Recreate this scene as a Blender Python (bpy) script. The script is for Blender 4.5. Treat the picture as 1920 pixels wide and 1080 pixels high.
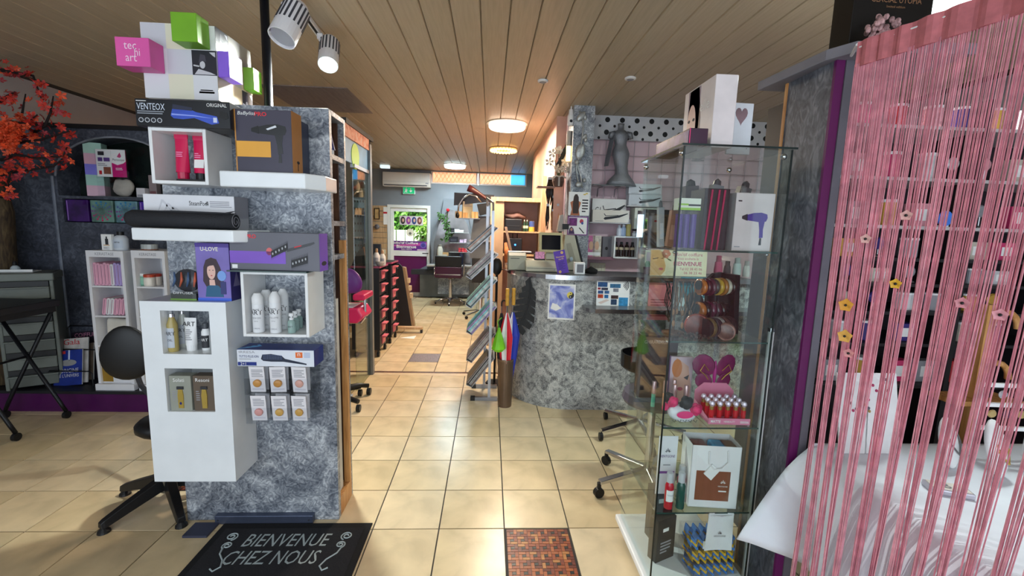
import bpy, bmesh, math, random
from mathutils import Matrix, Vector
random.seed(7)
for o in list(bpy.data.objects): bpy.data.objects.remove(o, do_unlink=True)
scene = bpy.context.scene
COL = scene.collection
# ------------------------------------------------------------ camera
TILE = .335
FPX, CAMH, PITCH, YAW, ROLL = 821.46, 4.5879 * .335, .135114, .053488, .029372
cp, sp, cy_, sy_ = math.cos(PITCH), math.sin(PITCH), math.cos(YAW), math.sin(YAW)
FWD = Vector((sy_ * cp, cy_ * cp, -sp)); RGT = Vector((cy_, -sy_, 0)); UPV = RGT.cross(FWD)
R2 = math.cos(ROLL) * RGT + math.sin(ROLL) * UPV
U2 = -math.sin(ROLL) * RGT + math.cos(ROLL) * UPV
cam = bpy.data.cameras.new('camera'); camo = bpy.data.objects.new('camera', cam); COL.objects.link(camo)
cam.sensor_width = 36; cam.lens = FPX / 1920 * 36; cam.clip_start = .05; cam.clip_end = 200
camo.matrix_world = Matrix(((R2.x, U2.x, -FWD.x, 0), (R2.y, U2.y, -FWD.y, 0), (R2.z, U2.z, -FWD.z, CAMH), (0, 0, 0, 1)))
scene.camera = camo
vs = scene.view_settings
vs.view_transform = 'Standard'; vs.look = 'None'; vs.gamma = 1; vs.use_curve_mapping = False
vs.exposure = .72
# ------------------------------------------------------------ daylight
w = bpy.data.worlds.new('sky'); scene.world = w; w.use_nodes = True
w.node_tree.nodes['Background'].inputs[0].default_value = (.78, .89, 1.0, 1)
w.node_tree.nodes['Background'].inputs[1].default_value = .75
def area(name, loc, rot, sx, sy, power, col, shape='RECTANGLE'):
    l = bpy.data.lights.new(name, 'AREA'); l.shape = shape; l.size = sx; l.size_y = sy; l.energy = power; l.color = col
    o = bpy.data.objects.new(name, l); COL.objects.link(o); o.location = loc; o.rotation_euler = rot
    return o
# daylight through the shop front behind the photographer
area('shopfront_daylight', (-.6, -1.9, 1.45), (math.radians(90), 0, 0), 5.4, 2.3, 54, (.80, .90, 1.0))
sun = bpy.data.lights.new('sun', 'SUN'); sun.energy = 9; sun.color = (1, .96, .9); sun.angle = .01
suno = bpy.data.objects.new('sun', sun); COL.objects.link(suno); suno.rotation_euler = (math.radians(35), math.radians(8), 0)
# ------------------------------------------------------------ pixel helper: a pixel of the 1920x1080 photo at a chosen depth / side / height
def W(px, py, x=None, y=None, z=None):
    d = R2 * ((px - 960) / FPX) + U2 * ((540 - py) / FPX) + FWD
    t = x / d.x if x is not None else y / d.y if y is not None else (z - CAMH) / d.z
    return Vector((0, 0, CAMH)) + d * t
def fr(a, b, c, d, y):
    """pixel rectangle at depth y -> x0, x1, z0, z1 in metres"""
    mx, my = (a + c) / 2, (b + d) / 2
    return W(a, my, y=y).x, W(c, my, y=y).x, W(mx, d, y=y).z, W(mx, b, y=y).z
# ------------------------------------------------------------ materials
def lin(c):
    c = c / 255
    return c / 12.92 if c <= .04045 else ((c + .055) / 1.055) ** 2.4
def L4(c, k=1): return tuple(min(1, lin(v) * k) for v in c[:3]) + (1,)
MC = {}
def mt(rgb, r=.5, m=0, var=0, sc=8, bump=0, bsc=60, emi=0, coat=0, alpha=1, trans=0, ior=1.45, sheen=0, key=None, tex='noise', stretch=None):
    k = (tuple(rgb), r, m, var, sc, bump, bsc, emi, coat, alpha, trans, ior, sheen, tex, stretch)
    if k in MC: return MC[k]
    ma = bpy.data.materials.new('m%03d' % len(MC)); MC[k] = ma; ma.use_nodes = True
    nt = ma.node_tree; N = nt.nodes; bs = N['Principled BSDF']; I = bs.inputs
    I['Base Color'].default_value = L4(rgb); I['Roughness'].default_value = r; I['Metallic'].default_value = m
    I['Coat Weight'].default_value = coat; I['Alpha'].default_value = alpha
    I['Transmission Weight'].default_value = trans; I['IOR'].default_value = ior; I['Sheen Weight'].default_value = sheen
    if emi: I['Emission Color'].default_value = L4(rgb); I['Emission Strength'].default_value = emi
    tc = mp = None
    if var or bump:
        tc = N.new('ShaderNodeTexCoord'); mp = N.new('ShaderNodeMapping'); nt.links.new(tc.outputs['Object'], mp.inputs[0])
        if stretch: mp.inputs['Scale'].default_value = stretch
    if var:
        n = N.new('ShaderNodeTexNoise'); n.inputs['Scale'].default_value = sc; n.inputs['Detail'].default_value = 5
        nt.links.new(mp.outputs[0], n.inputs['Vector'])
        cr = N.new('ShaderNodeValToRGB'); cr.color_ramp.elements[0].position = .3; cr.color_ramp.elements[1].position = .7
        cr.color_ramp.elements[0].color = L4([v * (1 - var) for v in rgb]); cr.color_ramp.elements[1].color = L4([min(255, v * (1 + var * .6)) for v in rgb])
        nt.links.new(n.outputs['Fac'], cr.inputs[0]); nt.links.new(cr.outputs[0], I['Base Color'])
    if bump:
        n2 = N.new('ShaderNodeTexNoise'); n2.inputs['Scale'].default_value = bsc; n2.inputs['Detail'].default_value = 3
        nt.links.new(mp.outputs[0], n2.inputs['Vector'])
        b = N.new('ShaderNodeBump'); b.inputs['Strength'].default_value = bump; b.inputs['Distance'].default_value = .004
        nt.links.new(n2.outputs['Fac'], b.inputs['Height']); nt.links.new(b.outputs[0], I['Normal'])
    return ma
def ramp_mat(stops, sc, r=.5, m=0, detail=8, dist=0, stretch=(1, 1, 1), bump=.3, rot=(0, 0, 0), vor=0):
    """layered noise between several colours: stucco, wood, plaster"""
    ma = bpy.data.materials.new('ramp%d' % len(bpy.data.materials)); ma.use_nodes = True
    nt = ma.node_tree; N = nt.nodes; bs = N['Principled BSDF']; I = bs.inputs
    I['Roughness'].default_value = r; I['Metallic'].default_value = m
    tc = N.new('ShaderNodeTexCoord'); mp = N.new('ShaderNodeMapping'); nt.links.new(tc.outputs['Object'], mp.inputs[0])
    mp.inputs['Scale'].default_value = stretch; mp.inputs['Rotation'].default_value = rot
    n = N.new('ShaderNodeTexNoise'); n.inputs['Scale'].default_value = sc; n.inputs['Detail'].default_value = detail; n.inputs['Distortion'].default_value = dist
    nt.links.new(mp.outputs[0], n.inputs['Vector'])
    fac = n.outputs['Fac']
    if vor:   # crossed trowel strokes
        n3 = N.new('ShaderNodeTexNoise'); n3.inputs['Scale'].default_value = sc * vor; n3.inputs['Detail'].default_value = 4; n3.inputs['Distortion'].default_value = 2.5
        nt.links.new(mp.outputs[0], n3.inputs['Vector'])
        ad = N.new('ShaderNodeMix'); ad.data_type = 'FLOAT'; ad.inputs[0].default_value = .5
        nt.links.new(fac, ad.inputs[2]); nt.links.new(n3.outputs['Fac'], ad.inputs[3]); fac = ad.outputs[0]
    cr = N.new('ShaderNodeValToRGB'); e = cr.color_ramp.elements
    while len(e) < len(stops): e.new(.5)
    for el, (p, c) in zip(e, stops): el.position = p; el.color = L4(c)
    nt.links.new(fac, cr.inputs[0]); nt.links.new(cr.outputs[0], I['Base Color'])
    if bump:
        b = N.new('ShaderNodeBump'); b.inputs['Strength'].default_value = bump; b.inputs['Distance'].default_value = .004
        nt.links.new(fac, b.inputs['Height']); nt.links.new(b.outputs[0], I['Normal'])
    return ma
def glass_mat(tint=(225, 240, 236), mixf=.12, r=.0):
    """thin sheet: mostly clear, a little tint and a mirror-like reflection"""
    ma = bpy.data.materials.new('pane%d' % len(bpy.data.materials)); ma.use_nodes = True
    nt = ma.node_tree; N = nt.nodes; N.remove(N['Principled BSDF'])
    t = N.new('ShaderNodeBsdfTransparent'); t.inputs[0].default_value = L4(tint)
    g = N.new('ShaderNodeBsdfGlossy'); g.inputs['Roughness'].default_value = r
    lw = N.new('ShaderNodeLayerWeight'); lw.inputs[0].default_value = .5
    pw_ = N.new('ShaderNodeMath'); pw_.operation = 'POWER'; nt.links.new(lw.outputs['Facing'], pw_.inputs[0]); pw_.inputs[1].default_value = 4
    f = N.new('ShaderNodeMath'); f.operation = 'MULTIPLY_ADD'; nt.links.new(pw_.outputs[0], f.inputs[0]); f.inputs[1].default_value = .5; f.inputs[2].default_value = mixf * .35
    mx = N.new('ShaderNodeMixShader'); nt.links.new(f.outputs[0], mx.inputs[0]); nt.links.new(t.outputs[0], mx.inputs[1]); nt.links.new(g.outputs[0], mx.inputs[2])
    nt.links.new(mx.outputs[0], N['Material Output'].inputs[0])
    return ma
WHITE = mt((235, 236, 236), .35, var=.03); BLACK = mt((16, 16, 18), .45, var=.1); CHROME = mt((205, 205, 208), .18, 1, var=.03)
STEEL = mt((150, 152, 156), .35, 1, var=.06); SATINW = mt((232, 236, 238), .22, coat=.3, var=.02); DKGREY = mt((48, 49, 54), .5, var=.1)
INK = mt((38, 36, 44), .6, var=.05); GREYINK = mt((150, 150, 156), .6, var=.05); PAPER = mt((240, 240, 238), .55, var=.02)
GLASS = glass_mat((250, 253, 252), .1); ACRYL = glass_mat((252, 253, 254), .12); GLASSEDGE = mt((30, 62, 56), .15, var=.1)
PLUM = mt((96, 22, 92), .45, var=.06); PINK = mt((230, 40, 120), .4, var=.06); REDM = mt((200, 24, 40), .4, var=.06)
STUCCO = ramp_mat([(.34, (58, 64, 76)), (.44, (110, 116, 126)), (.53, (150, 155, 162)), (.64, (206, 210, 214))], 6, .42, .15, 9, 1.4, (1, 1, 1), .55, vor=5)
COUNTERST = ramp_mat([(.36, (62, 64, 68)), (.46, (140, 142, 142)), (.53, (178, 180, 178)), (.66, (216, 218, 214))], 14, .45, .1, 10, 1.4, (1, 1, 1), .5, vor=5)
DARKST = ramp_mat([(.32, (34, 37, 46)), (.5, (62, 66, 78)), (.68, (98, 103, 116))], 4, .55, 0, 8, .8, (1, 1, 1), .3, vor=4)
POSTST = ramp_mat([(.32, (44, 48, 56)), (.5, (92, 96, 106)), (.66, (140, 144, 152))], 6, .5, 0, 9, 1.2, (1, 1, .5), .4, vor=4)
OAK = ramp_mat([(.3, (176, 118, 62)), (.5, (204, 146, 84)), (.7, (222, 170, 108))], 10, .5, 0, 6, .5, (6, 6, .5), .15)
LTWOOD = ramp_mat([(.3, (172, 140, 104)), (.5, (188, 156, 118)), (.7, (204, 174, 136))], 8, .5, 0, 5, .4, (5, 5, .4), .1)
DKWOOD = ramp_mat([(.3, (62, 38, 26)), (.5, (88, 56, 38)), (.7, (110, 74, 50))], 10, .5, 0, 6, .5, (6, 6, .6), .15)
# ------------------------------------------------------------ mesh builder
class B:
    def __init__(s): s.v = []; s.f = []
    def add(s, vs, fs):
        n = len(s.v); s.v += [Vector(p) for p in vs]; s.f += [tuple(i + n for i in f) for f in fs]; return s
    def box(s, x0, x1, y0, y1, z0, z1):
        return s.add([(x0, y0, z0), (x1, y0, z0), (x1, y1, z0), (x0, y1, z0), (x0, y0, z1), (x1, y0, z1), (x1, y1, z1), (x0, y1, z1)],
                     [(0, 3, 2, 1), (4, 5, 6, 7), (0, 1, 5, 4), (1, 2, 6, 5), (2, 3, 7, 6), (3, 0, 4, 7)])
    def obox(s, c, sx, sy, sz, rot=None):
        rot = rot or Matrix.Identity(3); n = len(s.v); s.box(-sx / 2, sx / 2, -sy / 2, sy / 2, -sz / 2, sz / 2)
        for i in range(n, len(s.v)): s.v[i] = rot @ s.v[i] + Vector(c)
        return s
    def prism(s, poly, a, b, ax='y'):
        """extrude a 2-D polygon: ax y -> (x,z), z -> (x,y), x -> (y,z)"""
        def p3(p, t): return (p[0], t, p[1]) if ax == 'y' else (p[0], p[1], t) if ax == 'z' else (t, p[0], p[1])
        n = len(poly)
        return s.add([p3(p, a) for p in poly] + [p3(p, b) for p in poly],
                     [tuple(range(n)), tuple(range(2 * n - 1, n - 1, -1))] + [(i, i + n, (i + 1) % n + n, (i + 1) % n) for i in range(n)])
    def tube(s, pts, r, n=8, cap=True, up=None):
        pts = [Vector(p) for p in pts]; m = len(pts); rr = r if isinstance(r, (list, tuple)) else [r] * m
        vs, fs = [], []; ref = None
        for i, p in enumerate(pts):
            d = (pts[min(i + 1, m - 1)] - pts[max(i - 1, 0)]).normalized()
            if ref is None: ref = d.orthogonal().normalized()
            ref = (ref - d * ref.dot(d)); ref = ref.normalized() if ref.length > 1e-6 else d.orthogonal().normalized()
            q = d.cross(ref)
            for k in range(n):
                a = 2 * math.pi * k / n; vs.append(p + (ref * math.cos(a) + q * math.sin(a)) * rr[i])
        for i in range(m - 1):
            for k in range(n):
                k2 = (k + 1) % n; fs.append((i * n + k, i * n + k2, (i + 1) * n + k2, (i + 1) * n + k))
        if cap: fs += [tuple(range(n))[::-1], tuple((m - 1) * n + k for k in range(n))]
        return s.add(vs, fs)
    def cyl(s, a, b, r, n=16): return s.tube([a, b], r, n)
    def lathe(s, c, prof, n=20, ax='z', sx=1, sy=1):
        vs, fs = [], []; m = len(prof)
        for r, h in prof:
            for k in range(n):
                a = 2 * math.pi * k / n; u, v = r * math.cos(a) * sx, r * math.sin(a) * sy
                p = (u, v, h) if ax == 'z' else (u, h, v) if ax == 'y' else (h, u, v)
                vs.append(Vector(c) + Vector(p))
        for i in range(m - 1):
            for k in range(n):
                k2 = (k + 1) % n; fs.append((i * n + k, i * n + k2, (i + 1) * n + k2, (i + 1) * n + k))
        if prof[0][0] > 1e-5: fs.append(tuple(range(n))[::-1])
        if prof[-1][0] > 1e-5: fs.append(tuple((m - 1) * n + k for k in range(n)))
        return s.add(vs, fs)
    def sph(s, c, rx, ry=None, rz=None, nu=14, nv=9):
        ry = ry or rx; rz = rz or rx
        pr = [(math.sin(math.pi * i / nv), -math.cos(math.pi * i / nv)) for i in range(nv + 1)]
        n = len(s.v); s.lathe((0, 0, 0), [(max(a, 1e-4), b) for a, b in pr], nu)
        for i in range(n, len(s.v)): v = s.v[i]; s.v[i] = Vector((v.x * rx, v.y * ry, v.z * rz)) + Vector(c)
        return s
    def grid(s, fn, nu, nv, closed=False):
        vs = [fn(i / nu, j / nv) for j in range(nv + 1) for i in range(nu + 1)]
        return s.add(vs, [(j * (nu + 1) + i, j * (nu + 1) + i + 1, (j + 1) * (nu + 1) + i + 1, (j + 1) * (nu + 1) + i) for j in range(nv) for i in range(nu)])
    def xf(s, m):
        s.v = [m @ v for v in s.v]; return s
def rot(ax, deg): return Matrix.Rotation(math.radians(deg), 3, ax)
ROOTM = {}     # object -> matrix of its thing
def thing(name, label, cat, loc=(0, 0, 0), rz=0, group=None, rx=0, ry=0):
    o = bpy.data.objects.new(name, None); COL.objects.link(o); o.empty_display_size = .05
    o.location = loc; o.rotation_euler = (math.radians(rx), math.radians(ry), math.radians(rz))
    tag(o, label, cat, group)
    ROOTM[o] = Matrix.Translation(loc) @ o.rotation_euler.to_matrix().to_4x4()
    return o
def tag(o, label, cat, group=None):
    o['label'] = label; o['category'] = cat
    if group: o['group'] = group
    return o
def obj(b, name, mat, parent=None, local=False, smooth=False, bevel=0, seg=2, subd=0, sol=0, label=None, me=None):
    """one mesh object. With a parent its vertices go into the parent thing's frame (local=True: they already are)."""
    if me is None:
        vs = b.v
        if parent is None:
            xs, ys, zs = zip(*vs); base = Vector(((min(xs) + max(xs)) / 2, (min(ys) + max(ys)) / 2, min(zs)))
            M4 = Matrix.Translation(base)
        else: M4 = ROOTM[parent]
        if not local or parent is None: inv = M4.inverted(); vs = [inv @ v for v in vs]
        me = bpy.data.meshes.new(name); me.from_pydata([tuple(v) for v in vs], [], b.f); me.validate()
        bm = bmesh.new(); bm.from_mesh(me); bmesh.ops.recalc_face_normals(bm, faces=bm.faces); bm.to_mesh(me); bm.free()
        me.materials.append(mat)
        if smooth:
            for p in me.polygons: p.use_smooth = True
    else: M4 = ROOTM.get(parent, Matrix.Identity(4))
    o = bpy.data.objects.new(name, me); COL.objects.link(o)
    if parent is None: o.matrix_world = M4
    else: o.parent = parent
    ROOTM[o] = M4
    if sol: md = o.modifiers.new('s', 'SOLIDIFY'); md.thickness = sol; md.offset = 0
    if bevel: md = o.modifiers.new('b', 'BEVEL'); md.width = bevel; md.segments = seg; md.limit_method = 'ANGLE'; md.angle_limit = math.radians(40)
    if subd: md = o.modifiers.new('u', 'SUBSURF'); md.levels = subd; md.render_levels = subd
    if label: o['label'] = label
    return o
def one(b, name, mat, label, cat, group=None, **k):
    o = obj(b, name, mat, None, **k); return tag(o, label, cat, group)
def struct(b, name, mat, **k):
    o = obj(b, name, mat, None, **k); o['kind'] = 'structure'; return o
def dup(root, loc, rz=None, label=None, group=None, z=None):
    r = root.copy(); COL.objects.link(r); r.location = loc
    if rz is not None: r.rotation_euler = (root.rotation_euler.x, root.rotation_euler.y, math.radians(rz))
    if label: r['label'] = label
    if group: r['group'] = group
    def rec(a, b):
        for ch in a.children:
            c = ch.copy(); COL.objects.link(c); c.parent = b; rec(ch, c)
    rec(root, r)
    ROOTM[r] = Matrix.Translation(loc) @ r.rotation_euler.to_matrix().to_4x4()
    return r
# ------------------------------------------------------------ flat print: a face frame and what is printed on it
class Face:
    def __init__(s, o, u, v): s.o = Vector(o); s.u = Vector(u); s.v = Vector(v); s.n = s.u.cross(s.v).normalized()
    def p(s, a, b, h=0): return s.o + s.u * a + s.v * b + s.n * h
def front(x0, x1, z0, z1, y): return Face((x0, y, z0), (x1 - x0, 0, 0), (0, 0, z1 - z0))
def dpoly(F, pts, mat, parent, name='print', h=.0008, local=False):
    n = len(pts); b = B()
    b.add([F.p(a, c, .0001) for a, c in pts] + [F.p(a, c, h) for a, c in pts], [tuple(range(n))[::-1], tuple(range(n, 2 * n))] + [(i, (i + 1) % n, (i + 1) % n + n, i + n) for i in range(n)])
    return obj(b, name, mat, parent, local)
def dq(F, a, c, b_, d, mat, parent, name='print', h=.0008, local=False): return dpoly(F, [(a, c), (b_, c), (b_, d), (a, d)], mat, parent, name, h, local)
def dell(F, a, c, ra, rc, mat, parent, name='print', h=.0008, local=False, n=20): return dpoly(F, [(a + ra * math.cos(6.2832 * i / n), c + rc * math.sin(6.2832 * i / n)) for i in range(n)], mat, parent, name, h, local)
def dlines(F, a0, c0, a1, c1, k, mat, parent, name='text_lines', h=.0007, local=False, fill=.45):
    """k thin text lines between c0 and c1, ragged right"""
    b = B(); st = (c1 - c0) / k
    for i in range(k):
        e = a1 - (a1 - a0) * random.choice((0, .1, .25, .05, .4)); lo = c0 + st * i; hi = lo + st * fill
        b.add([F.p(a0, lo, h), F.p(e, lo, h), F.p(e, hi, h), F.p(a0, hi, h)], [(0, 1, 2, 3)])
    return obj(b, name, mat, parent, local)
def dtext(F, a, c, height, s, mat, parent, name='lettering', width=None, al='C', local=False, h=.0010, shear=0, bold=0):
    """height and width in metres; (a, c) is the centre (or left/right end) in face units"""
    cu = bpy.data.curves.new('t', 'FONT'); cu.body = s; cu.size = 1; cu.resolution_u = 2; cu.shear = shear; cu.offset = bold
    t = bpy.data.objects.new('t', cu); COL.objects.link(t)
    dg = bpy.context.evaluated_depsgraph_get(); me = t.evaluated_get(dg).to_mesh()
    vs = [v.co.copy() for v in me.vertices]; fs = [tuple(p.vertices) for p in me.polygons]
    bpy.data.objects.remove(t); bpy.data.curves.remove(cu)
    if not vs: return None
    x0 = min(v.x for v in vs); x1 = max(v.x for v in vs); y0 = min(v.y for v in vs); y1 = max(v.y for v in vs)
    ky = height / (y1 - y0); kx = (width / (x1 - x0)) if width else ky
    off = {'C': -(x1 - x0) / 2, 'L': 0, 'R': -(x1 - x0)}[al]
    un, vn = F.u.normalized(), F.v.normalized(); o0 = F.p(a, c, h); b = B()
    b.add([o0 + un * ((v.x - x0 + off) * kx) + vn * ((v.y - (y0 + y1) / 2) * ky) for v in vs], fs)
    return obj(b, name, mat, parent, local)
def pbox(name, label, cat, loc, size, mat, rz=0, group=None, bevel=.0015):
    """a carton standing at loc (centre of its base), front face towards -y, as one mesh; returns object and face frames"""
    w_, d_, h_ = size; o = thing(name, label, cat, loc, rz, group)
    obj(B().box(-w_ / 2, w_ / 2, -d_ / 2, d_ / 2, 0, h_), 'carton', mat, o, True, bevel=bevel, seg=1)
    X, Y = w_ / 2, d_ / 2
    return o, dict(f=Face((-X, -Y, 0), (w_, 0, 0), (0, 0, h_)), r=Face((X, -Y, 0), (0, d_, 0), (0, 0, h_)),
                   l=Face((-X, Y, 0), (0, -d_, 0), (0, 0, h_)), t=Face((-X, -Y, h_), (w_, 0, 0), (0, d_, 0)))
def pbr(name, label, cat, rect, y, depth, mat, rz=0, group=None, z0=None):
    """pbox from the pixel rectangle of its front face at depth y"""
    x0, x1, a, b = fr(*rect, y)
    if z0 is not None: a = z0
    return pbox(name, label, cat, ((x0 + x1) / 2, y + depth / 2, a), (x1 - x0, depth, b - a), mat, rz, group)
# ============================================================ the shell: floor, ceiling, walls
YB = 9.6; XL = -4.07; XR = 3.6; ZC = 2.70
FX = [(k - 1.67917) * TILE for k in range(-12, 14)]; FY0 = 6.19133 * TILE
floor = struct(B().box(-5.2, 4.2, -2.2, YB + .15, -.12, -.006), 'floor', mt((66, 62, 58), .8, var=.1))
TILEM = []
for i, c in enumerate([(218, 196, 158), (214, 192, 152), (221, 200, 164), (211, 188, 148)]):
    m_ = ramp_mat([(.28, [v * .9 for v in c]), (.5, c), (.72, [min(255, v * 1.055) for v in c])], 5, .27, 0, 6, .6, (1, 1, 1), .02)
    TILEM.append(m_)
g_ = .0034
def tile_mesh(w_, d_, m_):
    b = B().box(-w_ / 2 + g_, w_ / 2 - g_, -d_ / 2 + g_, d_ / 2 - g_, -.008, 0)
    me = bpy.data.meshes.new('floor_tile'); me.from_pydata([tuple(v) for v in b.v], [], b.f); me.materials.append(m_); return me
TM = [tile_mesh(TILE, TILE, m_) for m_ in TILEM]
def mosaic(ix, iy):
    return (ix, iy) in ((2, -1), (-4, 1))
cells = []
for ix in range(-12, 12):
    for iy in range(-3, 7):
        cells.append((ix, iy))
vis = []; rest = B()
for ix, iy in cells:
    cx, cy = (ix + .5 - 1.67917) * TILE, FY0 + (iy + .5) * TILE
    if mosaic(ix, iy): continue
    near = cy > 1.55 and cy < 4.6 and -cy * 1.25 - .2 < cx < cy * .75 + .3
    if near and len(vis) < 230:
        o = bpy.data.objects.new('floor_tile', TM[random.randrange(4)]); COL.objects.link(o); o.parent = floor
        o.matrix_parent_inverse = ROOTM[floor].inverted(); o.location = (cx, cy, random.uniform(-.0006, 0)); vis.append(o)
    else: rest.box(cx - TILE / 2 + g_, cx + TILE / 2 - g_, cy - TILE / 2 + g_, cy + TILE / 2 - g_, -.008, 0)
ro = obj(rest, 'tile_field', TILEM[0], floor); ro['kind'] = 'stuff'
# back part of the room, beyond the thin mosaic line
YL = FY0 + 7 * TILE + .075
back = B(); nb = 0
for iy in range(15):
    for ix in range(-9, 12):
        x0 = (ix - 1.67917) * TILE; y0 = YL + .045 + iy * TILE
        if y0 + TILE > YB + .1: continue
        cx, cy = x0 + TILE / 2, y0 + TILE / 2
        if iy == 1 and ix == -1: continue
        if iy < 9 and -1.7 < cx < .6 and nb < 60:
            o = bpy.data.objects.new('floor_tile', TM[random.randrange(4)]); COL.objects.link(o); o.parent = floor
            o.matrix_parent_inverse = ROOTM[floor].inverted(); o.location = (cx, cy, 0); nb += 1
        else: back.box(x0 + g_, x0 + TILE - g_, y0 + g_, y0 + TILE - g_, -.008, 0)
ro = obj(back, 'tile_field', TILEM[1], floor); ro['kind'] = 'stuff'
for x0 in range(-9, 6):   # the cut row in front of the mosaic line
    pass
o = obj(B().box(-4.2, 3.5, FY0 + 7 * TILE, YL - .0, -.008, -.0005), 'cut_tile_row', TILEM[2], floor)
# mosaic line and speckled insert
ml = obj(B().box(-3.4, 3.2, YL + .0, YL + .04, -.008, 0), 'mosaic_strip', ramp_mat([(.35, (70, 40, 30)), (.5, (120, 76, 52)), (.65, (44, 34, 32))], 60, .4, 0, 2), floor)
ins = (-1 - 1.67917) * TILE
obj(B().box(ins + g_, ins + TILE - g_, YL + .045 + TILE + g_, YL + .045 + 2 * TILE - g_, -.008, 0), 'mosaic_insert', ramp_mat([(.4, (92, 80, 86)), (.5, (150, 136, 138)), (.6, (112, 98, 104))], 90, .4, 0, 2), floor)
# pinwheel mosaics of little bricks
MBR = [mt(c, .38, var=.12, sc=30) for c in [(150, 72, 40), (176, 98, 56), (128, 58, 38), (190, 128, 72), (158, 84, 46), (110, 52, 38)]] + [mt((30, 36, 36), .35, var=.1)]
def br_mesh(w_, d_, m_):
    b = B().box(-w_ / 2, w_ / 2, -d_ / 2, d_ / 2, 0, .006); me = bpy.data.meshes.new('mosaic_brick'); me.from_pydata([tuple(v) for v in b.v], [], b.f); me.materials.append(m_); return me
u_ = TILE * .94 / 18
BRM = {(k, h): br_mesh(*((u_ * 2 - .0022, u_ - .0022) if h == 0 else (u_ - .0022, u_ * 2 - .0022) if h == 1 else (u_ - .002, u_ - .002)), MBR[k]) for k in range(7) for h in range(3)}
for ix, iy in ((2, -1), (-4, 1)):
    x0, y0 = (ix - 1.67917) * TILE, FY0 + iy * TILE
    mp_ = obj(B().box(x0 + .002, x0 + TILE - .002, y0 + .002, y0 + TILE - .002, -.008, -.003), 'mosaic_panel', mt((40, 34, 32), .6, var=.1), floor)
    x0 += TILE * .03; y0 += TILE * .03
    def put(a, c, h, k):
        o = bpy.data.objects.new('mosaic_brick', BRM[(k, h)]); COL.objects.link(o); o.parent = mp_
        o.location = Vector((x0 + a * u_, y0 + c * u_, -.005)) - ROOTM[floor].translation
    for i in range(6):
        for j in range(6):
            a, c = i * 3, j * 3; rk = lambda: random.randrange(6)
            put(a + 1, c + 2.5, 0, rk()); put(a + 2.5, c + 2, 1, rk()); put(a + 2, c + .5, 0, rk()); put(a + .5, c + 1, 1, rk()); put(a + 1.5, c + 1.5, 2, 6)
# ceiling of long panels
PLK = [ramp_mat([(.3, (172, 157, 132)), (.5, (178, 163, 138)), (.7, (184, 169, 144))], 6, .42, 0, 4, .3, (10, .6, 10), .05),
       ramp_mat([(.3, (169, 154, 129)), (.5, (175, 160, 135)), (.7, (181, 166, 141))], 7, .42, 0, 4, .3, (10, .6, 10), .05)]
ceil = struct(B().box(XL - .1, XR + .1, -2.2, YB + .1, ZC + .012, ZC + .08), 'ceiling', mt((70, 58, 42), .8, var=.1))
pw = .162; YJ = 5.4
def plank_mesh(l, m_):
    b = B().prism([(-pw / 2 + .001, .012), (-pw / 2 + .001, .008), (-pw / 2 + .006, 0), (pw / 2 - .006, 0), (pw / 2 - .001, .008), (pw / 2 - .001, .012)], 0, l)
    me = bpy.data.meshes.new('ceiling_panel'); me.from_pydata([tuple(v) for v in b.v], [], b.f); me.materials.append(m_); return me
PMS = [[plank_mesh(YJ + 2.2 - .002, m_) for m_ in PLK], [plank_mesh(YB - YJ - .002, m_) for m_ in PLK]]
k0 = -24
while -.078 + k0 * pw < XR:
    x = -.078 - pw / 2 + k0 * pw
    if x > XL + .05:
        for s, y in ((0, -2.2), (1, YJ)):
            o = bpy.data.objects.new('ceiling_panel', PMS[s][random.randrange(2)]); COL.objects.link(o); o.parent = ceil
            o.matrix_parent_inverse = ROOTM[ceil].inverted(); o.location = (x, y, ZC)
    k0 += 1
# grey replacement hatch in the ceiling, three boards
hm = ramp_mat([(.3, (112, 102, 104)), (.6, (132, 122, 122))], 9, .35, 0, 4, .3, (8, .6, 8), .05)
for i in range(4):
    obj(B().box(-2.02 + i * .19, -2.02 + i * .19 + .187, 4.06, 4.9, ZC - .006, ZC + .002), 'hatch_board', hm, ceil)
# walls
GREYW = mt((136, 142, 150), .6, var=.04, sc=3, bump=.1, bsc=120); WALLD = mt((110, 112, 118), .6, var=.04, sc=3)
PINKW = mt((226, 196, 204), .6, var=.03, sc=3)
struct(B().box(XL - .15, XL, -2.2, YB + .1, 0, ZC), 'wall_left', mt((158, 160, 164), .6, var=.04, sc=3))
struct(B().box(XR, XR + .15, -2.2, YB + .1, 0, ZC), 'wall_right', mt((150, 148, 150), .6, var=.04, sc=3))
# back wall with door and strip-window openings
DX0, DX1, DZ = -2.19, -1.285, 1.965
WX0, WX1, WZ0, WZ1 = -1.27, .76, 2.43, 2.685
bw = B().box(XL, DX0, YB, YB + .12, 0, ZC).box(DX0, DX1, YB, YB + .12, DZ, WZ0).box(DX1, XR, YB, YB + .12, 0, WZ0)
bw.box(DX0, WX0, YB, YB + .12, WZ0, ZC).box(WX1, XR, YB, YB + .12, WZ0, ZC).box(WX0, WX1, YB, YB + .12, WZ1, ZC)
struct(bw, 'wall_back', GREYW)
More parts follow.
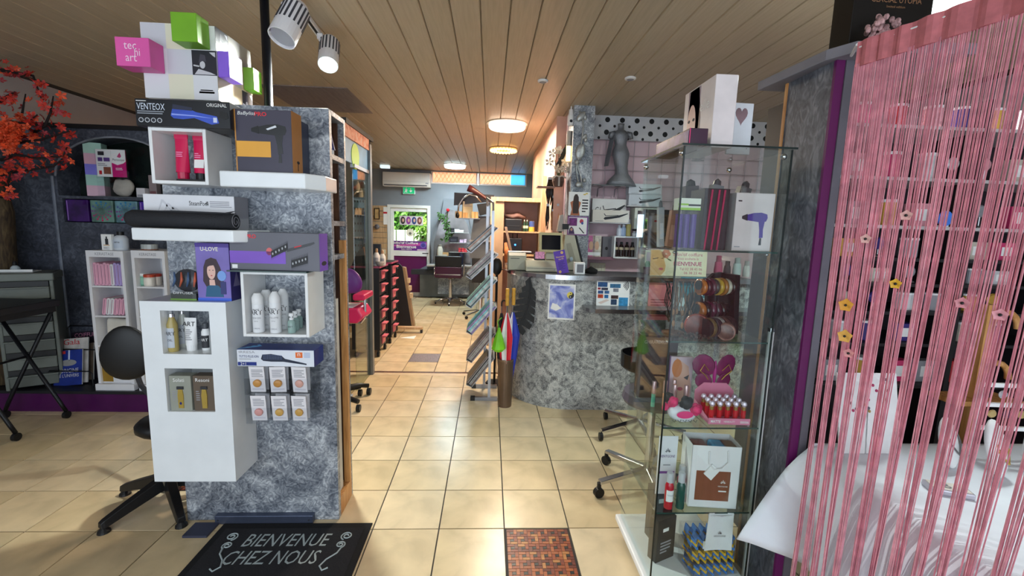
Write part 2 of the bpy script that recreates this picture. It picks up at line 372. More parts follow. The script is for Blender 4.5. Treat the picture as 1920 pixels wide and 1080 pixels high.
# ============================================================ helpers for goods
def lt(name, label, cat, loc, parts, group=None, n=16, rz=0, rx=0, ry=0):
    """turned thing: parts = (part name, profile, material)"""
    o = thing(name, label, cat, loc, rz, group, rx, ry)
    for pn, pr, ma in parts: obj(B().lathe((0, 0, 0), pr, n), pn, ma, o, True, smooth=False, bevel=0)
    return o
def smoothall(o, ang=40):
    for c in [o] + list(o.children_recursive):
        if c.type == 'MESH':
            for p in c.data.polygons: p.use_smooth = True
            try: c.data.set_sharp_from_angle(angle=math.radians(ang))
            except Exception: pass
    return o
def cyl_text(o, s, r, z, height, mat, span=1.2, a0=-math.pi / 2):
    """lettering wrapped on a bottle of radius r, facing -y"""
    F = Face((0, 0, 0), (1, 0, 0), (0, 0, 1)); t = dtext(F, 0, 0, height, s, mat, o, local=True, h=0)
    if not t: return
    for v in t.data.vertices:
        a = a0 + v.co.x / r; v.co = (math.cos(a) * (r + .0006), math.sin(a) * (r + .0006), z + v.co.z)
    return t
def cyl_label(o, r, z0, z1, mat, span=1.0, name='label', n=10, a0=-math.pi / 2):
    b = B(); vs = []
    b.grid(lambda u, v: Vector(((r + .0004) * math.cos(a0 + (u - .5) * 2 * span), (r + .0004) * math.sin(a0 + (u - .5) * 2 * span), z0 + (z1 - z0) * v)), n, 1)
    return obj(b, name, mat, o, True)
def pdryer(F, a, c, s, body, dark, parent, asp=1.0, flip=1):
    """printed hair dryer; s = length in face-u units, asp = u-length / v-length"""
    q = lambda pts: [(a + flip * x * s, c + y * s * asp) for x, y in pts]
    dpoly(F, q([(-.30, -.10), (-.30, .10), (-.05, .17), (.25, .19), (.47, .13), (.50, .0), (.45, -.13), (.2, -.16)]), body, parent, 'dryer_picture', local=True)
    dpoly(F, q([(-.5, -.05), (-.5, .05), (-.3, .13), (-.28, -.12)]), dark, parent, 'nozzle_picture', local=True)
    dpoly(F, q([(.16, -.14), (.40, -.12), (.36, -.42), (.38, -.72), (.24, -.74), (.22, -.45)]), body, parent, 'handle_picture', h=.0009, local=True)
    dpoly(F, q([(.26, -.74), (.33, -.74), (.34, -1.0), (.24, -1.0)]), dark, parent, 'cord_picture', h=.0009, local=True)
def portrait(F, a, c, s, asp, hair, skin, top, parent):
    q = lambda pts: [(a + x * s, c + y * s * asp) for x, y in pts]
    dpoly(F, q([(-.34, -.25), (-.30, .2), (-.2, .42), (0, .5), (.2, .45), (.33, .2), (.42, -.1), (.46, -.42), (.1, -.5), (-.2, -.46)]), hair, parent, 'hair_picture', local=True)
    dpoly(F, q([(-.28, -.75), (-.22, -.42), (0, -.34), (.26, -.4), (.4, -.62), (.42, -.75)]), top, parent, 'clothes_picture', h=.0009, local=True)
    dpoly(F, q([(-.1, -.38), (-.1, -.2), (.1, -.2), (.12, -.38)]), skin, parent, 'neck_picture', h=.001, local=True)
    dell(F, a - .01 * s, c + .06 * s * asp, .16 * s, .25 * s * asp, skin, parent, 'face_picture', h=.0011, local=True)
    for dx in (-.07, .06): dell(F, a + dx * s, c + .1 * s * asp, .03 * s, .012 * s * asp, hair, parent, 'eye_picture', h=.0013, n=8, local=True)
    dell(F, a - .005 * s, c - .07 * s * asp, .04 * s, .016 * s * asp, mt((190, 60, 80), .5), parent, 'lips_picture', h=.0013, n=8, local=True)
    dpoly(F, q([(-.2, .18), (-.16, .34), (.06, .36), (.2, .2), (.08, .26), (-.06, .24)]), hair, parent, 'fringe_picture', h=.0013, local=True)
def cubby(name, label, cat, x0, x1, z0, z1, y0, y1, t, mat, group=None, back=True):
    o = thing(name, label, cat, ((x0 + x1) / 2, (y0 + y1) / 2, z0), 0, group)
    obj(B().box(x0, x0 + t, y0, y1, z0, z1), 'side_panel', mat, o, bevel=.002); obj(B().box(x1 - t, x1, y0, y1, z0, z1), 'side_panel', mat, o, bevel=.002)
    obj(B().box(x0 + t, x1 - t, y0, y1, z1 - t, z1), 'top_panel', mat, o, bevel=.002); obj(B().box(x0 + t, x1 - t, y0, y1, z0, z0 + t), 'bottom_panel', mat, o, bevel=.002)
    return o
# ============================================================ the stucco display pillar
PX0, PX1, PY0, PZ = -1.52, -.755, 2.15, 2.06
pil = thing('display_pillar', 'grey trowelled display pillar with open shelves along its right side', 'display pillar', (-1.14, 2.27, 0))
obj(B().box(PX0, PX1, PY0, 2.185, 0, PZ), 'front_panel', STUCCO, pil, bevel=.003)
obj(B().box(PX0, PX1 - .002, 2.365, 2.385, 0, PZ), 'back_panel', STUCCO, pil)
obj(B().box(-1.08, PX1 - .032, 2.352, 2.364, .1, PZ - .022), 'back_lining', DKWOOD, pil); obj(B().box(-1.10, -1.08, 2.185, 2.365, 0, PZ), 'inner_panel', DKWOOD, pil); obj(B().box(PX0, PX0 + .02, 2.185, 2.365, 0, PZ), 'end_panel', STUCCO, pil)
obj(B().box(PX0 + .02, PX1, 2.186, 2.364, PZ - .022, PZ), 'top_board', STUCCO, pil)
obj(B().box(PX1 - .03, PX1 - .001, 2.335, 2.364, .1, 1.45), 'edge_post', OAK, pil)
obj(B().box(-1.08, PX1, 2.186, 2.364, 0, .1), 'plinth', OAK, pil, bevel=.002)
for zz in (W(630, 296, x=-.755).z, W(632, 419, x=-.755).z, W(634, 482, x=-.755).z):
    obj(B().box(-1.08, PX1 - .004, 2.186, 2.364, zz - .012, zz + .012), 'shelf', STUCCO if zz < 1.9 else DKWOOD, pil)
zt = W(630, 565, x=-.755).z
bz = B().prism([(2.20, .101), (2.29, .101), (2.28, zt), (2.20, zt)], PX1 - .035, PX1 - .022, 'x'); obj(bz, 'cover_board', mt((214, 210, 202), .5, var=.04), pil)
zs = W(630, 296, x=-.755).z
t_ = lt('cream_tube', 'dark blue cream tube with white cap on the pillar side shelf', 'tube', (-.80, 2.275, zs + .012), [('cap', [(.022, 0), (.022, .03)], WHITE)])
b = B().grid(lambda u, v: Vector(((.026 * math.cos(u * 6.2832) * (1), (.026 * (1 - v) + .002) * math.sin(u * 6.2832), .03 + .11 * v))), 16, 3)
b.v = [Vector((v.y * 1.0, v.x * 1.0, v.z)) for v in b.v]
obj(b, 'tube_body', mt((28, 44, 120), .35, var=.08), t_, True, smooth=True)
obj(B().box(-.003, .003, -.027, .027, .138, .152), 'crimped_end', mt((225, 225, 230), .4), t_, True)
one(B().box(-1.0, -.85, 2.20, 2.215, zs + .0125, zs + .13), 'orange_carton', mt((206, 84, 40), .5, var=.05), 'narrow orange carton standing beside the dark blue tube', 'box')
# black ceiling pole behind the pillar
pl = W(489, 192, y=2.34)
po = thing('ceiling_pole', 'black round pole rising from the stucco pillar to the ceiling', 'pole', (pl.x, 2.42, 0))
obj(B().cyl((pl.x, 2.42, 0), (pl.x, 2.42, ZC), .021, 16), 'shaft', mt((24, 25, 32), .35, .2, var=.1), po, smooth=True); obj(B().cyl((pl.x, 2.42, ZC - .012), (pl.x, 2.42, ZC), .04, 16), 'collar', BLACK, po)
# metal bar and dark floor strip at the pillar's foot
bx = fr(405, 962, 588, 976, 2.13)
o = thing('floor_rail', 'low slate-blue metal rail screwed along the foot of the pillar', 'rail', ((bx[0] + bx[1]) / 2, 2.13, 0))
obj(B().box(bx[0], bx[1], 2.118, 2.149, 0.0, .045), 'bar', mt((92, 100, 122), .35, .7, var=.06), o, bevel=.002)
for xx in (bx[0] + .015, bx[1] - .02): obj(B().cyl((xx, 2.119, .022), (xx, 2.115, .022), .004, 8), 'screw', DKGREY, o)
obj(B().box(-1.46, bx[0] + .02, 2.02, 2.118, 0, .012), 'ramp_plate', mt((60, 64, 84), .5, .2, var=.08), o)
# ---- tall white box with two niches
BX0, BX1 = -1.515, -1.152; BZ0, BZ1 = .335, 1.178; BY0 = 1.955
nb_ = thing('niche_box', 'glossy white wall box with two square niches hung low on the pillar', 'display box', ((BX0 + BX1) / 2, 2.05, BZ0))
n1 = fr(305, 583, 390, 664, BY0); n2 = fr(307, 691, 399, 772, BY0)
nx0, nx1 = n1[0] - .005, n2[1] + .005
b = B(); dz = [BZ0, n2[2], n2[3], n1[2], n1[3], BZ1]
b.box(BX0, nx0, BY0, 2.149, BZ0, BZ1).box(nx1, BX1, BY0, 2.149, BZ0, BZ1)
for k in (0, 2, 4): b.box(nx0, nx1, BY0, 2.149, dz[k], dz[k + 1])
obj(b, 'body', SATINW, nb_)
obj(B().box(nx0, nx1, 2.13, 2.148, n2[2], n2[3]), 'niche_back', SATINW, nb_); obj(B().box(nx0, nx1, 2.138, 2.148, n1[2], n1[3]), 'niche_back', STUCCO, nb_)
# pump bottles and tube in the upper niche
zb = n1[2]
GOLDL = mt((196, 190, 150), .2, var=.05, alpha=.9); CLR = mt((205, 208, 200), .15, var=.05)
def spray(name, label, px, y, col, txt, group=None):
    p = W(px, 640, y=y)
    o = lt(name, label, 'bottle', (p.x, y, zb), [('body', [(.019, 0), (.021, .006), (.021, .125), (.012, .15), (.011, .158)], col), ('collar', [(.013, .158), (.013, .172)], CHROME)], group)
    obj(B().box(-.006, .006, -.006, .006, .172, .19), 'pump_stem', CHROME, o, True); obj(B().prism([(-.034, .197), (-.03, .205), (.012, .208), (.014, .19), (-.01, .19)], -.007, .007), 'spray_head', mt((190, 190, 195), .3, .4), o, True)
    obj(B().prism([(-.02, .19), (-.026, .165), (-.022, .165), (-.014, .19)], -.004, .004), 'trigger', mt((190, 190, 195), .3, .4), o, True)
    cyl_label(o, .021, .02, .11, mt((190, 196, 204), .4, var=.03), .8); cyl_text(o, txt, .0215, .085, .016, INK); cyl_text(o, 'OIL', .0215, .055, .01, INK)
    return smoothall(o)
spray('spray_bottle', 'golden spray bottle at the front left of the upper white niche', 325, 2.0, mt((176, 158, 96), .2, var=.06), 'ART')
spray('spray_bottle', 'clear spray bottle standing behind the golden one in the niche', 345, 2.07, CLR, 'ART')
p = W(358, 640, y=2.015); o = lt('cream_tube', 'white upright cream tube lettered ART in the upper niche', 'tube', (p.x, 2.02, zb), [('cap', [(.02, 0), (.021, .02), (.021, .026)], WHITE)])
obj(B().grid(lambda u, v: Vector((.025 * (.92 + .16 * v) * math.cos(u * 6.2832), (.022 * (1 - v) + .001) * math.sin(u * 6.2832), .026 + .125 * v)), 16, 4), 'tube_body', WHITE, o, True, smooth=True)
F = Face((-.025, -.0135, .026), (.05, 0, 0), (0, .0, .125)); 
F = Face((-.025, -.0225, .026), (.05, 0, 0), (0, .0205, .125))
dtext(F, .42, .78, .02, 'ART', INK, o, local=True); dlines(F, .2, .2, .8, .62, 6, GREYINK, o, local=True)
p = W(386, 640, y=2.02); o = lt('serum_bottle', 'small white bottle with dark label at the right of the upper niche', 'bottle', (p.x - .004, 2.03, zb), [('body', [(.017, 0), (.018, .004), (.018, .085), (.012, .1)], WHITE), ('cap', [(.012, .1), (.012, .125)], mt((70, 74, 80), .3))])
cyl_label(o, .018, .012, .07, DKGREY, 1.2); cyl_text(o, 'ART', .0185, .05, .012, PAPER); smoothall(o)
# two gold trimmers on cards in the lower niche
for px0, px1, nm, bg, ttl, lab in ((309, 352, 0, (150, 152, 140), 'Solati', 'grey carton with gold hair trimmer at left of the lower niche'), (352, 398, 1, (98, 84, 70), 'Resoni', 'brown carton with gold hair trimmer at right of the lower niche')):
    _, _, z0, z1 = fr(px0, 692, px1, 771, 2.06); hw = (nx1 - nx0) / 2
    x0 = nx0 + .004 + nm * hw; x1 = x0 + hw - .006; z0 = n2[2]; z1 = min(z1, n2[3] - .004)
    o, Fc = pbox('trimmer_carton', lab, 'box', ((x0 + x1) / 2, 1.992, z0), (x1 - x0 - .003, .05, z1 - z0), mt(bg, .5, var=.04))
    F = Fc['f']; dtext(F, .45, .88, .016, ttl, PAPER, o, local=True); gold = mt((206, 176, 88), .3, .6, var=.05)
    dpoly(F, [(.40, .08), (.62, .08), (.64, .45), (.60, .62), (.42, .62), (.38, .45)], gold, o, 'trimmer_picture', local=True, h=.004)
    dq(F, .36, .62, .66, .70, DKGREY, o, 'blade_picture', h=.005, local=True); dell(F, .51, .22, .05, .04, mt((40, 44, 120), .3) if nm == 0 else gold, o, 'button_picture', h=.005, local=True, n=12)
    dlines(F, .12, .3, .3, .6, 5, GREYINK, o, local=True)
# ---- cubby high on the pillar with two pink tubes
x0, x1, z0, z1 = fr(281, 240, 388, 345, 1.96)
ZV = z1
cubby('wall_cubby', 'white open cube shelf holding two pink tubes, highest on the pillar', 'shelf', x0, x1, z0, z1, 1.96, 2.149, .014, WHITE)
one(B().box(x0 + .08, x1 - .016, 1.99, 2.12, z0 + .0145, z0 + .024), 'base_tray', BLACK, 'thin black tray under the two pink tubes', 'tray')
PK = mt((214, 22, 84), .3, var=.05, coat=.3)
for px, lab, yy in ((343, 'pink tube with plain front at the left of the high cubby', 2.03), (377, 'pink tube with white panel at the right of the high cubby', 2.05)):
    p = W(px, 310, y=yy); zt0 = z0 + .0245
    o = lt('colour_tube', lab, 'tube', (p.x, yy, zt0), [('cap', [(.021, 0), (.022, .004), (.022, .03)], mt((190, 18, 70), .3) if px < 360 else BLACK)])
    obj(B().grid(lambda u, v: Vector((.027 * math.cos(u * 6.2832), (.024 * (1 - v) + .002) * math.sin(u * 6.2832), .03 + .145 * v)), 16, 4), 'tube_body', PK, o, True, smooth=True)
    obj(B().box(-.0275, .0275, -.003, .003, .172, .19), 'crimped_end', PK, o, True)
    F = Face((-.027, -.025, .03), (.054, 0, 0), (0, .022, .145))
    if px > 360: dq(F, .2, .15, .95, .4, PAPER, o, 'label', local=True)
    dlines(F, .2, .45, .7, .62, 3, mt((240, 150, 190), .4), o, local=True)
# ---- long black brush carton on that cubby
x0, x1, z0, z1 = fr(254, 188, 431, 237, 1.945)
z0 = ZV
o, Fc = pbox('brush_carton', 'long black carton with blue heated brush on top of the high cubby', 'box', ((x0 + x1) / 2, 1.945 + .06, z0 + .0005), (x1 - x0, .12, z1 - z0), mt((22, 24, 30), .3, var=.05))
F = Fc['f']; H_ = z1 - z0
dtext(F, .02, .72, .026, 'VENTEOX', mt((214, 222, 236), .4), o, width=.11, al='L', local=True); dtext(F, .97, .86, .014, 'ORIGINAL', PAPER, o, width=.08, al='R', local=True)
dq(F, .015, .905, .12, .93, PAPER, o, local=True); dlines(F, .02, .45, .3, .6, 2, mt((150, 156, 166), .5), o, local=True)
for i in range(4): dell(F, .055 + i * .065, .22, .026, .09, mt((200, 204, 210), .5), o, 'icon', local=True, n=14); dell(F, .055 + i * .065, .22, .019, .066, mt((40, 42, 50), .4), o, 'icon', local=True, h=.001, n=14)
BL = mt((58, 86, 190), .25, var=.1); dpoly(F, [(.37, .42), (.40, .78), (.55, .72), (.64, .58), (.86, .45), (.88, .2), (.8, .14), (.62, .36), (.50, .30), (.40, .32)], BL, o, 'brush_picture', local=True)
dpoly(F, [(.39, .66), (.40, .84), (.60, .74), (.60, .62)], mt((40, 44, 66), .4), o, 'bristles_picture', local=True, h=.001); dq(F, .82, .22, .86, .4, mt((205, 214, 240), .3), o, local=True, h=.0012)
dpoly(F, [(.88, .42), (.90, .66), (.97, .60), (.985, .40), (.94, .34)], mt((10, 10, 12), .3), o, 'plug_picture', local=True, h=.001); dpoly(F, [(.38, .5), (.62, .46), (.84, .36), (.62, .42), (.38, .44)], mt((140, 160, 240), .3), o, 'gloss_picture', local=True, h=.0012)
# ---- big cube display with coloured blocks on the pillar top
x0, x1, z0, z1 = fr(268, 45, 406, 186, 2.10); z0 = PZ + .0005; S = x1 - x0; y0 = 2.10; y1 = y0 + S * .92
# bottom rests on the pillar
o = thing('cube_display', 'white patchwork display cube with pink, green and purple blocks atop the pillar', 'display', ((x0 + x1) / 2, (y0 + y1) / 2, z0))
PAL = [(206, 206, 214), (228, 224, 200), (176, 178, 190), (222, 222, 226)]
Fx = front(x0, x1, z0, z1, y0); Fr = Face((x1, y0, z0), (0, y1 - y0, 0), (0, 0, z1 - z0))
obj(B().box(x0 + .001, x1 - .001, y0 + .001, y1, z0, z1 - .001), 'core', PAPER, o)
gr = [[3, 1, 3], [3, 0, None], [0, 1, None]]
for r in range(3):
    for c in range(3):
        k = gr[r][c]; 
        if k is not None: dq(Fx, c / 3, r / 3, (c + 1) / 3, (r + 1) / 3, mt(PAL[k], .4), o, 'patch')
        k2 = (r * 2 + c) % 3
        if not ((r, c) in ((1, 0), (2, 0), (0, 2))): dq(Fr, c / 3, r / 3, (c + 1) / 3, (r + 1) / 3, mt([(150, 140, 124), (178, 156, 120), (170, 164, 150)][k2], .5), o, 'patch')
PHB = mt((40, 38, 48), .35); PHL = mt((200, 198, 204), .4)
def bw_photo(F, a, c, d_, par):
    dq(F, a, c, a + d_, c + d_, PHB, par, 'photo'); s = d_
    dell(F, a + .42 * s, c + .42 * s, .11 * s, .15 * s, PHL, par, 'face_picture', h=.0012); dpoly(F, [(a + .08 * s, c + .03 * s), (a + .25 * s, c + .25 * s), (a + .45 * s, c + .2 * s), (a + .75 * s, c + .12 * s), (a + .95 * s, c + .03 * s)], PHL, par, 'clothes_picture', h=.0012)
    dpoly(F, [(a + .05 * s, c + .36 * s), (a + .05 * s, c + .42 * s), (a + .3 * s, c + .38 * s), (a + .28 * s, c + .33 * s)], PHL, par, 'arm_picture', h=.0012); dpoly(F, [(a + .72 * s, c + .93 * s), (a + .96 * s, c + .94 * s), (a + .96 * s, c + .74 * s), (a + .86 * s, c + .8 * s)], PHL, par, 'light_picture', h=.0012)
    dpoly(F, [(a + .27 * s, c + .5 * s), (a + .35 * s, c + .85 * s), (a + .55 * s, c + .8 * s), (a + .58 * s, c + .55 * s), (a + .44 * s, c + .58 * s), (a + .34 * s, c + .52 * s)], mt((70, 66, 78), .4), par, 'hair_picture', h=.0014)
bw_photo(Fx, 2 / 3, 1 / 3, 1 / 3, o); bw_photo(Fr, 0, 2 / 3, .33, o); bw_photo(Fr, 2 / 3, 0, .33, o)
def block(par, xa, xb, ya, yb, za, zb_, col): return obj(B().box(xa, xb, ya, yb, za, zb_), 'block', mt(col, .45, var=.04), par, bevel=.0015, seg=1)
q = S / 3
bp = block(o, x0 - .045, x0 + q * .88, y0 - .085, y0 - .0015, z0 + q * .98, z0 + 2.08 * q, (226, 92, 168))
Fp = front(x0 - .045, x0 + q * .88, z0 + q * .98, z0 + 2.08 * q, y0 - .085)
PKL = mt((250, 216, 236), .4); dtext(Fp, .44, .70, .026, 'tec', PKL, bp, width=.05); dtext(Fp, .64, .5, .03, 'hi', PKL, bp, width=.022); dtext(Fp, .45, .28, .026, 'art', PKL, bp, width=.045)
block(o, x0 + 1.78 * q, x0 + 2.78 * q, y0 - .085, y0 - .0015, z0 + 2.02 * q, z0 + 3.12 * q, (120, 178, 40))
block(o, x1 + .0015, x1 + .05, y0 + .005, y0 + q * 1.05, z0 + .98 * q, z0 + 2.03 * q, (138, 96, 216))
block(o, x1 + .0015, x1 + .05, y0 + q * 2.0, y0 + q * 2.75, z0 + 1.05 * q, z0 + 2.05 * q, (120, 178, 40))
dq(Fx, .74, .09, .95, .115, GREYINK, o, 'lettering_line'); dq(Fx, .76, .125, .93, .14, GREYINK, o, 'lettering_line')
# ---- shelf with dark hair dryer carton
x0, x1, z0, z1 = fr(411, 322, 571, 352, 1.93)
ZSH = z1
def slab(x0, x1, y0, y1, z0, z1, cut, name, label):
    b = B().prism([(x0, y0), (x1, y0), (x1 + cut, y0 + cut * 1.3), (x1 + cut, y1), (x0, y1)], z0, z1, 'z')
    return one(b, name, SATINW, label, 'shelf', bevel=.006, seg=3)
slab(x0, x1, 1.93, 2.149, z0, z1, .06, 'wall_shelf', 'thick white rounded shelf under the dark hair dryer carton')
x0, x1, z0, z1 = fr(441, 206, 549, 322, 1.97)
o, Fc = pbox('dryer_carton', 'charcoal and orange hair dryer carton on the thick white shelf', 'box', ((x0 + x1) / 2, 1.97 + .045, ZSH + .0005), (x1 - x0, .09, z1 - ZSH), mt((66, 62, 78), .4, var=.04), -2)
F = Fc['f']; dtext(F, .06, .93, .018, 'BaByliss', PAPER, o, width=.075, al='L', local=True, shear=.2); dtext(F, .36, .93, .017, 'PRO', mt((226, 40, 52), .4), o, width=.05, al='L', local=True, bold=.02)
AMB = mt((236, 170, 62), .4, var=.03); dq(F, .0, .25, .62, .5, AMB, o, 'band', local=True); dlines(F, .06, .31, .4, .42, 3, mt((150, 100, 40), .5), o, local=True)
pdryer(F, .60, .68, .62, mt((22, 22, 26), .25), mt((12, 12, 14), .25), o, .9 * (x1 - x0) / (z1 - ZSH) * 1.0)
dpoly(F, [(.55, .70), (.72, .76), (.74, .73), (.58, .68)], mt((220, 224, 230), .3), o, 'gloss_picture', local=True, h=.0012)
for f in ('r', 'l'): dq(Fc[f], 0, 0, 1, 1, mt((176, 118, 58), .45, var=.04), o, 'side_print', local=True)
dq(F, 0, 0, .02, 1, mt((200, 140, 70), .45), o, local=True)
F = Fc['r']; dlines(F, .2, .62, .8, .68, 2, INK, o, local=True); dlines(F, .2, .85, .9, .89, 1, REDM, o, local=True); dell(F, .55, .2, .14, .025, INK, o, local=True, h=.0012); dq(F, .5, .06, .56, .19, INK, o, local=True, h=.0012)
xb = W(566, 270, y=2.10).x
one(B().box(xb, xb + .012, 2.03, 2.148, ZSH + .0005, ZSH + .24), 'leaning_folder', mt((46, 50, 72), .4, var=.05), 'slim dark blue folder behind the hair dryer carton', 'folder')
# ---- shelf with white straightener carton and rolled black mat
x0, x1, z0, z1 = fr(253, 429, 432, 452, 1.93); ZS2 = z1
slab(x0, x1 + .02, 1.91, 2.149, z0, z1, .04, 'wall_shelf', 'thick white rounded shelf under the rolled black mat')
x0, x1, z0, z1 = fr(270, 366, 440, 430, 2.03)
o, Fc = pbox('straightener_carton', 'wide white steam straightener carton behind the rolled black mat', 'box', ((x0 + x1) / 2, 2.03 + .055, ZS2 + .0005), (x1 - x0, .11, z1 - ZS2), mt((228, 228, 232), .4, var=.02))
F = Fc['f']; dtext(F, .60, .76, .020, 'SteamPod', INK, o, width=.075, local=True); dtext(F, .70, .76, .020, '4', mt((20, 20, 24), .4), o, local=True); dlines(F, .73, .66, .97, .86, 4, GREYINK, o, local=True)
for k in range(3): dpoly(F, [(.13 + k * .06, .3), (.2 + k * .06, .85 - k * .1), (.22 + k * .06, .84 - k * .1), (.34 + k * .06, .4), (.33 + k * .06, .4), (.21 + k * .06, .78 - k * .1)], mt((206, 206, 212), .4), o, 'smoke_picture', local=True)
F = Fc['r']; dq(F, .0, 0, 1, 1, mt((150, 150, 156), .5), o, 'side_print', local=True); dlines(F, .3, .3, .7, .7, 6, INK, o, local=True)
mx0, mx1, mz0, mz1 = fr(231, 393, 434, 429, 1.945)
b = B(); rr = (mz1 - mz0) / 2 * .92; b.tube([(mx0, 1.975, ZS2 + rr), (mx0 + .02, 1.975, ZS2 + rr * 1.02), ((mx0 + mx1) / 2, 1.975, ZS2 + rr), (mx1, 1.975, ZS2 + rr * .97)], [rr * .75, rr, rr * 1.0, rr * .95], 18)
o = one(b, 'rolled_mat', mt((34, 35, 40), .75, var=.12, bump=.4, bsc=160), 'rolled black heat mat lying on the thick white shelf', 'mat', smooth=True)
sp_ = []
for i in range(40):
    a = i / 39 * 4.2 * math.pi; r_ = rr * (.95 - .75 * i / 39); sp_.append((mx1 + .0015, 1.975 + r_ * math.cos(a), ZS2 + rr * .97 + r_ * math.sin(a)))
obj(B().tube(sp_, .0016, 5), 'spiral_edge', mt((120, 120, 128), .5), o)
obj(B().prism([(mx0 + .03, ZS2 + rr * 1.9), (mx1 - .02, ZS2 + rr * 1.8), (mx1 + .012, ZS2 + rr * 2.2), (mx1 - .03, ZS2 + rr * 1.98), (mx0 + .2, ZS2 + rr * 2.05)], 1.955, 1.96), 'loose_flap', mt((34, 35, 40), .75, var=.12), o)
# ---- long grey and purple brush carton, cubby with white bottles
x0, x1, z0, z1 = fr(453, 510, 578, 632, 1.96); ZC2 = z1
cubby('wall_cubby', 'white open cube shelf holding the white hair mousse bottles', 'shelf', x0, x1, z0, z1, 1.96, 2.149, .013, WHITE)
gx0, gx1 = W(427, 507, y=1.94).x, W(576, 507, y=1.94).x
one(B().box(gx0, gx1, 1.93, 2.14, ZC2 + .0005, ZC2 + .0065), 'glass_plate', GLASSEDGE, 'thin glass plate between the brush carton and the bottle cubby', 'glass plate')
x0, x1, z0, z1 = fr(430, 436, 600, 505, 1.955); z0 = ZC2 + .007
o, Fc = pbox('brush_carton', 'long grey and purple carton with rotating brush above the bottle cubby', 'box', ((x0 + x1) / 2, 1.955 + .045, z0), (x1 - x0, .09, z1 - z0), mt((96, 96, 106), .35, var=.03), -1)
F = Fc['f']; dtext(F, .02, .89, .022, 'BaByliss', PAPER, o, width=.07, al='L', local=True, shear=.2); dtext(F, .19, .885, .018, 'PRO', mt((226, 40, 52), .4), o, width=.042, al='L', local=True, bold=.02)
PUR = mt((128, 84, 196), .4, var=.04); dq(F, .0, .18, .62, .5, PUR, o, 'band', local=True); dlines(F, .03, .22, .26, .46, 3, mt((214, 196, 240), .5), o, local=True); dq(F, .02, .04, .08, .14, PAPER, o, local=True); dq(Fc['r'], 0, 0, 1, 1, PUR, o, 'side_print', local=True); dlines(Fc['r'], .2, .6, .9, .8, 3, mt((206, 190, 236), .5), o, local=True); dell(Fc['r'], .5, .2, .3, .06, INK, o, local=True, h=.0012)
dell(F, .44, .5, .035, .1, mt((214, 96, 96), .3), o, 'ring_picture', local=True)
for (a0, c0, a1, c1, wd) in ((.46, .42, .64, .66, .09), (.68, .18, .86, .34, .1)):
    dpoly(F, [(a0, c0 - wd), (a1, c1 - wd * 1.3), (a1, c1 + wd * .7), (a0, c0 + wd)], mt((30, 30, 34), .4), o, 'brush_picture', local=True, h=.001)
    b = B(); Fn = F
    for i in range(13):
        for sgn in (-1, 1):
            aa = a0 + (a1 - a0) * i / 12; cc = c0 + (c1 - c0) * i / 12; e = sgn * wd * 1.7
            b.add([Fn.p(aa, cc, .0012), Fn.p(aa + .008, cc, .0012), Fn.p(aa + .006, cc + e, .0012)], [(0, 1, 2)])
    obj(b, 'bristles_picture', mt((26, 26, 30), .5), o, True)
    for i in range(5): dell(F, a0 + (a1 - a0) * (i + .5) / 5, c0 + (c1 - c0) * (i + .5) / 5, .008, .035, mt((180, 182, 186), .4), o, 'vent_picture', local=True, h=.0014, n=8)
dpoly(F, [(.64, .58), (.94, .78), (.95, .74), (.90, .68), (.64, .50)], mt((40, 40, 46), .3), o, 'handle_picture', local=True, h=.001); dpoly(F, [(.72, .64), (.80, .69), (.80, .66), (.72, .61)], REDM, o, 'stripe_picture', local=True, h=.0012)
x0, x1, z0, z1 = fr(453, 510, 578, 632, 1.96); zc = z0 + .0135
WB = mt((232, 234, 236), .3, var=.02, coat=.2)
def mousse(px, y, lab, h, cone):
    p = W(px, 600, y=y); r = .0245
    top = [(r, h - .03), (r * .7, h - .012), (r * .4, h)] if cone else [(r, h - .045), (r, h - .02), (r * .6, h)]
    o = lt('mousse_bottle', lab, 'bottle', (p.x, y, zc), [('body', [(r - .002, 0), (r, .004), (r, h - .05)], WB), ('cap', [(r * .96, h - .05)] + top, WHITE)], 'white hair mousse bottles in the cubby')
    cyl_text(o, 'ART', r, h * .52, .02, INK); cyl_text(o, 'tecni', r, h * .60, .009, INK)
    cyl_text(o, 'VOLUME' if cone else 'DESIGN', r, h * .38, .008, GREYINK); cyl_text(o, 'styling', r, h * .3, .006, GREYINK); cyl_text(o, 'L OREAL', r, .02, .006, GREYINK)
    return smoothall(o)
mousse(485, 2.0, 'slant-capped white bottle at the front left of the bottle cubby', .178, False); mousse(517, 1.995, 'cone-capped white bottle in the front middle of the bottle cubby', .188, True)
mousse(501, 2.075, 'white bottle half hidden behind the slant-capped bottle', .182, False); mousse(532, 2.07, 'white bottle half hidden behind the cone-capped bottle', .19, True)
AQ = mt((176, 205, 198), .12, var=.05, trans=.35)
for px, y, lab in ((547, 1.995, 'nearest small pump bottle of clear lotion in the cubby'), (554, 2.045, 'middle small pump bottle of clear lotion in the cubby'), (561, 2.09, 'farthest small pump bottle of clear lotion in the cubby')):
    p = W(px, 610, y=y); o = lt('pump_bottle', lab, 'bottle', (p.x, y, zc), [('body', [(.0155, 0), (.017, .003), (.017, .05), (.009, .06)], AQ), ('collar', [(.0095, .06), (.0095, .07)], WHITE), ('pump', [(.004, .07), (.004, .076), (.011, .076), (.011, .09)], WHITE)], 'small lotion bottles')
    cyl_text(o, 'ART', .017, .03, .008, INK); smoothall(o)
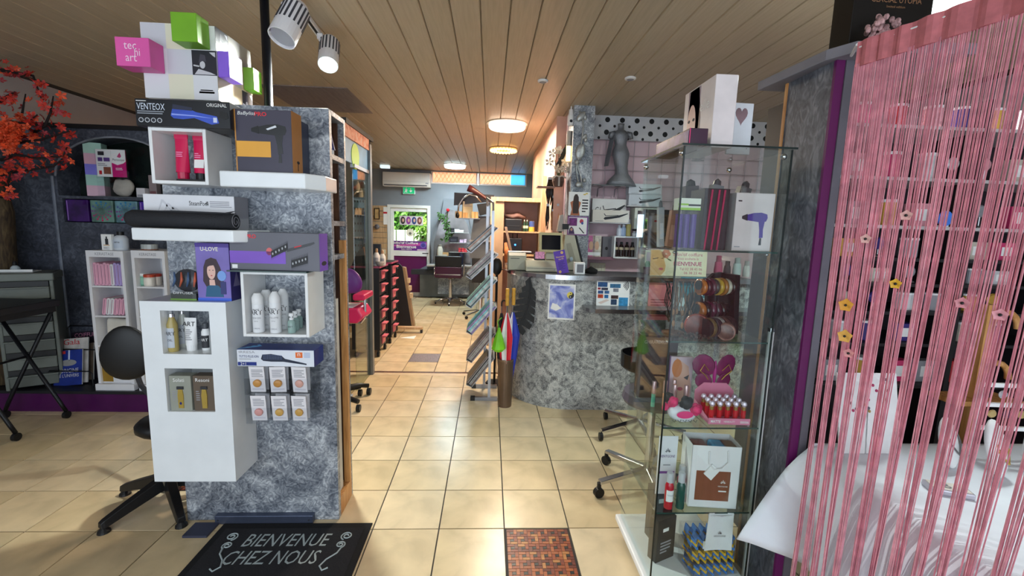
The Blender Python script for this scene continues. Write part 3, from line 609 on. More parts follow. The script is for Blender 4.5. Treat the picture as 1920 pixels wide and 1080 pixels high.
# ---- white and blue brush carton on the acrylic card rack
x0, x1, z0, z1 = fr(443, 657, 588, 688, 1.97); ZT = z0
o, Fc = pbox('brush_carton', 'white and blue carton with dark paddle brush on the acrylic rack', 'box', ((x0 + x1) / 2, 1.97 + .06, z0), (x1 - x0, .11, z1 - z0), mt((222, 226, 234), .35, var=.02))
NAVY = mt((26, 48, 130), .35, var=.12, sc=20); F = Fc['f']; dq(Fc['t'], 0, 0, 1, 1, NAVY, o, 'top_print', local=True); dq(Fc['r'], 0, 0, 1, 1, NAVY, o, 'side_print', local=True)
dtext(F, .03, .60, .011, 'TUTTO PLUS ION', mt((30, 44, 110), .4), o, width=.085, al='L', local=True); dtext(F, .03, .86, .010, 'IRRESA', GREYINK, o, width=.07, al='L', local=True); dlines(F, .03, .42, .2, .5, 1, GREYINK, o, local=True); dq(F, .01, .05, .25, .26, NAVY, o, 'badge', local=True); dtext(F, .08, .155, .012, '2+1', PAPER, o, local=True, h=.0014)
dpoly(F, [(.31, .45), (.33, .72), (.44, .76), (.58, .66), (.62, .48), (.9, .2), (.9, .12), (.6, .3), (.44, .30), (.34, .34)], mt((34, 42, 62), .3), o, 'brush_picture', local=True)
b = B()
for i in range(14):
    for j in range(3): b.add([F.p(.34 + i * .018, .45 + j * .1, .001), F.p(.346 + i * .018, .45 + j * .1, .001), F.p(.343 + i * .018, .53 + j * .1, .001)], [(0, 1, 2)])
obj(b, 'bristles_picture', mt((120, 140, 190), .4), o, True)
dq(F, .76, .55, .85, .88, mt((230, 110, 40), .4), o, 'badge', local=True); dtext(F, .805, .74, .014, 'n', PAPER, o, local=True, h=.0014); dq(F, .87, .55, .95, .88, mt((190, 200, 222), .4), o, 'badge', local=True)
Ft = Fc['t']
for k in range(4): dpoly(Ft, [(.0 + k * .05, .1 + k * .2), (.22, .5), (.24, .55), (.02 + k * .05, .2 + k * .2)], mt((110, 190, 240), .4), o, 'ray_print', local=True, h=.0012)
rk = thing('card_rack', 'clear acrylic rack of six pockets with sample cards below the cartons', 'rack', ((x0 + x1) / 2, 2.06, 0))
x0, x1, z0, z1 = fr(459, 692, 577, 795, 1.99); z1 = ZT - .001
obj(B().box(x0, x1, 2.14, 2.148, z0, z1), 'back_plate', ACRYL, rk)
zm = (z0 + z1) / 2; ww = (x1 - x0) / 3
for r, (a, b2) in enumerate(((z0, zm), (zm, z1))):
    obj(B().box(x0, x1, 1.99, 2.14, a, a + .003), 'tray', ACRYL, rk); obj(B().box(x0, x1, 1.99, 1.9925, a, a + (b2 - a) * .55), 'front_lip', ACRYL, rk)
    for c in range(4): obj(B().box(x0 + c * ww - .001, x0 + c * ww + .001, 1.9926, 2.14, a + .003, b2 - .002), 'divider', ACRYL, rk)
obj(B().box(x0, x1, 1.99, 2.14, z1 - .003, z1), 'top_plate', ACRYL, rk)
capc = {(0, 0): (236, 168, 160), (0, 1): (226, 176, 92), (0, 2): (224, 172, 88), (1, 0): (222, 158, 82), (1, 1): (214, 152, 78), (1, 2): (236, 178, 160)}
nmr = {0: 'lower', 1: 'upper'}; nmc = {0: 'left', 1: 'middle', 2: 'right'}
for (r, c), col in capc.items():
    a = z0 if r == 0 else zm; xx = x0 + (c + .5) * ww + random.uniform(-.003, .003)
    hh = (zm - z0) * .9
    o = thing('sample_card', 'white sample card with round pot in the %s %s rack pocket' % (nmr[r], nmc[c]), 'sample card', (xx, 2.02, a + .0035), random.uniform(-8, 8), 'sample cards in the acrylic rack', 6)
    wc = ww * .72
    obj(B().box(-wc / 2, wc / 2, 0, .003, 0, hh), 'card', mt((232, 228, 230), .5, var=.02), o, True)
    F = Face((-wc / 2, 0, 0), (wc, 0, 0), (0, 0, hh)); dlines(F, .15, .6, .9, .92, 5, GREYINK, o, local=True); dq(F, .12, .08, .88, .14, mt((210, 206, 214), .5), o, local=True)
    zq = hh * .36; obj(B().lathe((0, 0, zq), [(.018, 0), (.0185, -.008), (.015, -.011), (.002, -.012)], 18, 'y'), 'pot', mt(col, .3, var=.05), o, True, smooth=True)
    for k in range(1):
        oo = one(B().box(xx - wc * .48, xx + wc * .48, 2.05 + k * .025, 2.053 + k * .025, a + .0035, a + hh * .98), 'sample_card', mt((226, 224, 228), .5, var=.02), 'white spare card behind the front card, %s %s pocket' % (nmr[r], nmc[c]), 'sample card', 'spare cards in the acrylic rack')
# ---- violet doll-like hair diffuser carton and clear pack on the niche box
x0, x1, z0, z1 = fr(368, 456, 431, 552, 1.99); z0 = BZ1 + .0005
o, Fc = pbox('diffuser_carton', 'violet carton with long-haired woman standing on the niche box', 'box', ((x0 + x1) / 2, 1.99 + .045, z0), (x1 - x0, .09, z1 - z0), mt((124, 108, 184), .35, var=.08))
F = Fc['f']; VIO = mt((72, 48, 140), .35, var=.05); dq(Fc['r'], 0, 0, 1, 1, mt((50, 38, 112), .35, var=.1), o, 'side_print', local=True); dq(F, 0, .93, 1, 1, VIO, o, local=True)
dtext(F, .42, .90, .018, 'U-LOVE', mt((232, 226, 214), .4), o, width=.075, local=True, bold=.02, h=.0016); portrait(F, .45, .48, .78, (x1 - x0) / (z1 - z0) * 1.25, mt((58, 38, 48), .4), mt((226, 184, 170), .4), mt((34, 92, 128), .4), o)
for c in o.children:
    pass
dell(F, .75, .44, .13, .09, mt((120, 160, 224), .35), o, 'diffuser_picture', local=True, h=.0018); dq(F, .7, .12, .86, .34, mt((44, 50, 110), .35), o, 'handle_picture', local=True, h=.0018); dq(F, 0, 0, 1, .05, mt((60, 100, 210), .35), o, local=True); dlines(Fc['r'], .2, .06, .8, .14, 2, PAPER, o, local=True); dpoly(Fc['r'], [(.2, .25), (.5, .5), (.8, .25)], mt((120, 110, 150), .4), o, local=True, h=.0012)
x0, x1, z0, z1 = fr(315, 486, 365, 549, 1.985); z0 = BZ1 + .0005
o = thing('diffuser_pack', 'clear pack of dark diffusers beside the violet carton', 'pack', ((x0 + x1) / 2, 2.02, z0))
obj(B().box(x0, x1, 1.985, 2.06, z0, z1), 'clear_sleeve', ACRYL, o); obj(B().box(x0 + .002, x1 - .002, 1.99, 2.055, z0 + .001, z0 + .03), 'carton_base', mt((50, 54, 50), .4, var=.05), o)
obj(B().box(x0 + .001, x1 - .001, 1.9885, 1.9899, z0 + .001, z0 + .007), 'green_band', mt((120, 170, 60), .4), o)
Fd = front(x0, x1, z0, z1, 1.99); dtext(Fd, .5, .18, .010, 'DIFFUSER', PAPER, o, width=.085)
xm = (x0 + x1) / 2; b = B(); b.sph((xm, 2.025, z0 + .085), .058, .028, .052, 18, 10); ds = obj(b, 'diffuser_bowl', mt((44, 44, 52), .25, var=.15), o, smooth=True)
for k in range(4): obj(B().tube([(xm - .045 + k * .03, 1.993, z0 + .06), (xm - .03 + k * .028, 1.989, z0 + .09), (xm - .035 + k * .03, 1.993, z0 + .125)], [.003, .006, .003], 6), 'orange_rib', mt((190, 84, 50) if k % 2 else (60, 90, 130), .3), o, smooth=True)
# ============================================================ door mat
mat_ = thing('door_mat', 'black door mat lettered BIENVENUE CHEZ NOUS on the tiles', 'door mat', (-.94, 1.85, .0005))
obj(B().box(-1.318, -.573, 1.52, 2.115, .0005, .007), 'mat_border', mt((20, 20, 22), .9, var=.15, bump=.5, bsc=300), mat_, bevel=.002)
obj(B().box(-1.285, -.606, 1.55, 2.075, .007, .009), 'mat_pile', mt((38, 38, 42), 1.0, var=.2, sc=200, bump=.8, bsc=500), mat_)
Fm = Face((-1.285, 1.55, .009), (.679, 0, 0), (0, .525, 0)); LGT = mt((176, 188, 190), .9, var=.05)
dtext(Fm, .50, .835, .085, 'BIENVENUE', LGT, mat_, width=.40, shear=.15); dtext(Fm, .47, .62, .085, 'CHEZ NOUS', LGT, mat_, width=.42, shear=.15)
def swirl(cx, cy, s, fl):
    pts = []
    for i in range(26):
        a = i / 25 * 3.4 * math.pi; r_ = .006 + .020 * i / 25; pts.append((cx + fl * r_ * math.cos(a) * s, cy + r_ * math.sin(a) * s, .0095))
    return pts
for fl, cx in ((1, -.672), (-1, -1.222)):
    obj(B().tube([(p[0], p[1], .0096) for p in swirl(cx, 2.015, 1.1, fl)], .0035, 5), 'scroll', LGT, mat_)
    obj(B().tube([(p[0], p[1], .0096) for p in swirl(cx - fl * .012, 1.955, .9, -fl)], .0035, 5), 'scroll', LGT, mat_)
    obj(B().tube([(cx - fl * .0, 1.94, .0096), (cx - fl * .01, 1.90, .0096), (cx - fl * .045, 1.86, .0096), (cx - fl * .06, 1.82, .0096), (cx - fl * .04, 1.795, .0096), (cx - fl * .02, 1.81, .0096)], .004, 5), 'scroll', LGT, mat_)
# ============================================================ left side: platform, arch wall, tree, shelves
YA_ = 3.85
pf = thing('platform', 'low platform with glossy purple front along the dark arch wall', 'platform', (-2.8, 3.7, 0))
obj(B().box(XL, -1.68, 3.47, 3.49, 0, .15), 'front_board', mt((74, 16, 76), .3, var=.08), pf); obj(B().box(XL, -1.68, 3.455, YA_, .15, .173), 'deck', mt((30, 30, 36), .45, var=.1), pf, bevel=.003)
obj(B().box(XL, -1.68, 3.49, 3.52, 0, .15), 'riser', BLACK, pf)
az = W(200, 258, y=YA_).z; axl = W(106, 330, y=YA_).x; axc = W(222, 330, y=YA_).x; asz = W(200, 369, y=YA_).z; aR = axc - axl; zsp = W(106, 330, y=YA_).z; TOPZ = W(200, 243, y=YA_).z
def arcz(x): 
    t = max(-1, min(1, (x - axc) / aR)); return zsp + (az - zsp) * math.sqrt(max(0, 1 - t * t))
aw = thing('arch_wall', 'dark grey plastered partition with an arched display niche behind the tree', 'partition', (-2.9, YA_ + .1, 0))
gbz0, gbz1 = W(190, 418, y=YA_).z, W(190, 374, y=YA_).z; gx0, gx1 = W(119, 395, y=YA_).x, W(303, 395, y=YA_).x
b = B(); y0, y1 = YA_, YA_ + .2; XE = -1.75
b.box(XL, axl, y0, y1, 0, TOPZ).box(axl + 2 * aR, XE, y0, y1, 0, TOPZ).box(axl, axl + 2 * aR, y0, y1, 0, gbz0).box(axl, gx0, y0, y1, gbz0, asz).box(gx1, axl + 2 * aR, y0, y1, gbz0, asz).box(gx0, gx1, y0, y1, gbz1, asz)
n = 18
for i in range(n):
    xa = axl + 2 * aR * i / n; xb = axl + 2 * aR * (i + 1) / n
    b.add([(xa, y0, arcz(xa)), (xb, y0, arcz(xb)), (xb, y0, TOPZ), (xa, y0, TOPZ), (xa, y1, arcz(xa)), (xb, y1, arcz(xb)), (xb, y1, TOPZ), (xa, y1, TOPZ)], [(0, 1, 2, 3), (0, 4, 5, 1), (3, 2, 6, 7), (4, 7, 6, 5)])
obj(b, 'plaster', DARKST, aw)
obj(B().box(axl - .05, axl + 2 * aR + .05, y1, y1 + .02, asz - .3, TOPZ), 'niche_back', mt((26, 34, 32), .15, var=.25, sc=4), aw)
b = B(); b.tube([(axl - .03, y0 - .006, 0.2), (axl - .03, y0 - .006, zsp)], .012, 6); obj(b, 'edge_bead', mt((110, 116, 130), .5, var=.2), aw)
b = B(); b.tube([(axc + (aR + .006) * math.cos(a * math.pi / 20), y0 - .003, zsp + (az - zsp + .006) * math.sin(a * math.pi / 20)) for a in range(21)], .008, 6); obj(b, 'arch_bead', mt((120, 124, 134), .5, var=.2), aw)
obj(B().box(XL, XE, y0 - .02, y1 + .02, TOPZ, TOPZ + W(200, 235, y=YA_).z - W(200, 243, y=YA_).z), 'cap_rail', BLACK, aw)
obj(B().box(axl + .3, gx1 + .1, y0 - .012, y1 - .02, asz - .006, asz + .004), 'sill', mt((90, 96, 104), .3, .4, var=.1), aw)
# glass blocks under the arch
cols = [((58, 20, 92), 'deep violet glass block at the left end under the arch'), ((96, 130, 120), 'flower-patterned glass block left of centre under the arch'), ((100, 140, 150), 'flower-patterned glass block right of centre under the arch'), ((64, 30, 140), 'violet glass block at the right end under the arch')]
gw = (gx1 - gx0) / 4
for i, (c, lab) in enumerate(cols):
    x0 = gx0 + i * gw + .008; x1 = gx0 + (i + 1) * gw - .008
    o = thing('glass_block', lab, 'glass block', ((x0 + x1) / 2, YA_ + .05, gbz0 + .006), 0, 'glass blocks under the arch')
    obj(B().box(x0, x1, YA_ + .012, YA_ + .09, gbz0 + .006, gbz1 - .006), 'block', mt(c, .08, var=.3, sc=12, coat=.6), o, bevel=.006, seg=3)
    F = front(x0, x1, gbz0 + .006, gbz1 - .006, YA_ + .012)
    if i in (1, 2):
        for k in range(12):
            a = k * math.pi / 6; cc = (1 - math.sin(a)) / 2
            col = [int(200 * cc + 40 * (1 - cc)), int(30 * cc + 120 * (1 - cc)), int(90 * cc + 170 * (1 - cc))]
            for rr_, sz in ((.2, .022), (.31, .034), (.42, .046)):
                u, v = .5 + rr_ * math.cos(a), .5 + rr_ * math.sin(a); dell(F, u, v, sz, sz, mt(col, .2), o, 'petal_dot', n=8)
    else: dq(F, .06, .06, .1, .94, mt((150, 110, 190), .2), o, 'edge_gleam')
# things in the arch niche
x0, x1, z0, z1 = fr(162, 268, 190, 368, YA_ + .05); z0 = asz + .0045
o = thing('patchwork_stand', 'tall pastel patchwork box standing in the arched niche', 'display', ((x0 + x1) / 2, YA_ + .08, z0), 18)
wd = x1 - x0; hh = z1 - z0
for i, c in enumerate([(208, 168, 186), (150, 190, 178), (120, 116, 216), (214, 168, 190), (168, 206, 192)]): obj(B().box(-wd / 2, wd / 2, -.05, .05, hh * i / 5, hh * (i + 1) / 5), 'patch', mt(c, .45, var=.04), o, True)
x0, x1, z0, z1 = fr(180, 280, 236, 368, YA_ + .0); z0 = asz + .0045
o = thing('brochure_holder', 'clear holder with pink and white salon brochures in the arched niche', 'brochure holder', ((x0 + x1) / 2, YA_ + .03, z0)); 
obj(B().box(x0, x1 + .02, YA_ + .0, YA_ + .004, z0, z1), 'acrylic_sheet', ACRYL, o); obj(B().box(x0, x1 + .02, YA_ + .0, YA_ + .06, z0, z0 + .003), 'acrylic_foot', ACRYL, o)
xm = x0 + (x1 - x0) * .52; zq = z0 + (z1 - z0) * .42
p1 = obj(B().box(x0 + .003, xm, YA_ + .008, YA_ + .012, zq, z1), 'brochure', PAPER, o); p2 = obj(B().box(xm + .002, x1, YA_ + .008, YA_ + .012, zq, z1), 'brochure', mt((206, 26, 120), .4), o)
F = front(x0 + .003, xm, zq, z1, YA_ + .008); dq(F, .15, .78, .55, .92, DKGREY, p1); dq(F, .12, .56, .42, .7, mt((96, 70, 140), .4), p1); dq(F, .5, .56, .9, .7, mt((96, 70, 140), .4), p1); dq(F, .45, .1, .92, .36, mt((140, 80, 60), .4), p1); dq(F, .14, .08, .32, .22, REDM, p1); dlines(F, .1, .4, .9, .52, 2, GREYINK, p1)
F = front(xm + .002, x1, zq, z1, YA_ + .008); dpoly(F, [(0, 1), (0, .52), (.4, .44), (.8, .5), (1, .58), (1, 1)], PAPER, p2); dtext(F, .5, .62, .024, 'Periscope', INK, p2, width=.09, h=.0014); dpoly(F, [(.4, .74), (.62, .9), (.72, .76), (.6, .7)], mt((200, 60, 120), .4), p2, h=.0012); dlines(F, .25, .26, .75, .36, 2, PAPER, p2)
b = B().sph((0, 0, .05), .085, .04, .075, 14, 9)
for i, v in enumerate(b.v): b.v[i] = v * (1 + .08 * math.sin(v.x * 60 + v.z * 40)) ; b.v[i].z = max(0, b.v[i].z + .03)
p = W(216, 352, y=YA_ + .03)
o = thing('stone_ornament', 'pale rough stone standing in front of the brochures in the niche', 'ornament', (p.x, YA_ + .115, asz + .0045)); obj(b, 'stone', mt((196, 186, 172), .8, var=.12, bump=.5, bsc=50), o, True, smooth=True)
for (a, c_, d_, e, col, lab) in ((276, 328, 290, 356, (140, 126, 128), 'taupe little box at the right of the arched niche'), (260, 353, 276, 369, (205, 203, 208), 'small white box at the right of the arched niche')):
    x0, x1, z0, z1 = fr(a, c_, d_, e, YA_ + .03); z0 = asz + .0045
    o, Fc = pbox('small_carton', lab, 'box', ((x0 + x1) / 2, YA_ + (.07 if a == 276 else .03), z0), (x1 - x0, .05, z1 - z0), mt(col, .5, var=.04)); dq(Fc['f'], .1, .05, .9, .3, mt((110, 70, 76), .5) if a == 276 else GREYINK, o, local=True)
# ---- artificial tree with red blossom
tp = W(4, 430, y=3.62)
tr = thing('blossom_tree', 'artificial tree with brown trunk and orange-red blossom at the left edge', 'tree', (tp.x, 3.62, .173))
BARK = ramp_mat([(.3, (40, 28, 18)), (.5, (72, 56, 36)), (.7, (100, 84, 56))], 12, .8, 0, 8, 1, (3, 3, .6), .8)
obj(B().tube([(tp.x - .12, 3.66, .176), (tp.x - .13, 3.68, .6), (tp.x - .12, 3.68, 1.1), (tp.x - .03, 3.64, 1.55), (tp.x - .06, 3.62, 2.0), (tp.x - .03, 3.6, 2.3)], [.13, .11, .10, .085, .06, .03], 12), 'trunk', BARK, tr, smooth=True)
RED = [mt((196, 52, 40), .6, var=.2, sc=30), mt((224, 84, 44), .6, var=.2, sc=30), mt((168, 52, 62), .6, var=.2, sc=30)]
def pix(px, py, y): v = W(px, py, y=y); return (v.x, v.y, v.z)
br_ = [([(2, 330), (25, 322), (60, 318), (100, 312), (128, 290)], 3.58), ([(2, 300), (30, 290), (70, 297), (118, 292), (126, 276)], 3.5), ([(2, 262), (35, 268), (75, 262), (110, 252), (130, 246)], 3.55), ([(0, 132), (30, 136), (62, 142), (70, 164), (80, 192)], 3.6), ([(35, 260), (40, 220), (48, 176)], 3.6), ([(0, 190), (14, 180), (28, 172)], 3.55), ([(60, 250), (85, 235), (95, 210), (100, 180)], 3.6), ([(0, 370), (14, 350), (20, 320)], 3.5), ([(0, 240), (22, 228), (50, 232), (70, 215)], 3.5)]
random.seed(11)
fl = [B(), B(), B()]
for pts, y in br_:
    P3 = [pix(a, c, y) for a, c in pts]; obj(B().tube(P3, [.013 - .009 * i / (len(P3) - 1) for i in range(len(P3))], 7), 'branch', mt((30, 20, 20), .8, var=.15), tr, smooth=True)
    for i in range(len(P3) - 1):
        A, Bv = Vector(P3[i]), Vector(P3[i + 1])
        for k in range(9):
            c = A.lerp(Bv, random.random()) + Vector((random.gauss(0, .03), random.gauss(0, .03), random.gauss(.0, .028)))
            bb = fl[random.choice((0, 0, 1, 2))]
            nr = Vector((random.uniform(-1, 1), random.uniform(-1, -.2), random.uniform(-1, 1))).normalized(); u = nr.orthogonal().normalized(); v = nr.cross(u); r_ = random.uniform(.016, .032)
            for q in range(5):
                a = q * 1.2566; d1 = u * math.cos(a) + v * math.sin(a); d2 = u * math.cos(a + .5) + v * math.sin(a + .5); d3 = u * math.cos(a - .5) + v * math.sin(a - .5)
                bb.add([c, c + d2 * r_ * .8 + nr * r_ * .2, c + d1 * r_ * 1.25 + nr * r_ * .35, c + d3 * r_ * .8 + nr * r_ * .2], [(0, 1, 2, 3)])
for i, bb in enumerate(fl):
    o = obj(bb, 'blossom', RED[i], tr); o['kind'] = 'stuff'
bb = B()
for k in range(120):
    c = Vector(pix(18 + random.gauss(0, 16), 252 + random.gauss(0, 12), 3.45)); nr = Vector((random.uniform(-1, 1), random.uniform(-1, -.1), random.uniform(-1, 1))).normalized(); u = nr.orthogonal().normalized(); v = nr.cross(u); r_ = .022
    for q in range(5):
        a = q * 1.2566; bb.add([c, c + (u * math.cos(a + .5) + v * math.sin(a + .5)) * r_, c + (u * math.cos(a) + v * math.sin(a)) * r_ * 1.4 + nr * .005, c + (u * math.cos(a - .5) + v * math.sin(a - .5)) * r_], [(0, 1, 2, 3)])
o = obj(bb, 'blossom', RED[1], tr); o['kind'] = 'stuff'
# ---- two white salon shelves
def salon_shelf(px0, px1, lab, y=3.50):
    zt = W((px0 + px1) / 2, 470, y=y).z; x0, x1 = W(px0, 470, y=y).x + .0, W(px1, 470, y=y).x; zb0 = .1735
    x0 += .03; x1 += .03; wd = x1 - x0; dp = .28
    o = thing('salon_shelf', lab, 'shelf', ((x0 + x1) / 2, y + dp / 2, zb0))
    m_ = mt((226, 226, 230), .4, var=.02); t = .022
    obj(B().box(x0, x0 + t, y, y + dp, zb0, zt), 'side_panel', m_, o); obj(B().box(x1 - t, x1, y, y + dp, zb0, zt), 'side_panel', m_, o); obj(B().box(x0 + t, x1 - t, y + dp - .015, y + dp, zb0, zt), 'back_panel', m_, o)
    zs = [W(190, p_, y=y).z for p_ in (482, 536, 592, 648)]
    hd = obj(B().box(x0 + t, x1 - t, y, y + dp - .015, zs[0], zt), 'header', m_, o); dtext(front(x0 + t, x1 - t, zs[0], zt, y), .5, .5, .022, 'KERASTASE', GREYINK, hd, width=wd * .5)
    for z in zs[1:]: obj(B().box(x0 + t, x1 - t, y + .004, y + dp - .015, z - .012, z), 'shelf', m_, o)
    obj(B().box(x0 + t, x1 - t, y + .02, y + .035, zb0 + .05, zs[3] - .012), 'lower_panel', m_, o)
    obj(B().prism([(x0 + t, zb0 + .06), (x0 + t + wd * .28, zb0 + .06), (x0 + t + wd * .28, zs[3] - .013), (x0 + t, zs[3] - .013)], y + .016, y + .0198), 'gold_stripe', mt((150, 116, 40), .4, var=.06), o)
    obj(B().box(x0 - .01, x1 + .01, y - .02, y + .02, zb0, zb0 + .05), 'foot', m_, o)
    return o, x0 + t, x1 - t, y, zs
s1, a0, a1, ys, zs = salon_shelf(152, 222, 'white salon shelf with folded pink towels, left of the pair')
TW = {'pink': mt((226, 168, 190), .9, var=.06, bump=.4, bsc=120), 'lilac': mt((180, 160, 214), .9, var=.06, bump=.4, bsc=120), 'white': mt((224, 222, 224), .9, var=.05, bump=.4, bsc=120)}
def towel(x, z, w_, h_, col, lab, ry=0):
    o = thing('folded_towel', lab, 'towel', (x, ys + .1, z), 0, 'folded towels in the left salon shelf', 0, ry)
    b = B().prism([(-w_ / 2, .006), (-w_ * .3, 0), (w_ * .3, 0), (w_ / 2, .006), (w_ / 2, h_ - w_ * .3), (w_ * .2, h_), (-w_ * .2, h_), (-w_ / 2, h_ - w_ * .3)], -.08, .1)
    obj(b, 'towel_body', TW[col], o, True, bevel=.003); obj(B().box(-w_ * .06, w_ * .06, -.0815, -.08, .01, h_ * .92), 'fold_line', mt((150, 110, 130), .9), o, True)
hb = (zs[0] - zs[1]) * .8; sp2 = (a1 - a0) / 9.2
ordn = ['first', 'second', 'third', 'fourth', 'fifth', 'sixth', 'seventh', 'eighth', 'ninth']
for i in range(9): towel(a0 + (i + .6) * sp2, zs[1] + .0005, sp2 * .97, hb * (1 - .03 * (i % 3)), 'pink' if i < 5 else 'lilac' if i != 5 else 'white', '%s towel, %s from the left in the upper bay' % (('pink' if i < 5 else 'lilac' if i != 5 else 'white'), ordn[i]))
for i in range(6): towel(a0 + .035 + (i + .5) * (a1 - a0 - .06) / 6, zs[2] + .0035, (a1 - a0) / 8.4, hb * .75, ['pink', 'white', 'white', 'pink', 'pink', 'pink'][i], 'leaning %s towel, %s from the left in the middle bay' % (['pink', 'white', 'white', 'pink', 'pink', 'pink'][i], ordn[i]), 9)
o = thing('cushion', 'cream square cushion in the lowest bay of the left salon shelf', 'cushion', ((a0 + a1) / 2, ys + .1, zs[3] + .008), 0, None, 0, 4)
obj(B().box(-(a1 - a0) * .40, (a1 - a0) * .42, -.05, .08, 0, (zs[2] - zs[3]) * .82), 'pad', mt((214, 210, 200), .85, var=.05, bump=.3, bsc=90), o, True, bevel=.02, seg=3); obj(B().box(-(a1 - a0) * .40, (a1 - a0) * .42, -.052, -.05, .02, .03), 'seam', mt((170, 166, 156), .9), o, True)
s2, a0, a1, ys, zs2 = salon_shelf(237, 300, 'white salon shelf with small jars, right of the pair')
for px, c, cc, lab, yy in ((265, (120, 176, 150), (225, 228, 226), 'green jar at the left in the right salon shelf', 3.58), (276, (226, 218, 206), (190, 70, 40), 'cream jar with red lid in front in the right salon shelf', 3.55), (288, (226, 214, 200), (176, 56, 40), 'cream jar with dark red lid at the right in the salon shelf', 3.60)):
    p = W(px, 525, y=yy); h_ = .06 + (.01 if px != 265 else .015)
    if p.x > a1 - .05: p.x = a1 - .055
    o = lt('treatment_jar', lab, 'jar', (p.x + .02, yy, zs2[1] + .0005), [('body', [(.036, 0), (.038, .004), (.038, h_)], mt(c, .35, var=.04)), ('lid', [(.039, h_), (.039, h_ + .02), (.034, h_ + .023)], mt(cc, .35, var=.04))], 'small jars in the right salon shelf'); cyl_label(o, .038, .012, h_ - .012, mt([min(255, v + 16) for v in c], .4), .9); smoothall(o)
zt1 = W(187, 470, y=3.50).z
x0, x1, z0, z1 = fr(183, 437, 202, 467, 3.56)
o, Fc = pbox('perfume_card', 'small white card with dark bottle picture on the left salon shelf', 'card', ((x0 + x1) / 2 + .03, 3.57, zt1 + .0005), (x1 - x0, .03, z1 - z0), PAPER); F = Fc['f']; dq(F, .4, .35, .7, .72, DKGREY, o, local=True); dq(F, .48, .72, .62, .86, DKGREY, o, local=True); dq(F, .2, .3, .8, .34, mt((200, 140, 60), .5), o, local=True); dlines(F, .2, .08, .8, .24, 3, GREYINK, o, local=True)
p = W(227, 450, y=3.6); o = lt('shampoo_bottle', 'white shampoo bottle with black cap on the left salon shelf', 'bottle', (p.x + .0, 3.60, zt1 + .0005), [('body', [(.044, 0), (.046, .005), (.046, .09), (.036, .11), (.022, .118)], mt((206, 212, 220), .35, var=.03)), ('cap', [(.022, .118), (.023, .145)], BLACK)]); cyl_label(o, .046, .02, .08, mt((190, 200, 214), .4), .9); cyl_text(o, 'serie', .0465, .065, .014, INK); smoothall(o)
p = W(275, 458, y=3.6); lt('glass_jar', 'low clear jar with brown contents on the right salon shelf', 'jar', (p.x + .02, 3.60, zt1 + .0005), [('jar', [(.052, 0), (.054, .004), (.054, .05), (.05, .054)], mt((176, 180, 178), .1, var=.05)), ('contents', [(.0545, .006), (.0545, .016)], mt((140, 84, 60), .4))])
# ---- black swivel chair behind the niche box
ch = thing('swivel_chair', 'black swivel chair with oval back and star base behind the niche box', 'chair', (-1.72, 2.32, 0)); BP = mt((18, 18, 20), .4, var=.1, bump=.15, bsc=200)
for k in range(5):
    a = math.radians(-119 + 72 * k); ca, sa = math.cos(a), math.sin(a); b = B(); pr = []
    for t, hw, zt, zb in ((.0, .03, .155, .09), (.06, .03, .15, .085), (.2, .025, .10, .05), (.29, .021, .065, .026), (.305, .018, .055, .028)):
        for sx, z in ((-hw, zb), (hw, zb), (hw * .75, zt), (-hw * .75, zt)): pr.append((-1.72 + ca * t - sa * sx, 2.32 + sa * t + ca * sx, z))
    fs = [(0, 1, 2, 3), (16, 19, 18, 17)] + [(4 * i + j, 4 * i + (j + 1) % 4, 4 * i + 4 + (j + 1) % 4, 4 * i + 4 + j) for i in range(4) for j in range(4)]
    b.add(pr, fs); obj(b, 'star_arm', BP, ch, bevel=.003); obj(B().lathe((-1.72 + ca * .29, 2.32 + sa * .29, 0), [(.028, 0), (.026, .01), (.013, .026)], 14), 'glide', BP, ch)
obj(B().lathe((-1.72, 2.32, 0), [(.045, .07), (.05, .16), (.028, .17), (.028, .42)], 16), 'column', mt((120, 116, 104), .3, .6, var=.1), ch, smooth=False)
obj(B().lathe((-1.70, 2.30, .42), [(.11, 0), (.13, .02), (.13, .05), (.11, .07)], 20), 'seat', BLACK, ch, smooth=True)
pb = W(237, 662, y=2.62); b = B().sph((0, 0, 0), .135, .028, .165, 24, 14)
for i, v in enumerate(b.v): b.v[i] = Vector((v.x * (1 - .12 * (v.z / .165)), v.y + .25 * v.x * v.x, v.z))
b.xf(Matrix.Translation(pb) @ rot('Z', 14).to_4x4()); obj(b, 'backrest', BLACK, ch, smooth=True)
obj(B().tube([(pb.x, 2.65, pb.z - .05), (pb.x + .02, 2.68, .52), (-1.9, 2.55, .43), (-1.75, 2.36, .42)], .014, 8), 'back_bar', DKGREY, ch)
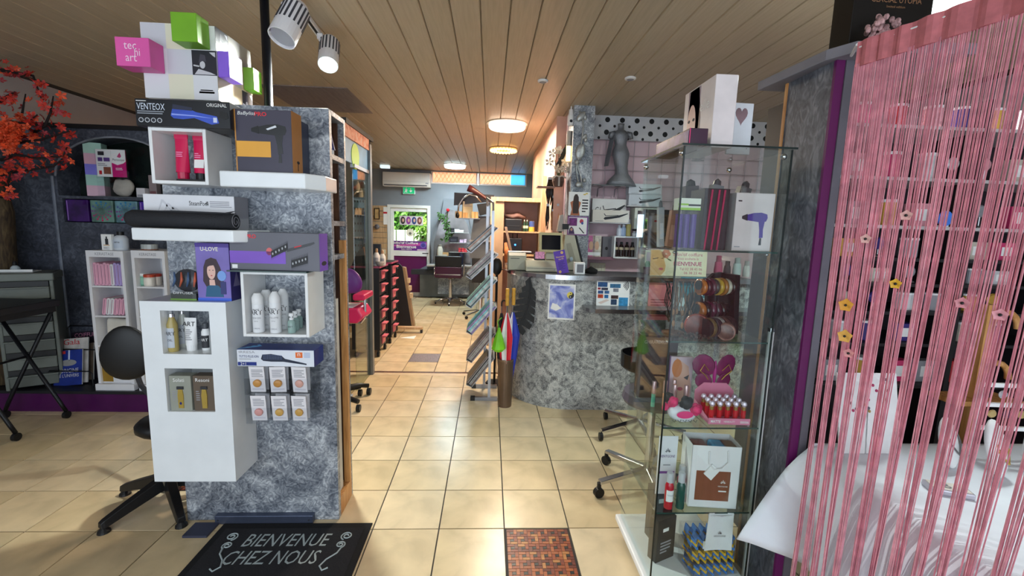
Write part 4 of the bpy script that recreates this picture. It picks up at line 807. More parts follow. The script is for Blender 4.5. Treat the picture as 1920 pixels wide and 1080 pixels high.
# ---- grey drawer tower on the platform
tz = W(50, 512, y=3.55).z; p = W(30, 600, y=3.55)
dt = thing('drawer_tower', 'grey plastic drawer tower beside the tree', 'drawer tower', (p.x + .05, 3.63, .1735), 32); GP = mt((112, 118, 112), .5, var=.05); GPD = mt((92, 97, 92), .5, var=.05)
tw, td, th = .30, .26, tz - .1735
for sx in (-1, 1): obj(B().box(sx * tw / 2 - .012, sx * tw / 2 + .012, -td / 2, td / 2, 0, th), 'side_frame', GP, dt, True, bevel=.006)
obj(B().box(-tw / 2 - .02, tw / 2 + .02, -td / 2 - .015, td / 2 + .015, th - .06, th), 'top_tray', GP, dt, True, bevel=.01, seg=3)
nd = 6; hd = (th - .08) / nd
for k in range(nd):
    z = .02 + k * hd; dr = obj(B().box(-tw / 2 + .014, tw / 2 - .014, -td / 2 - .01, td / 2 - .02, z, z + hd * .62), 'drawer', GP if k % 2 else GPD, dt, True, bevel=.005)
    obj(B().box(-tw / 2 + .008, tw / 2 - .008, -td / 2 - .035, -td / 2 - .008, z + hd * .60, z + hd * .68), 'drawer_lip', GP, dr, True, bevel=.004); obj(B().box(-tw / 2 + .015, tw / 2 - .015, -td / 2 - .005, td / 2 - .03, z + hd * .68, z + hd * .98), 'dark_gap', BLACK, dt, True)
M_ = Matrix.Translation((p.x + .02, 3.66, .1735)) @ rot('Z', 32).to_4x4()
o = thing('white_tray', 'white plastic tray lying on the grey drawer tower', 'tray', (p.x - .02, 3.62, tz + .0005), 20); obj(B().box(-.13, .12, -.06, .06, 0, .008), 'tray_floor', WHITE, o, True, bevel=.003); obj(B().box(-.13, .12, -.062, -.056, .008, .022), 'tray_rim', WHITE, o, True)
lt('glass_bottle', 'little glass bottle with black top on the white tray', 'bottle', (p.x - .03, 3.62, tz + .009), [('body', [(.02, 0), (.03, .012), (.024, .03), (.012, .04)], mt((180, 190, 196), .1, var=.05)), ('stopper', [(.012, .04), (.014, .06), (.008, .075)], BLACK)])
# ---- black folding trolley with crossed legs
zt = W(40, 572, y=3.12).z
fd = thing('folding_trolley', 'black folding side table on casters with crossed legs', 'side table', (-3.38, 3.17, 0)); BM = mt((20, 20, 24), .4, .3, var=.1)
obj(B().box(-3.72, -3.18, 2.94, 3.38, zt - .05, zt), 'table_top', mt((24, 24, 28), .45, var=.1), fd, bevel=.008, seg=3); obj(B().box(-3.70, -3.20, 2.96, 3.36, zt - .09, zt - .05), 'apron', BLACK, fd)
for yy in (2.99, 3.35):
    for xa, xb in ((-3.62, -3.22), (-3.22, -3.62)): obj(B().tube([(xa, yy + (.012 if xa > -3.4 else -.012), zt - .06), (xb, yy + (.012 if xa > -3.4 else -.012), .12), (xb + (.02 if xb > -3.4 else -.02), yy, .055)], .013, 8), 'leg', BM, fd, smooth=True)
    for xb in (-3.20, -3.64): obj(B().cyl((xb - .012, yy, .028), (xb + .012, yy, .028), .028, 14), 'caster', BLACK, fd, smooth=False)
obj(B().cyl((-3.42, 2.99, (zt + .06) / 2), (-3.42, 3.35, (zt + .06) / 2), .008, 8), 'cross_bar', BM, fd)
# ---- magazines in a wire rack
rk = thing('magazine_rack', 'black wire magazine rack on the platform beside the drawer tower', 'magazine rack', (-3.05, 3.64, .1735)); x0, x1 = W(92, 690, y=3.58).x, W(176, 690, y=3.58).x; zt = W(150, 612, y=3.75).z
for yy, zz in ((3.56, .30), (3.66, .45), (3.77, zt)): obj(B().tube([(x0, yy, .18), (x0, yy, zz - .02), (x0 + .02, yy, zz), (x1 - .02, yy, zz), (x1, yy, zz - .02), (x1, yy, .18)], .005, 6), 'wire_hoop', BM, rk)
for xx in (x0, x1): obj(B().box(xx - .004, xx + .004, 3.56, 3.77, .174, .184), 'wire_base', BM, rk)
def magz(px0, py0, px1, py1, y, col, ttl, tc, lab, tilt=14, yd=0):
    x0, x1, z0, z1 = fr(px0, py0, px1, py1, y); o = thing('magazine', lab, 'magazine', ((x0 + x1) / 2, y, .1745), 0, 'magazines in the wire rack', -tilt, -6); h = min(z1 - .17, .40)
    wd = x1 - x0; obj(B().box(-wd / 2, wd / 2, 0, .008, 0, h), 'pages', PAPER, o, True); F = Face((-wd / 2, 0, 0), (wd, 0, 0), (0, 0, h)); dq(F, 0, 0, 1, 1, mt(col, .35, var=.12, sc=15), o, 'cover', local=True)
    if ttl: 
        for t, v, hh, ww in ttl: dtext(F, .5, v, hh, t, mt(tc, .4), o, width=wd * ww, local=True, h=.0016)
    return o, F
o, F = magz(96, 660, 150, 715, 3.575, (30, 52, 140), [("L'ORIGINE", .42, .035, .75), ("DE L'UNIVERS", .28, .026, .78)], (220, 220, 224), 'blue magazine about the universe at the front of the rack'); dell(F, .5, .64, .3, .09, mt((150, 150, 150), .4), o, 'galaxy_picture', local=True, h=.0012); dq(F, .5, .7, .56, 1, mt((200, 210, 240), .4), o, 'beam_picture', local=True, h=.0012); dq(F, .02, .9, .4, .98, mt((210, 60, 60), .4), o, local=True, h=.0012)
magz(97, 638, 160, 715, 3.62, (206, 200, 196), [('Gala', .92, .045, .5)], (196, 40, 50), 'pale magazine with red title behind the blue one'); magz(112, 648, 172, 715, 3.685, (120, 104, 90), [], (0, 0, 0), 'brown photo magazine leaning in the middle of the rack'); magz(128, 622, 186, 715, 3.735, (50, 44, 56), [('COIFFURE', .93, .035, .8)], (200, 130, 160), 'dark hair magazine with pink title at the back of the rack')
# ============================================================ ceiling fittings
def disc_lamp(px, py, r, lab, col, power, rim=True, z=ZC):
    c = W(px, py, z=z - .03); o = thing('ceiling_lamp', lab, 'ceiling lamp', (c.x, c.y, z - .06))
    obj(B().lathe((c.x, c.y, z), [(r * 1.12, 0), (r * 1.12, -.008), (r * .9, -.012)], 32), 'base_plate', mt((206, 196, 180), .3, var=.03), o, smooth=False)
    obj(B().lathe((c.x, c.y, z), [(r, -.012), (r, -.045), (r * .94, -.06), (.001, -.064)], 32), 'diffuser', mt(col, .4, emi=2.6), o, smooth=True)
    a = area('lamp_light', (c.x, c.y, z - .075), (0, 0, 0), 2 * r, 2 * r, power, tuple(lin(v) for v in col), 'DISK'); a.parent = o; a.location = (0, 0, -.015)
    return o, c
disc_lamp(951, 237, .205, 'large round warm white ceiling lamp nearest to the counter', (255, 236, 214), 46)
disc_lamp(853, 312, .20, 'round cool white ceiling lamp near the strip window', (226, 248, 255), 36)
c_ = W(1795, 2, z=ZC - .05); disc_lamp(1795, 2, .13, 'round white ceiling lamp above the string curtain', (238, 252, 250), 30)
c = W(944, 281, z=ZC - .02); o = thing('crystal_lamp', 'round ceiling lamp with a ring of glowing amber crystals', 'ceiling lamp', (c.x, c.y, ZC - .05))
obj(B().lathe((c.x, c.y, ZC), [(.21, 0), (.21, -.012), (.19, -.018)], 28), 'base_plate', mt((180, 150, 110), .3, .5), o)
CRY = mt((255, 206, 128), .2, emi=2.4)
for ring, rr_, nn in ((0, .185, 24), (1, .135, 18)):
    for k in range(nn):
        a = 6.2832 * k / nn; obj(B().lathe((c.x + rr_ * math.cos(a), c.y + rr_ * math.sin(a), ZC - .018), [(.006, 0), (.017, -.012), (.012, -.028), (.001, -.036)], 6), 'crystal', CRY, o)
a = area('crystal_light', (0, 0, 0), (0, 0, 0), .36, .36, 20, (1, .72, .42), 'DISK'); a.parent = o; a.location = (0, 0, -.02)
# track with two spots
ta = W(566, 22, z=ZC - .02); tb = W(606, 78, z=ZC - .02); d_ = (tb - ta); d_.z = 0; dn = d_.normalized(); ta = ta - dn * .7
tk = thing('lamp_track', 'white ceiling track carrying two spotlights', 'track', ((ta + tb) / 2).to_tuple()); sd = Vector((-dn.y, dn.x, 0)) * .018; b = B(); up = Vector((0, 0, .02))
b.add([ta + sd, ta - sd, tb - sd, tb + sd, ta + sd + up, ta - sd + up, tb - sd + up, tb + sd + up], [(0, 1, 2, 3), (4, 7, 6, 5), (0, 4, 5, 1), (1, 5, 6, 2), (2, 6, 7, 3), (3, 7, 4, 0)]); obj(b, 'rail', WHITE, tk)
sd2 = sd * .45; b = B(); dz_ = Vector((0, 0, -.0008)); b.add([ta + sd2 + dz_, ta - sd2 + dz_, tb - sd2 + dz_, tb + sd2 + dz_], [(0, 1, 2, 3)]); obj(b, 'slot', BLACK, tk)
def spotlamp(p_top, p_c, p_end, r, lab, lit):
    """p_top: track, p_c -> p_end: barrel axis, open end at p_end"""
    o = thing('spotlight', lab, 'spotlight', p_top.to_tuple()); ax = (p_end - p_c).normalized(); WM_ = mt((226, 224, 226), .35, var=.02)
    obj(B().obox(p_top - Vector((0, 0, .02)), .035, .08, .035, rot('Z', math.degrees(math.atan2(dn.y, dn.x)) - 90)), 'track_adapter', WM_, o, bevel=.004)
    obj(B().tube([p_top - Vector((0, 0, .03)), p_top - Vector((0, 0, .07)), p_c + (p_end - p_c) * .25 + ax.orthogonal().normalized() * r], .009, 8), 'arm', WM_, o)
    q = ax.to_track_quat('Z', 'Y').to_matrix().to_4x4(); Lb = (p_end - p_c).length; T4 = Matrix.Translation(p_c) @ q
    b = B().lathe((0, 0, 0), [(r * .5, 0), (r * .8, .004), (r, .03), (r, Lb), (r * .93, Lb), (r * .88, Lb - .02), (r * .3, Lb - .03)], 28); b.xf(T4); obj(b, 'barrel', WM_, o, smooth=False)
    for k in range(18):
        a = 6.2832 * k / 18; b = B().obox((r * math.cos(a), r * math.sin(a), Lb * .38), .004, r * .14, Lb * .5, rot('Z', math.degrees(a))); b.xf(T4); obj(b, 'cooling_slot', mt((62, 62, 68), .6), o)
    b = B().lathe((0, 0, 0), [(r * .86, Lb - .012), (.001, Lb - .018)], 24); b.xf(T4); obj(b, 'lens', mt((214, 255, 250), .2, emi=9) if lit else mt((150, 150, 155), .2), o)
    if lit:
        l = bpy.data.lights.new('spot_beam', 'SPOT'); l.energy = 125; l.color = (.94, 1, .96); l.spot_size = 2.2; l.spot_blend = .9; l.shadow_soft_size = .04
        lo = bpy.data.objects.new('spot_beam', l); COL.objects.link(lo); lo.parent = o; mm = Matrix.Translation(p_end + ax * .004 - p_top) @ (-ax).to_track_quat('Z', 'Y').to_matrix().to_4x4(); lo.matrix_local = mm
    return o
yA = W(545, 40, z=2.52).y
spotlamp(W(560, 5, z=ZC - .02), W(560, 12, y=2.50), W(528, 72, y=2.40), .066, 'white slotted spotlight at the near end of the track, turned away', False)
spotlamp(W(603, 66, z=ZC - .02), W(619, 76, y=2.86), W(615, 122, y=2.74), .056, 'lit white slotted spotlight at the far end of the track', True)
for px, py, lab in ((1018, 151, 'small round ceiling detector nearer to the middle of the room'), (1182, 146, 'small round ceiling detector above the mannequin')):
    c = W(px, py, z=ZC); o = thing('smoke_detector', lab, 'detector', (c.x, c.y, ZC - .02)); obj(B().lathe((c.x, c.y, ZC), [(.042, 0), (.042, -.01), (.032, -.014)], 20), 'ring', WHITE, o); obj(B().lathe((c.x, c.y, ZC), [(.028, -.014), (.02, -.018)], 16), 'lens', GREYINK, o)
# ============================================================ back wall: door, windows, air conditioner
dr_ = struct(B().box(DX0, DX0 + .06, YB - .03, YB + .09, 0, DZ).box(DX1 - .06, DX1, YB - .03, YB + .09, 0, DZ).box(DX0 + .06, DX1 - .06, YB - .03, YB + .09, DZ - .06, DZ), 'door_1', mt((226, 226, 224), .4, var=.02))
dx0, dx1 = DX0 + .065, DX1 - .065; gx0, gx1 = W(738, 430, y=YB).x, W(800, 430, y=YB).x; gz0, gz1 = W(768, 470, y=YB).z, W(768, 397, y=YB).z; pz0, pz1 = W(768, 548, y=YB).z, W(768, 480, y=YB).z
b = B(); yd0, yd1 = YB, YB + .05
b.box(dx0, gx0, yd0, yd1, .01, DZ - .065).box(gx1, dx1, yd0, yd1, .01, DZ - .065).box(gx0, gx1, yd0, yd1, gz1, DZ - .065).box(gx0, gx1, yd0, yd1, pz1, gz0).box(gx0, gx1, yd0, yd1, .01, pz0)
obj(b, 'door_leaf', mt((232, 232, 230), .4, var=.02), dr_); obj(B().box(gx0, gx1, yd0 + .02, yd0 + .026, gz0, gz1), 'pane', GLASS, dr_); obj(B().box(gx0, gx1, yd0 + .015, yd0 + .03, pz0, pz1), 'door_panel', mt((100, 26, 84), .4, var=.04), dr_)
hx = W(803, 475, y=YB).x; hz = W(803, 475, y=YB).z
h_ = obj(B().box(hx - .015, hx + .015, yd0 - .012, yd0, hz - .12, hz + .1), 'handle_plate', BLACK, dr_, bevel=.003); obj(B().tube([(hx, yd0 - .01, hz), (hx, yd0 - .05, hz), (hx - .12, yd0 - .055, hz)], .01, 8), 'lever', BLACK, h_)
# salon sign in the door glass
x0, x1, z0, z1 = fr(738, 452, 801, 470, YB)
o = thing('door_sign', 'purple salon welcome sign behind the door glass', 'sign', ((x0 + x1) / 2, YB + .01, z0)); obj(B().box(x0, x1, YB + .004, YB + .012, z0, z1), 'board', mt((104, 44, 136), .4, var=.08), o)
F = front(x0, x1, z0, z1, YB + .004); dpoly(F, [(.0, .55), (1, .9), (1, .6), (.6, .5), (0, .42)], mt((196, 80, 160), .4), o, 'swoosh'); dtext(F, .36, .8, .055, "Infini'tif Coiffure", PAPER, o, width=.52, h=.002, bold=.02); dtext(F, .38, .42, .07, 'Bienvenue', PAPER, o, width=.42, h=.002, bold=.02); dtext(F, .38, .14, .03, 'Salon MIXTE', PAPER, o, width=.22, h=.002); dell(F, .88, .6, .09, .3, mt((110, 96, 180), .4), o, 'emblem', h=.0015); dell(F, .88, .6, .06, .2, mt((70, 60, 140), .4), o, 'emblem', h=.002); dq(F, .7, .04, .98, .16, mt((220, 200, 210), .4), o, 'photo_strip', h=.0015)
x0, x1, z0, z1 = fr(749, 405, 793, 422, YB); o = thing('glass_sticker', 'row of small portrait stickers high on the door glass', 'sticker', ((x0 + x1) / 2, YB + .014, z0)); obj(B().box(x0, x1, YB + .012, YB + .015, z0, z1), 'strip', mt((214, 206, 210), .5, var=.05), o); F = front(x0, x1, z0, z1, YB + .012)
for a, col in ((.14, (60, 50, 56)), (.38, (140, 60, 150)), (.62, (50, 70, 130)), (.85, (110, 60, 56))): dell(F, a, .5, .1, .42, mt(col, .5), o, 'portrait_picture'); dell(F, a + .01, .52, .045, .2, mt((214, 170, 150), .5), o, 'face_picture', h=.0014)
p = W(769, 436, y=YB); o = thing('round_sticker', 'round pale sticker in the middle of the door glass', 'sticker', (p.x, YB + .012, p.z - .09)); obj(B().lathe((p.x, YB + .012, p.z), [(.085, 0), (.085, -.003)], 20, 'y'), 'disc', mt((236, 232, 214), .5, var=.05), o); obj(B().lathe((p.x, YB + .0085, p.z - .02), [(.03, 0), (.03, -.002)], 12, 'y'), 'mark', mt((120, 120, 110), .5), o)
# outside: ground, pale fence, hedge
struct(B().box(-8, 6, YB + .2, 16, -.2, -.02), 'ground', mt((150, 146, 130), .8, var=.1))
fe = thing('garden_fence', 'pale green corrugated fence seen through the back door', 'fence', (-2.2, 11.2, -.02))
for k in range(16): obj(B().box(-5.2 + k * .22, -5.2 + k * .22 + .2, 11.2 + (k % 2) * .02, 11.23 + (k % 2) * .02, -.02, 1.42), 'fence_board', mt((206, 216, 190), .6, var=.04), fe)
hd = thing('hedge', 'bright green leafy hedge behind the garden fence', 'hedge', (-2.2, 12, -.02)); random.seed(5); bb = [B(), B()]
for k in range(2600):
    c = Vector((random.uniform(-5, -1.5), 11.7 + random.uniform(-.2, .7), random.uniform(.8, 3.2))); nr = Vector((random.uniform(-1, 1), random.uniform(-1, .2), random.uniform(-.3, 1))).normalized(); u = nr.orthogonal().normalized(); v = nr.cross(u); r_ = random.uniform(.05, .1)
    bb[k % 2].add([c - u * r_, c + v * r_ * .5, c + u * r_, c - v * r_ * .5], [(0, 1, 2, 3)])
for k in (0, 1): o = obj(bb[k], 'leaves', mt([(120, 176, 70), (86, 146, 50)][k], .6, var=.2), hd); o['kind'] = 'stuff'
obj(B().box(-5, -1.5, 12.3, 12.5, -.02, 3.2), 'hedge_core', mt((60, 96, 40), .8, var=.2), hd)
# bushes in front of the fence at both sides of the door view
bu = thing('garden_bush', 'light green bush in front of the garden fence by the door', 'bush', (-1.62, 10.75, -.02)); b = B()
for k in range(500):
    c = Vector((-1.62 + random.gauss(0, .1), 10.75 + random.uniform(-.15, .15), random.uniform(.7, 1.75))); nr = Vector((random.uniform(-1, 1), random.uniform(-1, .2), random.uniform(-.3, 1))).normalized(); u = nr.orthogonal().normalized(); v = nr.cross(u); r_ = random.uniform(.03, .06); b.add([c - u * r_, c + v * r_ * .5, c + u * r_, c - v * r_ * .5], [(0, 1, 2, 3)])
o = obj(b, 'leaves', mt((150, 196, 84), .6, var=.2), bu); o['kind'] = 'stuff'; obj(B().cyl((-1.62, 10.75, -.02), (-1.62, 10.75, 1.3), .03, 8), 'stem', BARK, bu)
# strip windows with orange film
def film(tint):
    ma = bpy.data.materials.new('film'); ma.use_nodes = True; nt = ma.node_tree; N = nt.nodes; N.remove(N['Principled BSDF'])
    t = N.new('ShaderNodeBsdfTransparent'); t.inputs[0].default_value = L4(tint); l = N.new('ShaderNodeBsdfTranslucent'); l.inputs[0].default_value = L4(tint)
    n = N.new('ShaderNodeTexNoise'); n.inputs['Scale'].default_value = 3; tc = N.new('ShaderNodeTexCoord'); mp = N.new('ShaderNodeMapping'); mp.inputs['Scale'].default_value = (4, 1, .2); nt.links.new(tc.outputs['Object'], mp.inputs[0]); nt.links.new(mp.outputs[0], n.inputs['Vector'])
    mx = N.new('ShaderNodeMixShader'); nt.links.new(n.outputs['Fac'], mx.inputs[0]); nt.links.new(t.outputs[0], mx.inputs[1]); nt.links.new(l.outputs[0], mx.inputs[2]); nt.links.new(mx.outputs[0], N['Material Output'].inputs[0]); return ma
FO = film((255, 212, 190)); FB = film((140, 210, 255)); WF = mt((222, 214, 208), .4, var=.03)
def window(n, xa, xb, blue=None):
    o = struct(B().box(xa, xb, YB - .02, YB + .1, WZ0, WZ0 + .03).box(xa, xb, YB - .02, YB + .1, WZ1 - .012, WZ1).box(xa, xa + .03, YB - .02, YB + .1, WZ0 + .03, WZ1 - .012).box(xb - .03, xb, YB - .02, YB + .1, WZ0 + .03, WZ1 - .012), 'window_%d' % n, WF)
    e = blue or xb - .03
    obj(B().box(xa + .03, e, YB + .03, YB + .034, WZ0 + .03, WZ1 - .012), 'pane', FO, o)
    if blue: obj(B().box(blue + .002, xb - .03, YB + .03, YB + .034, WZ0 + .03, WZ1 - .012), 'pane', FB, o)
    b = B(); x = xa + .03; s = .085; GR = mt((232, 190, 120), .4); zb_, zt_ = WZ0 + .03, WZ1 - .012; n_ = int((e - x) / s)
    for k in range(-3, n_ + 1):
        for sg in (1, -1):
            x0_ = x + k * s if sg > 0 else x + (k + 3) * s; pts = []
            x1_ = x0_ + sg * (zt_ - zb_) * .62
            lo, hi = min(x0_, x1_), max(x0_, x1_)
            if lo < x or hi > e: continue
            b.tube([(x0_, YB + .026, zb_), (x1_, YB + .026, zt_)], .0045, 4)
    obj(b, 'diamond_grille', GR, o)
    return o
window(1, WX0, -.29); window(2, -.27, WX1, .42)
one(B().box(-1.45, 4, 10.9, 11.05, -.02, 4.2), 'window_bounce_wall', mt((238, 232, 226), .8, var=.04), 'added sunlit white wall that brightens the strip windows', 'wall')  # added reflector: bounces sun into the window film to brighten it
# air conditioner, exit sign
x0, x1, z0, z1 = fr(717, 323, 806, 350, 9.38)
o = thing('air_conditioner', 'white split air conditioner above the back door', 'air conditioner', ((x0 + x1) / 2, 9.48, z0)); z1 = min(z1, ZC - .03)
obj(B().prism([(9.38, z0 + .06), (9.40, z0), (9.598, z0), (9.598, z1), (9.39, z1)], x0, x1, 'x'), 'housing', mt((218, 212, 206), .4, var=.02), o, bevel=.008, seg=3); obj(B().box(x0 + .03, x1 - .06, 9.383, 9.392, z0 + .022, z0 + .038), 'outlet_slot', DKGREY, o); obj(B().box(x1 - .09, x1 - .03, 9.374, 9.379, z0 + .07, z0 + .09), 'display', GREYINK, o); obj(B().box(x0 + .01, x1 - .01, 9.3785, 9.3799, z0 + .1, z0 + .104), 'panel_seam', GREYINK, o)
x0, x1, z0, z1 = fr(756, 351, 777, 363, 9.55); o = thing('exit_sign', 'small green emergency exit sign above the door', 'exit sign', ((x0 + x1) / 2, 9.57, z0)); obj(B().box(x0 - .01, x1 + .01, 9.55, 9.599, z0 - .01, z1 + .01), 'case', WHITE, o, bevel=.004); F = front(x0, x1, z0, z1, 9.55); dq(F, 0, 0, 1, 1, mt((20, 140, 90), .4, emi=.8), o, 'green_panel')
dpoly(F, [(.10, .15), (.2, .5), (.14, .6), (.22, .75), (.34, .7), (.42, .5), (.32, .45), (.36, .15), (.28, .15), (.24, .38), (.18, .15)], PAPER, o, 'running_figure', h=.0014); dell(F, .27, .85, .05, .08, PAPER, o, 'running_figure', h=.0014, n=8); dpoly(F, [(.62, .85), (.72, .85), (.72, .5), (.82, .5), (.67, .18), (.52, .5), (.62, .5)], PAPER, o, 'arrow', h=.0014)
# bulkhead lamp and spot near the air conditioner
o = thing('tube_lamp', 'short white lamp fitting under the ceiling beside the air conditioner', 'lamp', (*W(722, 320, y=9.2).to_tuple()[:2], ZC - .05)); p = W(722, 320, y=9.0); obj(B().box(p.x - .09, p.x + .09, 8.95, 9.05, ZC - .06, ZC - .001), 'housing', mt((220, 240, 250), .4, emi=.6), o, bevel=.01)
# wooden slat panel beside the door
sx0, sx1 = -2.75, DX0 - .01; sz0, sz1 = .35, W(715, 385, y=YB).z; sl = thing('slat_panel', 'light wooden slat wall panel left of the back door', 'wall panel', ((sx0 + sx1) / 2, YB - .02, sz0)); nsl = 14
for k in range(nsl): obj(B().box(sx0, sx1, YB - .03, YB - .001, sz0 + (sz1 - sz0) * k / nsl, sz0 + (sz1 - sz0) * (k + .93) / nsl), 'slat', LTWOOD, sl, bevel=.002, seg=1)
def frame_pic(name, lab, rect, y, fc, ic, cat='picture'):
    x0, x1, z0, z1 = fr(*rect, y); o = thing(name, lab, cat, ((x0 + x1) / 2, y, z0)); t = (x1 - x0) * .14; b = B().box(x0, x0 + t, y - .02, y, z0, z1).box(x1 - t, x1, y - .02, y, z0, z1).box(x0 + t, x1 - t, y - .02, y, z0, z0 + t).box(x0 + t, x1 - t, y - .02, y, z1 - t, z1); obj(b, 'frame', mt(fc, .5, var=.06), o); obj(B().box(x0 + t, x1 - t, y - .012, y - .002, z0 + t, z1 - t), 'image', mt(ic, .5, var=.15, sc=12), o); return o
frame_pic('wall_picture', 'small dark framed picture on the slat panel', (702, 390, 712, 411), YB - .031, (60, 44, 30), (190, 160, 110))
x0, x1, z0, z1 = fr(719, 388, 726, 421, YB - .031); o = thing('notice_strip', 'narrow white notice with red band on the slat panel', 'notice', ((x0 + x1) / 2, YB - .034, z0)); obj(B().box(x0, x1, YB - .037, YB - .032, z0, z1), 'sheet', PAPER, o); obj(B().box(x0, x1, YB - .0385, YB - .0372, z0 + (z1 - z0) * .62, z0 + (z1 - z0) * .72), 'red_band', REDM, o)
x0, x1, z0, z1 = fr(703, 418, 712, 432, YB - .05); b = B().sph((0, 0, 0), .055, .04, .055); b.xf(Matrix.Translation(((x0 + x1) / 2, YB - .075, (z0 + z1) / 2))); one(b, 'wall_clock', mt((130, 130, 140), .3, .5, var=.1), 'round grey metal ornament on the slat panel', 'ornament', smooth=True)
x0, x1, z0, z1 = fr(716, 468, 723, 476, YB - .031); one(B().box(x0, x1, YB - .05, YB - .0312, z0, z1), 'light_switch', mt((222, 214, 190), .4), 'cream light switch on the slat panel', 'switch', bevel=.004)
# ============================================================ middle: glass partition, purple chair, drawer towers
gp = thing('glass_partition', 'tall glass partition with grey end post left of the passage', 'glass partition', (-1.23, 4.3, 0)); XP = -1.2
py1 = W(702, 700, x=XP + .02).y; gt = W(690, 340, x=XP).z
py1 = 4.42; obj(B().box(XP - .004, XP + .004, 3.96, py1, .005, 2.02), 'pane', glass_mat((238, 243, 234), .2), gp); obj(B().box(XP - .03, XP + .03, py1, py1 + .06, 0, 2.3), 'end_post', mt((120, 122, 124), .4, .5, var=.06), gp); obj(B().box(XP - .02, XP + .02, 3.96, py1, 2.02, 2.05), 'top_rail', STEEL, gp)
STN = ramp_mat([(.35, (190, 110, 84)), (.5, (222, 150, 118)), (.65, (206, 170, 150))], 20, .6, 0, 3)
obj(B().box(XP - .02, XP + .02, 3.72, py1, 2.24, 2.34), 'stone_border', STN, gp); obj(B().box(XP - .012, XP + .006, 3.72, py1, 2.05, 2.24), 'landscape_print', mt((116, 166, 206), .4, var=.15, sc=4), gp); obj(B().lathe((XP + .0065, py1 - .4, 2.12), [(.11, 0), (.11, .004)], 20, 'x'), 'green_disc_print', mt((176, 220, 60), .4), gp); obj(B().box(XP - .03, XP + .03, 3.72, 4.55, 2.34, 2.38), 'head_rail', BLACK, gp)
# room behind the glass: pegboard, dark panel, blue poster
pgx = -2.05
pg = thing('pegboard', 'blue-grey perforated board behind the glass partition', 'pegboard', (-2.0, 5.9, 0), 0); x0, x1, z0, z1 = fr(664, 370, 690, 520, 5.9); obj(B().box(x0, x1, 5.9, 5.93, z0, z1), 'board', mt((104, 134, 158), .5, var=.05), pg); b = B()
for i in range(5):
    for j in range(11): b.box(x0 + (x1 - x0) * (i + .5) / 5 - .008, x0 + (x1 - x0) * (i + .5) / 5 + .008, 5.8985, 5.9, z0 + (z1 - z0) * (j + .3) / 11, z0 + (z1 - z0) * (j + .6) / 11)
obj(b, 'peg_slots', DKGREY, pg)['kind'] = 'stuff'; obj(B().box(x0, x1, 5.9, 5.93, 0, z0), 'support', LTWOOD, pg)
x0, x1, z0, z1 = fr(681, 394, 694, 463, 5.85); o = thing('blue_poster', 'deep blue framed poster on the pegboard', 'poster', ((x0 + x1) / 2, 5.86, z0)); obj(B().box(x0, x1, 5.868, 5.898, z0, z1), 'frame', STEEL, o); obj(B().box(x0 + .01, x1 - .01, 5.864, 5.8679, z0 + .05, z1 - .02), 'print', mt((40, 76, 150), .3, var=.3, sc=10), o)
b = B().prism([(0, -.675), (.33, -.675), (.33, .62), (.14, .62), (.04, .5), (-.04, .3)], 0, .05); b.xf(Matrix.Translation((W(668, 540, y=5.6).x, 5.5, W(680, 548, y=5.6).z))); one(b, 'dark_cover', mt((34, 42, 52), .5, var=.2), 'dark draped cover behind the glass partition', 'cover')
# dark wall ornaments high behind the glass
struct(B().box(XL, -1.75, 6.6, 6.7, 0, ZC), 'wall_inner', mt((112, 116, 108), .6, var=.05))
for k, (px, py) in enumerate(((669, 347), (675, 360), (684, 372))):
    p = W(px, py, y=6.5); o = thing('hanging_ornament', ['small white hanging ornament, upper left behind the glass', 'small dark and white hanging figure in the middle behind the glass', 'small pale hanging ornament, lower right behind the glass'][k], 'ornament', (p.x, 6.58, p.z - .08)); obj(B().lathe((p.x, 6.55, p.z), [(.01, -.1), (.035, -.06), (.03, 0), (.01, .06)], 10), 'body', mt((206, 196, 180), .5, var=.1), o, smooth=True); obj(B().cyl((p.x, 6.55, p.z + .05), (p.x, 6.6, p.z + .14), .003, 5), 'string', BLACK, o)
# purple salon chair
pc = thing('salon_chair', 'purple and pink salon chair half hidden behind the pillar', 'chair', (-1.33, 3.62, 0)); PV = mt((110, 52, 136), .4, var=.06); PKV = mt((214, 36, 92), .35, var=.06)
p = W(660, 532, y=3.62); b = B().sph((0, 0, 0), .12, .04, .12, 18, 10); 
for i, v in enumerate(b.v): b.v[i] = Vector((v.x * (1 - .1 * v.z / .12), v.y, max(v.z, -.09)))
b.xf(Matrix.Translation((p.x - .06, 3.70, p.z))); obj(b, 'backrest', PV, pc, smooth=True)
x0, x1, z0, z1 = fr(640, 573, 689, 601, 3.5); obj(B().prism([(-1.52, z0 + .02), (x1 - .05, z0), (x1, z0 + .05), (x1 - .04, z1), (-1.52, z1)], 3.38, 3.66), 'seat', PKV, pc, bevel=.015, seg=3)
x0, x1, z0, z1 = fr(668, 549, 690, 560, 3.5); obj(B().box(x0, x1, 3.40, 3.66, z0, z1), 'armrest', PKV, pc, bevel=.012, seg=3); ax_ = (x0 + x1) / 2 + .02; sz = W(680, 600, y=3.5).z
obj(B().tube([(ax_, 3.5, z0 + .01), (ax_, 3.5, sz + .02), (ax_ - .03, 3.5, sz - .02), (ax_ - .2, 3.5, sz - .02)], .011, 8), 'arm_tube', CHROME, pc); obj(B().box(-1.5, x1 - .09, 3.40, 3.60, W(660, 577, y=3.5).z + .01, W(660, 577, y=3.5).z + .022), 'paper_sheet', PAPER, pc)
obj(B().cyl((-1.33, 3.62, .12), (-1.33, 3.62, sz), .03, 12), 'column', CHROME, pc)
